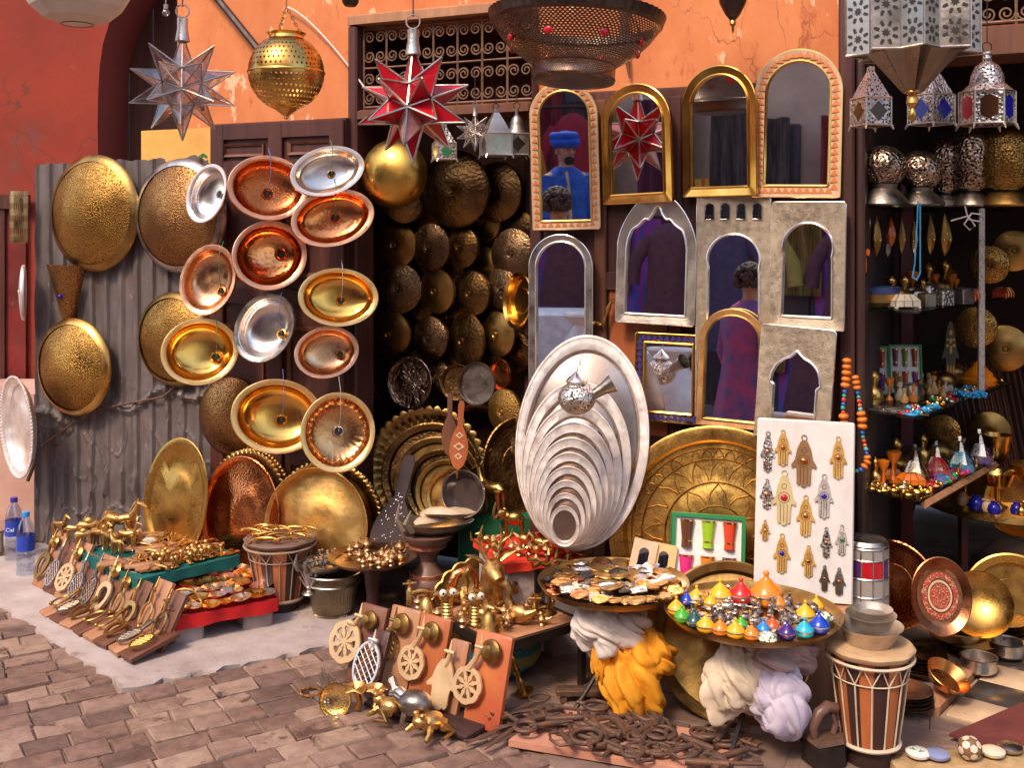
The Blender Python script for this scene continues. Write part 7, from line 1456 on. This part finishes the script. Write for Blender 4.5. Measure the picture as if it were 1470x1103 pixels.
# second shelf: boxes and bowls
def on(px, py, zi): return G(px, py, SHZ[zi])
def onshelf(name, label, cat, fn, mt, px, py, zi, rz=0, sc=1.0, group=None): return one(name, label, cat, fn() if callable(fn) else fn, mt, T(on(px, py, zi)) @ RZ(rz) @ SCL(sc), group)
def lathe_of(p, n=24): return lambda: mb().lathe(p, n)
onshelf('brass_pot', 'wide brass pot with blue lid by the door jamb', 'pot', lathe_of([(0, 0), (.06, 0), (.085, .02), (.09, .05), (.0, .05)], 30), OLDB, 1256, 440, 2); b = mb(); b.lathe([(0, .051), (.09, .051), (.092, .075), (.0, .078)], 30); onshelf('blue_lid', 'blue lid lying on the wide brass pot', 'lid', b, paint('navy_lid', (.03, .05, .16), .4), 1256, 440, 2)
def casket(w_, d_, h_):
    def f():
        m = mb(); m.bx(-w_ / 2, w_ / 2, -d_ / 2, d_ / 2, .006, h_ * .55); P = [(-w_ / 2, -d_ / 2), (w_ / 2, -d_ / 2), (w_ / 2, d_ / 2), (-w_ / 2, d_ / 2)]
        m.add([(x * 1.04, y_ * 1.04, h_ * .56) for x, y_ in P] + [(x * .6, y_ * .6, h_) for x, y_ in P], [(0, 1, 5, 4), (1, 2, 6, 5), (2, 3, 7, 6), (3, 0, 4, 7), (4, 5, 6, 7), (3, 2, 1, 0)])
        for x, y_ in P: m.bx(x * .9 - .005, x * .9 + .005, y_ * .9 - .005, y_ * .9 + .005, 0, .006)
        return m
    return f
def casket_thing(label, px, py, zi, mt, rz=0.0, sc=1.0, tm=BRASS):
    t = thing('jewel_casket', label, 'casket', T(on(px, py, zi)) @ RZ(rz) @ SCL(sc), 'jewel caskets'); casket(.1, .06, .05)().build('body', mt, t)
    for x in (-.05, -.017, .017, .05): m = mb(); m.tube([(x, -.0315, .006), (x, -.0315, .0275), (x * .62, -.0195, .0505)], .0016, 4); m.build('metal_strip', tm, t)
BONEW = paint('bone_white', (.72, .6, .45), .35)
casket_thing('white bone casket with brass strips on the second shelf', 1298, 442, 2, BONEW, .15, 1.0); casket_thing('red casket with brass strips at the second shelf end', 1396, 432, 2, paint('red_casket', (.4, .05, .015), .35), .8, 1.0); casket_thing('dark red casket behind the perforated upright', 1440, 428, 2, paint('red_casket', (.4, .05, .015), .35), .8, .9)
for i, (x, y_, sc, mt, l) in enumerate(((1330, 440, .9, ENGS, 'engraved silver box beside the bone casket'), (1354, 438, 1.1, FILI, 'filigree silver box in the middle of the second shelf'), (1383, 436, 1.1, DSILV, 'plain silver box next to the filigree one'), (1320, 425, .8, BLG, 'dark glass box behind the engraved silver one'))): b = mb(); b.slab((0, 0, .028), (.06, .05, .056), .004); onshelf('metal_box', l, 'box', b, mt, x, y_, 2, .5, sc)
b = mb(); b.ball((0, 0, .062), .062, 24, 16); onshelf('brass_ball', 'round golden brass ball behind the silver boxes', 'ball', b, BROWNB, 1356, 412, 2); onshelf('copper_dish', 'lidded copper dish under the blue beads', 'dish', lathe_of([(0, 0), (.05, .0), (.07, .02), (.072, .03), (.05, .045), (.012, .055), (0, .062)], 28), HCOPPER, 1298, 420, 2)
for i, (x, l) in enumerate(((1254, 'tall dark silver vial nearest the jamb'), (1270, 'dark silver vial beside the copper dish'), (1284, 'small silver vial behind the copper dish'))): onshelf('silver_flask', l, 'flask', trink_vial, PEWTER, x, 424, 2, 0, 2.2)
# third shelf: glasses, bottles, jewels, orange tagine
glass_box('first green box of tea glasses from the jamb on the shelf', T(on(1250, 568, 1)) @ RZ(-.15) @ RX(-.1), .15, .2, [('a1', (.1, .05, .02)), ('a2', (.2, .32, .03)), ('a3', (.4, .05, .03)), ('a4', (.2, .1, .02)), ('a5', (.55, .16, .02)), ('a6', (.14, .04, .2))], GREENC)
glass_box('second green box of tea glasses from the jamb on the shelf', T(on(1300, 566, 1)) @ RZ(-.1) @ RX(-.1), .13, .2, [('b1', (.2, .05, .1)), ('b2', (.18, .25, .03)), ('b3', (.35, .08, .03)), ('b4', (.3, .1, .02)), ('b5', (.5, .1, .02)), ('b6', (.2, .04, .2))], GREENC)
b = mb(); b.prism(hamsa_pts(.075, .27), -.005, .005); t = thing('inlaid_hand', 'dark hand ornament inlaid with yellow behind the perfume bottles', 'hamsa', T(on(1364, 555, 1)) @ T((0, 0, .145))); b.build('hand_plate', mat('olive_plate', (.06, .05, .03), .5), t)
for x, z, a, b_ in ((0, .085, .007, .012), (0, .05, .006, .012), (-.012, .055, .006, .005), (.012, .055, .006, .005), (0, .012, .006, .018), (-.014, .03, .007, .006), (.014, .03, .007, .006), (-.012, -.08, .004, .03), (.0, -.08, .004, .03), (.012, -.08, .004, .03)): m = mb(); m.prism([(x + a * cos(q), z + b_ * sin(q)) for q in [2 * pi * i / 12 for i in range(12)]], -.0075, -.0052); m.build('inlay', paint('ochre_inlay', (.6, .3, .03), .35), t)
t = thing('orange_tagine', 'glossy orange tagine with pointed lid on the third shelf', 'tagine', T(on(1405, 557, 1)) @ SCL(2.1)); OG = paint('orange_glaze2', (.75, .2, .008), .2)
m = mb(); m.lathe([(0, 0), (.018, 0), (.032, .008), (.034, .018), (.026, .026)], 30); m.build('pot', OG, t); m = mb(); m.lathe([(.027, .0265), (.026, .03), (.014, .042), (.004, .054), (0, .055)], 30); m.build('lid', OG, t); m = mb(); m.tube([(0, 0, .055), (0, 0, .072)], [.0018, .001], 6); m.build('finial', GOLD, t)
GB = [mat('perfume_%d' % i, c, .1, 0, trans=.5, rv=0) for i, c in enumerate(((.7, .4, .15), (.7, .25, .05), (.8, .7, .6)))]
shared('perfume_bottle', lambda: mb().lathe([(0, 0), (.012, 0), (.014, .012), (.006, .026), (.004, .034), (.007, .036), (.007, .046), (0, .05)], 12), GOLD)
for i in range(26):
    k = i % 3; me = shared('perfume_bottle_%d' % k, lambda: mb().lathe([(0, 0), (.012, 0), (.014, .012), (.006, .026), (.004, .034), (.007, .036), (.007, .046), (0, .05)], 12), GB[k]); x, y_ = 1290 + 80 * rr.random(), 566 + rr.uniform(-6, 14) 
    put('perfume_bottle', ('amber perfume bottle on the third shelf', 'orange perfume bottle on the third shelf', 'clear perfume bottle on the third shelf')[k], 'bottle', me, T(on(x, y_ - (x - 1290) * .12, 1)) @ SCL(rr.uniform(.8, 1.6)), 'perfume bottles %d' % k)
JW = [GOLD, DSILV, paint('jewel_blue', (.02, .3, .6), .2), paint('jewel_green', (.03, .35, .08), .2), paint('jewel_red', (.5, .02, .03), .2), paint('jewel_pink', (.55, .05, .35), .2)]
JN = ('gold', 'silver', 'blue', 'green', 'red', 'pink')
def jewel(): m = mb(); m.ring(.011, .003, 14, 5, (0, 0, .004)); m.ball((.011, 0, .008), .006, 8, 6); return m
for i in range(60):
    k = rr.choice((0, 0, 0, 1, 1, 2, 3, 4)); u, v = rr.random(), rr.random() * .4; q = SK + SB * (u * .95) + Vector((-.05, .05, 0)) * v + (SJ - SK) * .4 * v; put('finger_ring', '%s stone ring scattered along the third shelf edge' % JN[k], 'ring', shared('ring_' + JN[k], jewel, JW[k]), T((q.x - .015, q.y + .01, SHZ[1])) @ RZ(rr.uniform(0, 6)) @ SCL(rr.uniform(1.0, 2.0)), JN[k] + ' rings on the third shelf')
for i in range(7): q = SJ.lerp(SK, .25 + .1 * i); b = mb(); b.slab((0, 0, .004), (.09, .022, .008), .002); one('silver_case', 'flat silver case laid along the third shelf corner', 'case', b, DSILV, T((q.x + .03, q.y + .03, SHZ[1] + .001 + .0095 * (i % 2))) @ RZ(-.5 + .05 * i), 'flat silver cases')
b = mb()
for k in range(60): a = rr.uniform(0, 6.28); b.ball((rr.uniform(-.05, .05), rr.uniform(-.025, .025), .006 + rr.random() * .02), .007, 6, 4)
o = onshelf('bead_heap', 'heap of bright blue beads beside the orange tagine', 'beads', b, JW[2], 1396, 572, 1); 
# lowest shelf: foil wrapped bells, caskets, jewels
FOIL = mat('cellophane', (.95, .93, .9), .1, 1, rv=0, thin=((.97, .96, .95), .16))
for i, (x, y_, c, l) in enumerate(((1314, 690, None, 'golden domed bell in cellophane'), (1345, 684, (.6, .015, .03), 'red cone bell in cellophane'), (1379, 676, (.02, .28, .5), 'blue cone bell in cellophane'), (1407, 664, (.1, .03, .2), 'violet cone bell in cellophane'))):
    t = thing('wrapped_bell', l + ' on the lowest shelf', 'bell', T(on(x, y_, 0)) @ SCL(1.15), 'wrapped bells'); m = mb(); m.lathe([(0, 0), (.042, 0), (.045, .006), (.036, .035), (.018, .062), (.006, .072), (.005, .078)], 26); m.build('cone', paint('bell_%d' % i, c, .3, bump=.3, bs=60) if c else BRASS, t)
    m = mb(); m.lathe([(.008, .07), (.009, .078), (.003, .084), (.003, .1), (0, .102)], 12); m.build('knob', GOLD, t)
    m = mb(); m.lathe([(.052, .001), (.05, .03), (.03, .07), (.014, .1), (.022, .115)], 12, mod=lambda a, k: 1 + .12 * sin(5 * a + k * 2)); m.build('wrapper', FOIL, t, sharp=10)
    if c: m = mb(); m.ring(.012, .0025, 14, 5, (0, -.037, .035), 'y'); m.build('gilt_sign', GOLD, t)
casket_thing('orange casket nearest the jamb on the lowest shelf', 1279, 688, 0, AMBO, .1, .8); casket_thing('second orange casket beside the red wrapped bell', 1308, 697, 0, AMBO, .1, .9)
for i in range(70):
    u, v = rr.random(), rr.random(); q = SK + SB * (.0 + .55 * u) + (SJ - SK) * v * (.95 if u < .3 else .2); k = rr.choice((0, 0, 0, 1)) if u < .3 else rr.choice((0, 2, 3, 4, 5)); put('finger_ring', '%s ring in the spread on the lowest shelf' % JN[k], 'ring', shared('ring_' + JN[k], jewel, JW[k]), T((q.x, q.y + .012, SHZ[0])) @ RZ(rr.uniform(0, 6)) @ SCL(rr.uniform(1.0, 1.9)), JN[k] + ' rings on the lowest shelf')
for i in range(16): q = SK + SB * (.42 + .034 * i); put('brass_peg', 'small brass figure in the row at the lowest shelf end', 'figurine', shared('brass_peg', lambda: mb().lathe([(0, 0), (.009, 0), (.005, .008), (.009, .022), (.004, .03), (.006, .036), (0, .042)], 10), BRASS), T((q.x - .02, q.y + .012 * (i % 3), SHZ[0])), 'brass figures on the lowest shelf')
r7 = random.Random(31)
for i in range(34):                                                  # second rank of goods on the glass shelves
    zi = r7.choice((2, 2, 1, 0)); u = r7.uniform(.05, .95); q = SJ.lerp(SK, r7.uniform(.1, .6)) + SB * u * .9 + Vector((-.03, .04, 0)); k = i % 4
    me = shared('shelf_goods_%d' % k, (lambda: mb().lathe([(0, 0), (.02, 0), (.03, .02), (.026, .05), (.01, .065), (.012, .075), (.02, .09), (.018, .1), (.004, .115), (0, .118)], 18), lambda: mb().slab((0, 0, .025), (.06, .05, .05), .005), lambda: mb().lathe([(0, 0), (.03, 0), (.045, .03), (.04, .05), (.02, .06), (0, .07)], 18), lambda: mb().lathe([(0, 0), (.014, 0), (.012, .01), (.004, .02), (.004, .05), (.016, .07), (.018, .085), (0, .09)], 16))[k], (BRASS, DSILV, OLDB, AMBO)[k])
    put('shelf_goods', ('brass carafe', 'silver box', 'squat old brass jar', 'orange footed cup')[k] + ' in the second rank of the glass shelves', ('carafe', 'box', 'jar', 'cup')[k], me, T((q.x, q.y, SHZ[zi])) @ RZ(r7.uniform(0, 6)) @ SCL(r7.uniform(.8, 1.4)), 'second rank goods %d' % k)
for i, (x, y_, r_, d_) in enumerate(((1400, 470, 30, 4.9), (1442, 500, 34, 4.9), (1420, 380, 28, 5.0), (1455, 360, 30, 5.0), (1352, 620, 26, 5.0), (1420, 620, 30, 5.0), (1392, 250, 26, 5.1))): domed('shelf_disc', '%s hammered disc on the back wall of the shop' % ('first', 'second', 'third', 'fourth', 'fifth', 'sixth', 'seventh')[i], x, y_, r_, (HAMB, OLDB)[i % 2], d=d_, yaw=-.35, dome=.25, group='discs at the back of the shop')
b = mb()
for k in range(9):
    for sg in (1, -1): q0 = W(1398 + 9 * k, 520 if sg > 0 else 720, 5.15); q1 = W(1398 + 9 * k + 60 * sg * 0 + 40 * sg, 720 if sg > 0 else 520, 5.15); b.tube([q0, q1], .005, 5)
tag(one('lattice_screen', 'dark lattice screen at the back of the shop', 'screen', b, WOODB), None, None)
# round table with brass lamps and big plates deeper in the shop
p = Vector((2.1, 4.55, 0)); t = thing('brass_table', 'round brass topped table deep in the shop', 'table', T(p)); m = mb(); z = .46
m.lathe([(0, z), (.33, z), (.36, z + .01), (.365, z - .012), (.35, z - .02), (0, z - .02)], 48); m.build('top', OLDB, t)
for k in range(4): a = k * pi / 2 + .4; m = mb(); m.slab((.26 * cos(a), .26 * sin(a), (z - .02) / 2), (.03, .03, z - .02), .003); m.build('leg', WOODR, t)
for i, (dx, dy, r, h, mt, l) in enumerate(((-.1, -.1, .07, .14, GOLD, 'shiny brass footed bowl on the round table'), (.08, -.05, .1, .16, BRASS, 'large brass footed bowl on the round table'), (-.2, -.02, .045, .2, GOLD, 'tall brass goblet on the round table'), (-.02, .08, .06, .26, BRASS, 'tallest footed bowl at the middle of the round table'), (.2, .05, .07, .22, GOLD, 'shiny footed bowl at the far side of the round table'), (-.24, .1, .05, .16, OLDB, 'dull footed bowl by the back post'))): b = mb(); b.lathe([(0, 0), (r * .6, 0), (r * .55, .008), (r * .14, .02), (r * .14, h * .5), (r * .7, h * .62), (r, h), (r * .97, h), (r * .6, h * .68), (0, h * .58)], 28); one('footed_bowl', l, 'bowl', b, mt, T((p.x + dx, p.y + dy, z + .001)))
for i in range(16):
    a = rr.uniform(3.3, 5.4); q = rr.uniform(.24, .32); k = i % 4; put('small_jar', ('tiny brass jar on the round table', 'tiny banded stone jar on the round table', 'tiny orange topped jar on the round table', 'tiny blue jar on the round table')[k], 'jar', shared('tiny_jar_%d' % k, lambda: mb().lathe([(0, 0), (.02, 0), (.026, .015), (.02, .034), (.012, .04), (.014, .046), (0, .05)], 16), (BRASS, BONE, AMBO, BLG)[k]), T((p.x + q * cos(a), p.y + q * sin(a), z + .011)) @ SCL(rr.uniform(.8, 1.2)), 'tiny jars on the round table %d' % k)
tray('great_plate', 'great brass plate with chased centre under the round table', 1450, 862, 66, ENGR, d=4.25, yaw=-.25, pitch=-.2, depth=.03, lip=.2, cat='plate'); tray('great_plate', 'golden brass plate propped on the round table', 1462, 722, 48, GOLD, d=4.5, yaw=-.3, pitch=-.2, depth=.03, cat='plate'); tray('great_plate', 'dark copper tray standing behind the lamp drum', 1282, 838, 62, HCOPPER, d=3.98, yaw=-.6, pitch=-.12, depth=.02, cat='plate')
# lamp drum with glass panes
s = 3.72 / F; t = thing('lamp_drum', 'wire drum lamp with clear and coloured panes beside the white board', 'lamp', T(W(1243, 872, 3.72))); R, H_ = 31 * s, 100 * s
FROST = mat('frosted_pane', (.5, .44, .4), .4, 0, trans=.4, rv=0); VIOG = mat('violet_pane', (.12, .03, .2), .2, 0, trans=.3, rv=0)
for k in range(12):
    a0, a1 = 2 * pi * k / 12, 2 * pi * (k + 1) / 12
    for j, (z0, z1) in enumerate(((0, .22), (.22, .48), (.48, .74), (.74, .9))): m = mb(); m.lathe([(R, H_ * z0), (R, H_ * z1)], 2, a0=a0 + .02, a1=a1 - .02); m.build('pane', (REDG if (k + j) % 3 else VIOG) if j == 2 else FROST, t)
m = mb()
for k in range(12): a = 2 * pi * k / 12; m.tube([(R * cos(a), R * sin(a), 0), (R * cos(a), R * sin(a), H_ * .9)], .0035, 5)
for z_ in (0, .22, .48, .74, .9): m.ring(R, .0035, 32, 5, (0, 0, H_ * z_))
m.build('wire_cage', DSILV, t); m = mb(); m.lathe([(R, H_ * .9), (R * 1.02, H_ * .94), (R * .9, H_ * .99), (0, H_ * 1.0)], 24); m.build('cap', DSILV, t)
# plates on the ledge
MOS = mat('mosaic_ring', (.36, .035, .015), .3, 0, (.5, .34, .18), 190, edge=(.56, .58), coat=.3, col3=(.02, .03, .02), third=(.57, .59), ts=150)
d = 3.72; s = d / F; t = thing('mosaic_plate', 'copper plate with a red mosaic centre leaning on a brass bowl', 'plate', T(W(1349, 856, d)) @ RZ(.38 + vyaw(1349)) @ RX(-.2)); R = 55 * s
m = mb(); m.M = AX; m.lathe([(R * .99, .012), (R, .016), (R * .97, .018), (R * .78, .004), (R * .74, .0), (R * .62, .0), (0, .0)], 56, .8); m.lathe([(0, -.004), (R * .74, -.004), (R * .99, .012)], 40, .8); m.build('plate', mat('brown_copper', (.42, .17, .08), .3, 1, (.26, .09, .04), 7, bump=.25, bs=80), t)
for r0, r1, mt in ((.6, .44, MOS), (.4, .34, BONE), (.32, .0, MOS)): m = mb(); m.M = AX; m.lathe([(R * r0, .0012), (R * r0 * .99, .003), (R * r1, .003)] + ([(R * r1, .0012)] if r1 else []), 44, .8); m.build('mosaic_band', mt, t)
def plate_stack(px, py, n, r, mt, lab, h0=.035):
    p = G(px, py, h0)
    for k in range(n): b = mb(); b.lathe([(0, 0), (r * .7, 0), (r * .97, .008), (r, .011), (r * .95, .011), (r * .7, .004), (0, .004)], 32); one('stacked_plate', '%s, number %s from the bottom' % (lab, ('one', 'two', 'three', 'four', 'five', 'six', 'seven')[k]), 'plate', b, mt, T((p.x + rr.uniform(-.006, .006), p.y + rr.uniform(-.006, .006), h0 + .011 * k)) @ RZ(k), lab)
plate_stack(1302, 1012, 5, .085, PEWTER, 'dark plates stacked right behind the tall drum'.replace('right ', '')); plate_stack(1322, 962, 6, .085, DARKB, 'brown plates stacked behind the copper bowl'); plate_stack(1392, 936, 4, .1, mat('brown_plate', (.3, .16, .1), .4, .8), 'wide brown plates stacked by the tin pots'); plate_stack(1436, 908, 5, .1, DARKB, 'dark plates stacked under the great plate')
def bowl_of(r, h): return lambda: mb().lathe([(0, 0), (r * .4, 0), (r * .75, h * .35), (r, h), (r * .98, h + .002), (r * .7, h * .4), (0, .006)], 32)
one('brass_bowl', 'wide brass bowl carrying the mosaic plate', 'bowl', bowl_of(.13, .06)(), OLDB, T(G(1375, 920, .085))); one('brass_bowl', 'engraved brass bowl tipped up behind the mosaic plate', 'bowl', bowl_of(.12, .05)(), ENGR, T(W(1403, 872, 3.95)) @ RZ(-.3) @ RX(1.05))
one('copper_bowl', 'smooth orange copper bowl tipped on the plates', 'bowl', bowl_of(.075, .05)(), mat('orange_copper', (.7, .32, .1), .28, 1, (.55, .22, .06), 6), T(G(1352, 985, .075)) @ RZ(.4) @ RX(.5) @ RY(.15))
for x, y_, l in ((1405, 962, 'low tin pot near the threshold'), (1446, 940, 'second tin pot behind the low one')): b = mb(); b.lathe([(0, 0), (.055, 0), (.06, .006), (.06, .045), (.064, .048), (.06, .05), (.055, .046), (.054, .008), (0, .006)], 30); one('tin_pot', l, 'pot', b, DSILV, T(G(x, y_, .04)), 'tin pots')
# ceramics at the near edge
b = mb(); b.slab((0, 0, .02), (.5, .14, .03), .005); pc = G(1400, 1108); one('ceramic_tray', 'straw mat with small ceramics at the street edge', 'mat', b, mat('straw', (.45, .3, .15), .9, 0, (.3, .18, .08), 30, bump=.5, bs=90), T((pc.x, pc.y, 0)) @ RZ(.1))
t = thing('bone_ball', 'white ball inlaid with bone hexagons at the street edge', 'ball', T(G(1392, 1108)) @ T((0, 0, .068))); m = mb(); m.ball((0, 0, 0), .034, 24, 16); m.build('body', mat('brown_seam', (.2, .1, .05), .5), t)
for f in ICF:
    c = sum((ICO[q] for q in f), Vector()).normalized(); o1 = c.orthogonal().normalized(); o2 = c.cross(o1); e0 = (ICO[f[0]] - c * ICO[f[0]].dot(c)).normalized(); e1 = c.cross(e0); m = mb()
    P = [((c + (e0 * cos(a) + e1 * sin(a)) * .36).normalized()) * .0352 for a in [pi / 3 * k for k in range(6)]]; m.add([c * .0362] + P, [(0, 1 + k, 1 + (k + 1) % 6) for k in range(6)]); m.build('bone_tile', BONEW, t)
for x, y_, mt, l in ((1318, 1106, mat('flower_glaze', (.7, .66, .6), .2, 0, (.1, .3, .2), 60, edge=(.55, .6), coat=.4), 'white dish with green and red flowers at the street edge'), (1345, 1108, paint('blue_ware', (.25, .28, .5), .3), 'small blue ceramic dish beside the bone ball'), (1450, 1098, DSILV, 'grey round ceramic beside the red mat'), (1425, 1104, BONEW, 'white ceramic cup beside the bone ball')): b = mb(); b.lathe([(0, 0), (.02, 0), (.034, .01), (.036, .018), (.026, .024), (0, .027)], 26); one('ceramic_piece', l, 'ceramic', b, mt, T(G(x, y_)) @ T((0, 0, .036)))
# ================================================================ passers-by across the alley, seen in the tall inlaid mirror
SKINM = mat('skin', (.46, .26, .17), .5, 0, (.3, .15, .095), 12, bump=.1, bs=90)
def figure(label, M, joints, edges, radii, mt, root=0):
    me = bpy.data.meshes.new('body'); me.from_pydata([Vector(j) for j in joints], edges, []); o = link('body', me); o.modifiers.new('skin', 'SKIN'); sv = me.skin_vertices[0].data
    for i, r in enumerate(radii): sv[i].radius = (r, r) if not isinstance(r, tuple) else r; sv[i].use_root = (i == root)
    sb = o.modifiers.new('sub', 'SUBSURF'); sb.levels = sb.render_levels = 2
    dg = bpy.context.evaluated_depsgraph_get(); m2 = bpy.data.meshes.new_from_object(o.evaluated_get(dg)); bpy.data.objects.remove(o); m2.materials.clear(); m2.materials.append(mt)
    m2.polygons.foreach_set('use_smooth', [True] * len(m2.polygons)); t = thing('person', label, 'person', M); link('body', m2, t); return t
def person(label, M, h, shirt, hair):
    k = h / 1.75; J = [(0, 0, .95), (0, 0, 1.15), (0, 0, 1.38), (0, -.01, 1.5), (0, -.02, 1.58), (0, -.03, 1.68), (0, -.015, 1.74),
         (.19, 0, 1.4), (.24, -.02, 1.14), (.2, -.16, .98), (.16, -.24, .98), (-.19, 0, 1.4), (-.25, .0, 1.13), (-.24, -.08, .9), (-.23, -.12, .82),
         (.1, 0, .9), (.11, -.01, .5), (.11, .02, .09), (.12, -.1, .03), (-.1, 0, .9), (-.11, -.01, .5), (-.11, .02, .09), (-.12, -.1, .03)]
    E = [(0, 1), (1, 2), (2, 3), (3, 4), (4, 5), (5, 6), (2, 7), (7, 8), (8, 9), (9, 10), (2, 11), (11, 12), (12, 13), (13, 14), (0, 15), (15, 16), (16, 17), (17, 18), (0, 19), (19, 20), (20, 21), (21, 22)]
    Rr = [.15, .14, .15, .06, .075, .095, .07, .075, .05, .04, .04, .075, .05, .04, .04, .09, .065, .045, .035, .09, .065, .045, .035]
    return figure(label, M @ SCL(k), J, E, Rr, SKINM)
def robe(t, mt, z0=.12, arms=True):
    m = mb(); m.lathe([(.34, z0), (.3, .5), (.22, .95), (.2, 1.15), (.235, 1.36), (.16, 1.47), (.085, 1.52)], 40, 1.05, .78, lambda a, k: 1 + (.05 * sin(9 * a) + .03 * sin(17 * a + k)) * max(0, 1 - k / 4.5)); m.build('robe', mt, t)
    if arms:
        for P in ([(.17, 0, 1.42), (.25, -.02, 1.14), (.21, -.15, .99)], [(-.17, 0, 1.42), (-.26, 0, 1.13), (-.25, -.08, .92)]): m = mb(); m.tube(P, [.095, .085, .075], 14); m.build('sleeve', mt, t)
BLUE = cloth('turban_blue', (.012, .1, .55), (.008, .05, .34)); NAVY = cloth('robe_blue', (.02, .1, .42), (.012, .04, .2))
pm = person('bearded man in a blue robe and blue turban across the alley', T((-2.1, -1.25, .12)) @ RZ(pi - .95), 1.72, None, None); robe(pm, NAVY)
m = mb()
for k in range(5): m.ring(.1 + .012 * sin(k * 1.7), .034, 26, 8, (.004 * k, -.02, 1.735 + .02 * k), 'z', 1, 1.12)
m.ball((0, -.02, 1.8), .1, 16, 10, 1, 1.1, .62); m.build('turban', BLUE, pm, sharp=180)
m = mb(); m.ball((0, -.082, 1.578), .05, 14, 10, 1.1, .75, .9); m.build('beard', mat('dark_beard', (.02, .014, .012), .9), pm)
m = mb(); m.tube([(0, -.12, 1.685), (0, -.152, 1.645), (0, -.125, 1.635)], [.011, .016, .012], 8); m.build('nose', SKINM, pm)
for sg in (1, -1):
    m = mb(); m.ball((sg * .035, -.121, 1.685), .013, 10, 6, 1.2, .6, .7); m.build('eye', mat('eye_dark', (.04, .025, .02), .2), pm)
    m = mb(); m.ball((sg * .1, -.015, 1.66), .026, 8, 6, .4, .7, 1); m.build('ear', SKINM, pm)
m = mb(); m.tube([(.06, -.12, 1.47), (.08, -.2, 1.2), (.07, -.21, .9)], [.03, .035, .03], 8, flat=.4); m.build('scarf', cloth('sand_scarf', (.6, .42, .22)), pm)
pw = person('curly haired person in a pink and blue checked shirt', T((-1.12, 1.24, 0)) @ RZ(.3), 1.52, None, None); robe(pw, mat('check_shirt', (.42, .05, .15), .8, 0, (.05, .08, .24), 9, edge=(.3, .7), rv=0), .5)
m = mb(); r9 = random.Random(6)
for k in range(150):
    a, e = r9.uniform(0, 2 * pi), r9.uniform(-.5, 1.5); v = Vector((cos(e) * cos(a), cos(e) * sin(a), sin(e)))
    if v.y < -.55 and v.z < .35: continue
    m.ball(Vector((0, 0, 1.69)) + v * .105, r9.uniform(.022, .034), 7, 5)
tag(m.build('hair', mat('curly_hair', (.05, .028, .02), .7, bump=.5, bs=90), pw, sharp=180), None, None, kind='stuff')
# added white table in place of sunlit ground, hanging robes; only seen in mirrors
b = mb(); b.slab((0, 0, .4), (1.6, .7, .8), .03); one('white_table', 'added white cloth covered table across the alley in place of sunlit ground', 'table', b, cloth('bright_cloth', (.8, .78, .76)), T((-4.2, -.6, 0)) @ RZ(-.6))
for k, (x, y_, c, nm) in enumerate(((-3.4, -2.6, (.8, .25, .01), 'orange'), (-3.9, -2.2, (.16, .1, .2), 'violet'), (-4.5, -1.9, (.24, .08, .1), 'magenta'), (-2.75, -3.05, (.55, .02, .04), 'crimson'), (-5.3, -1.4, (.7, .5, .1), 'golden'))):
    b = mb(); b.lathe([(.26, 0), (.2, .5), (.17, .9), (.2, 1.2), (.1, 1.34), (.03, 1.38)], 30, 1.2, .5, lambda a, k: 1 + .09 * sin(7 * a) * max(0, 1 - k / 4)); b.tube([(-.2, 0, 1.22), (-.36, 0, .95), (-.4, 0, .7)], [.07, .08, .09], 10); b.tube([(.2, 0, 1.22), (.36, 0, .95), (.4, 0, .7)], [.07, .08, .09], 10); b.tube([(0, 0, 1.36), (0, 0, 1.44)], .006, 5)
    one('hanging_robe', '%s robe hung for sale across the alley' % nm, 'robe', b, cloth('robe_%d' % k, tuple(x * .55 for x in c)), T((x, y_, .75)) @ RZ(-.5))
b = mb(); b.tube([(-2.3, -3.45, 2.2), (-5.9, -.95, 2.2)], .02, 8); b.tube([(-2.3, -3.45, 0), (-2.3, -3.45, 2.22)], .03, 8); b.tube([(-5.9, -.95, 0), (-5.9, -.95, 2.22)], .03, 8); one('clothes_rail', 'dark clothes rail carrying robes across the alley', 'rail', b, BLACKI)
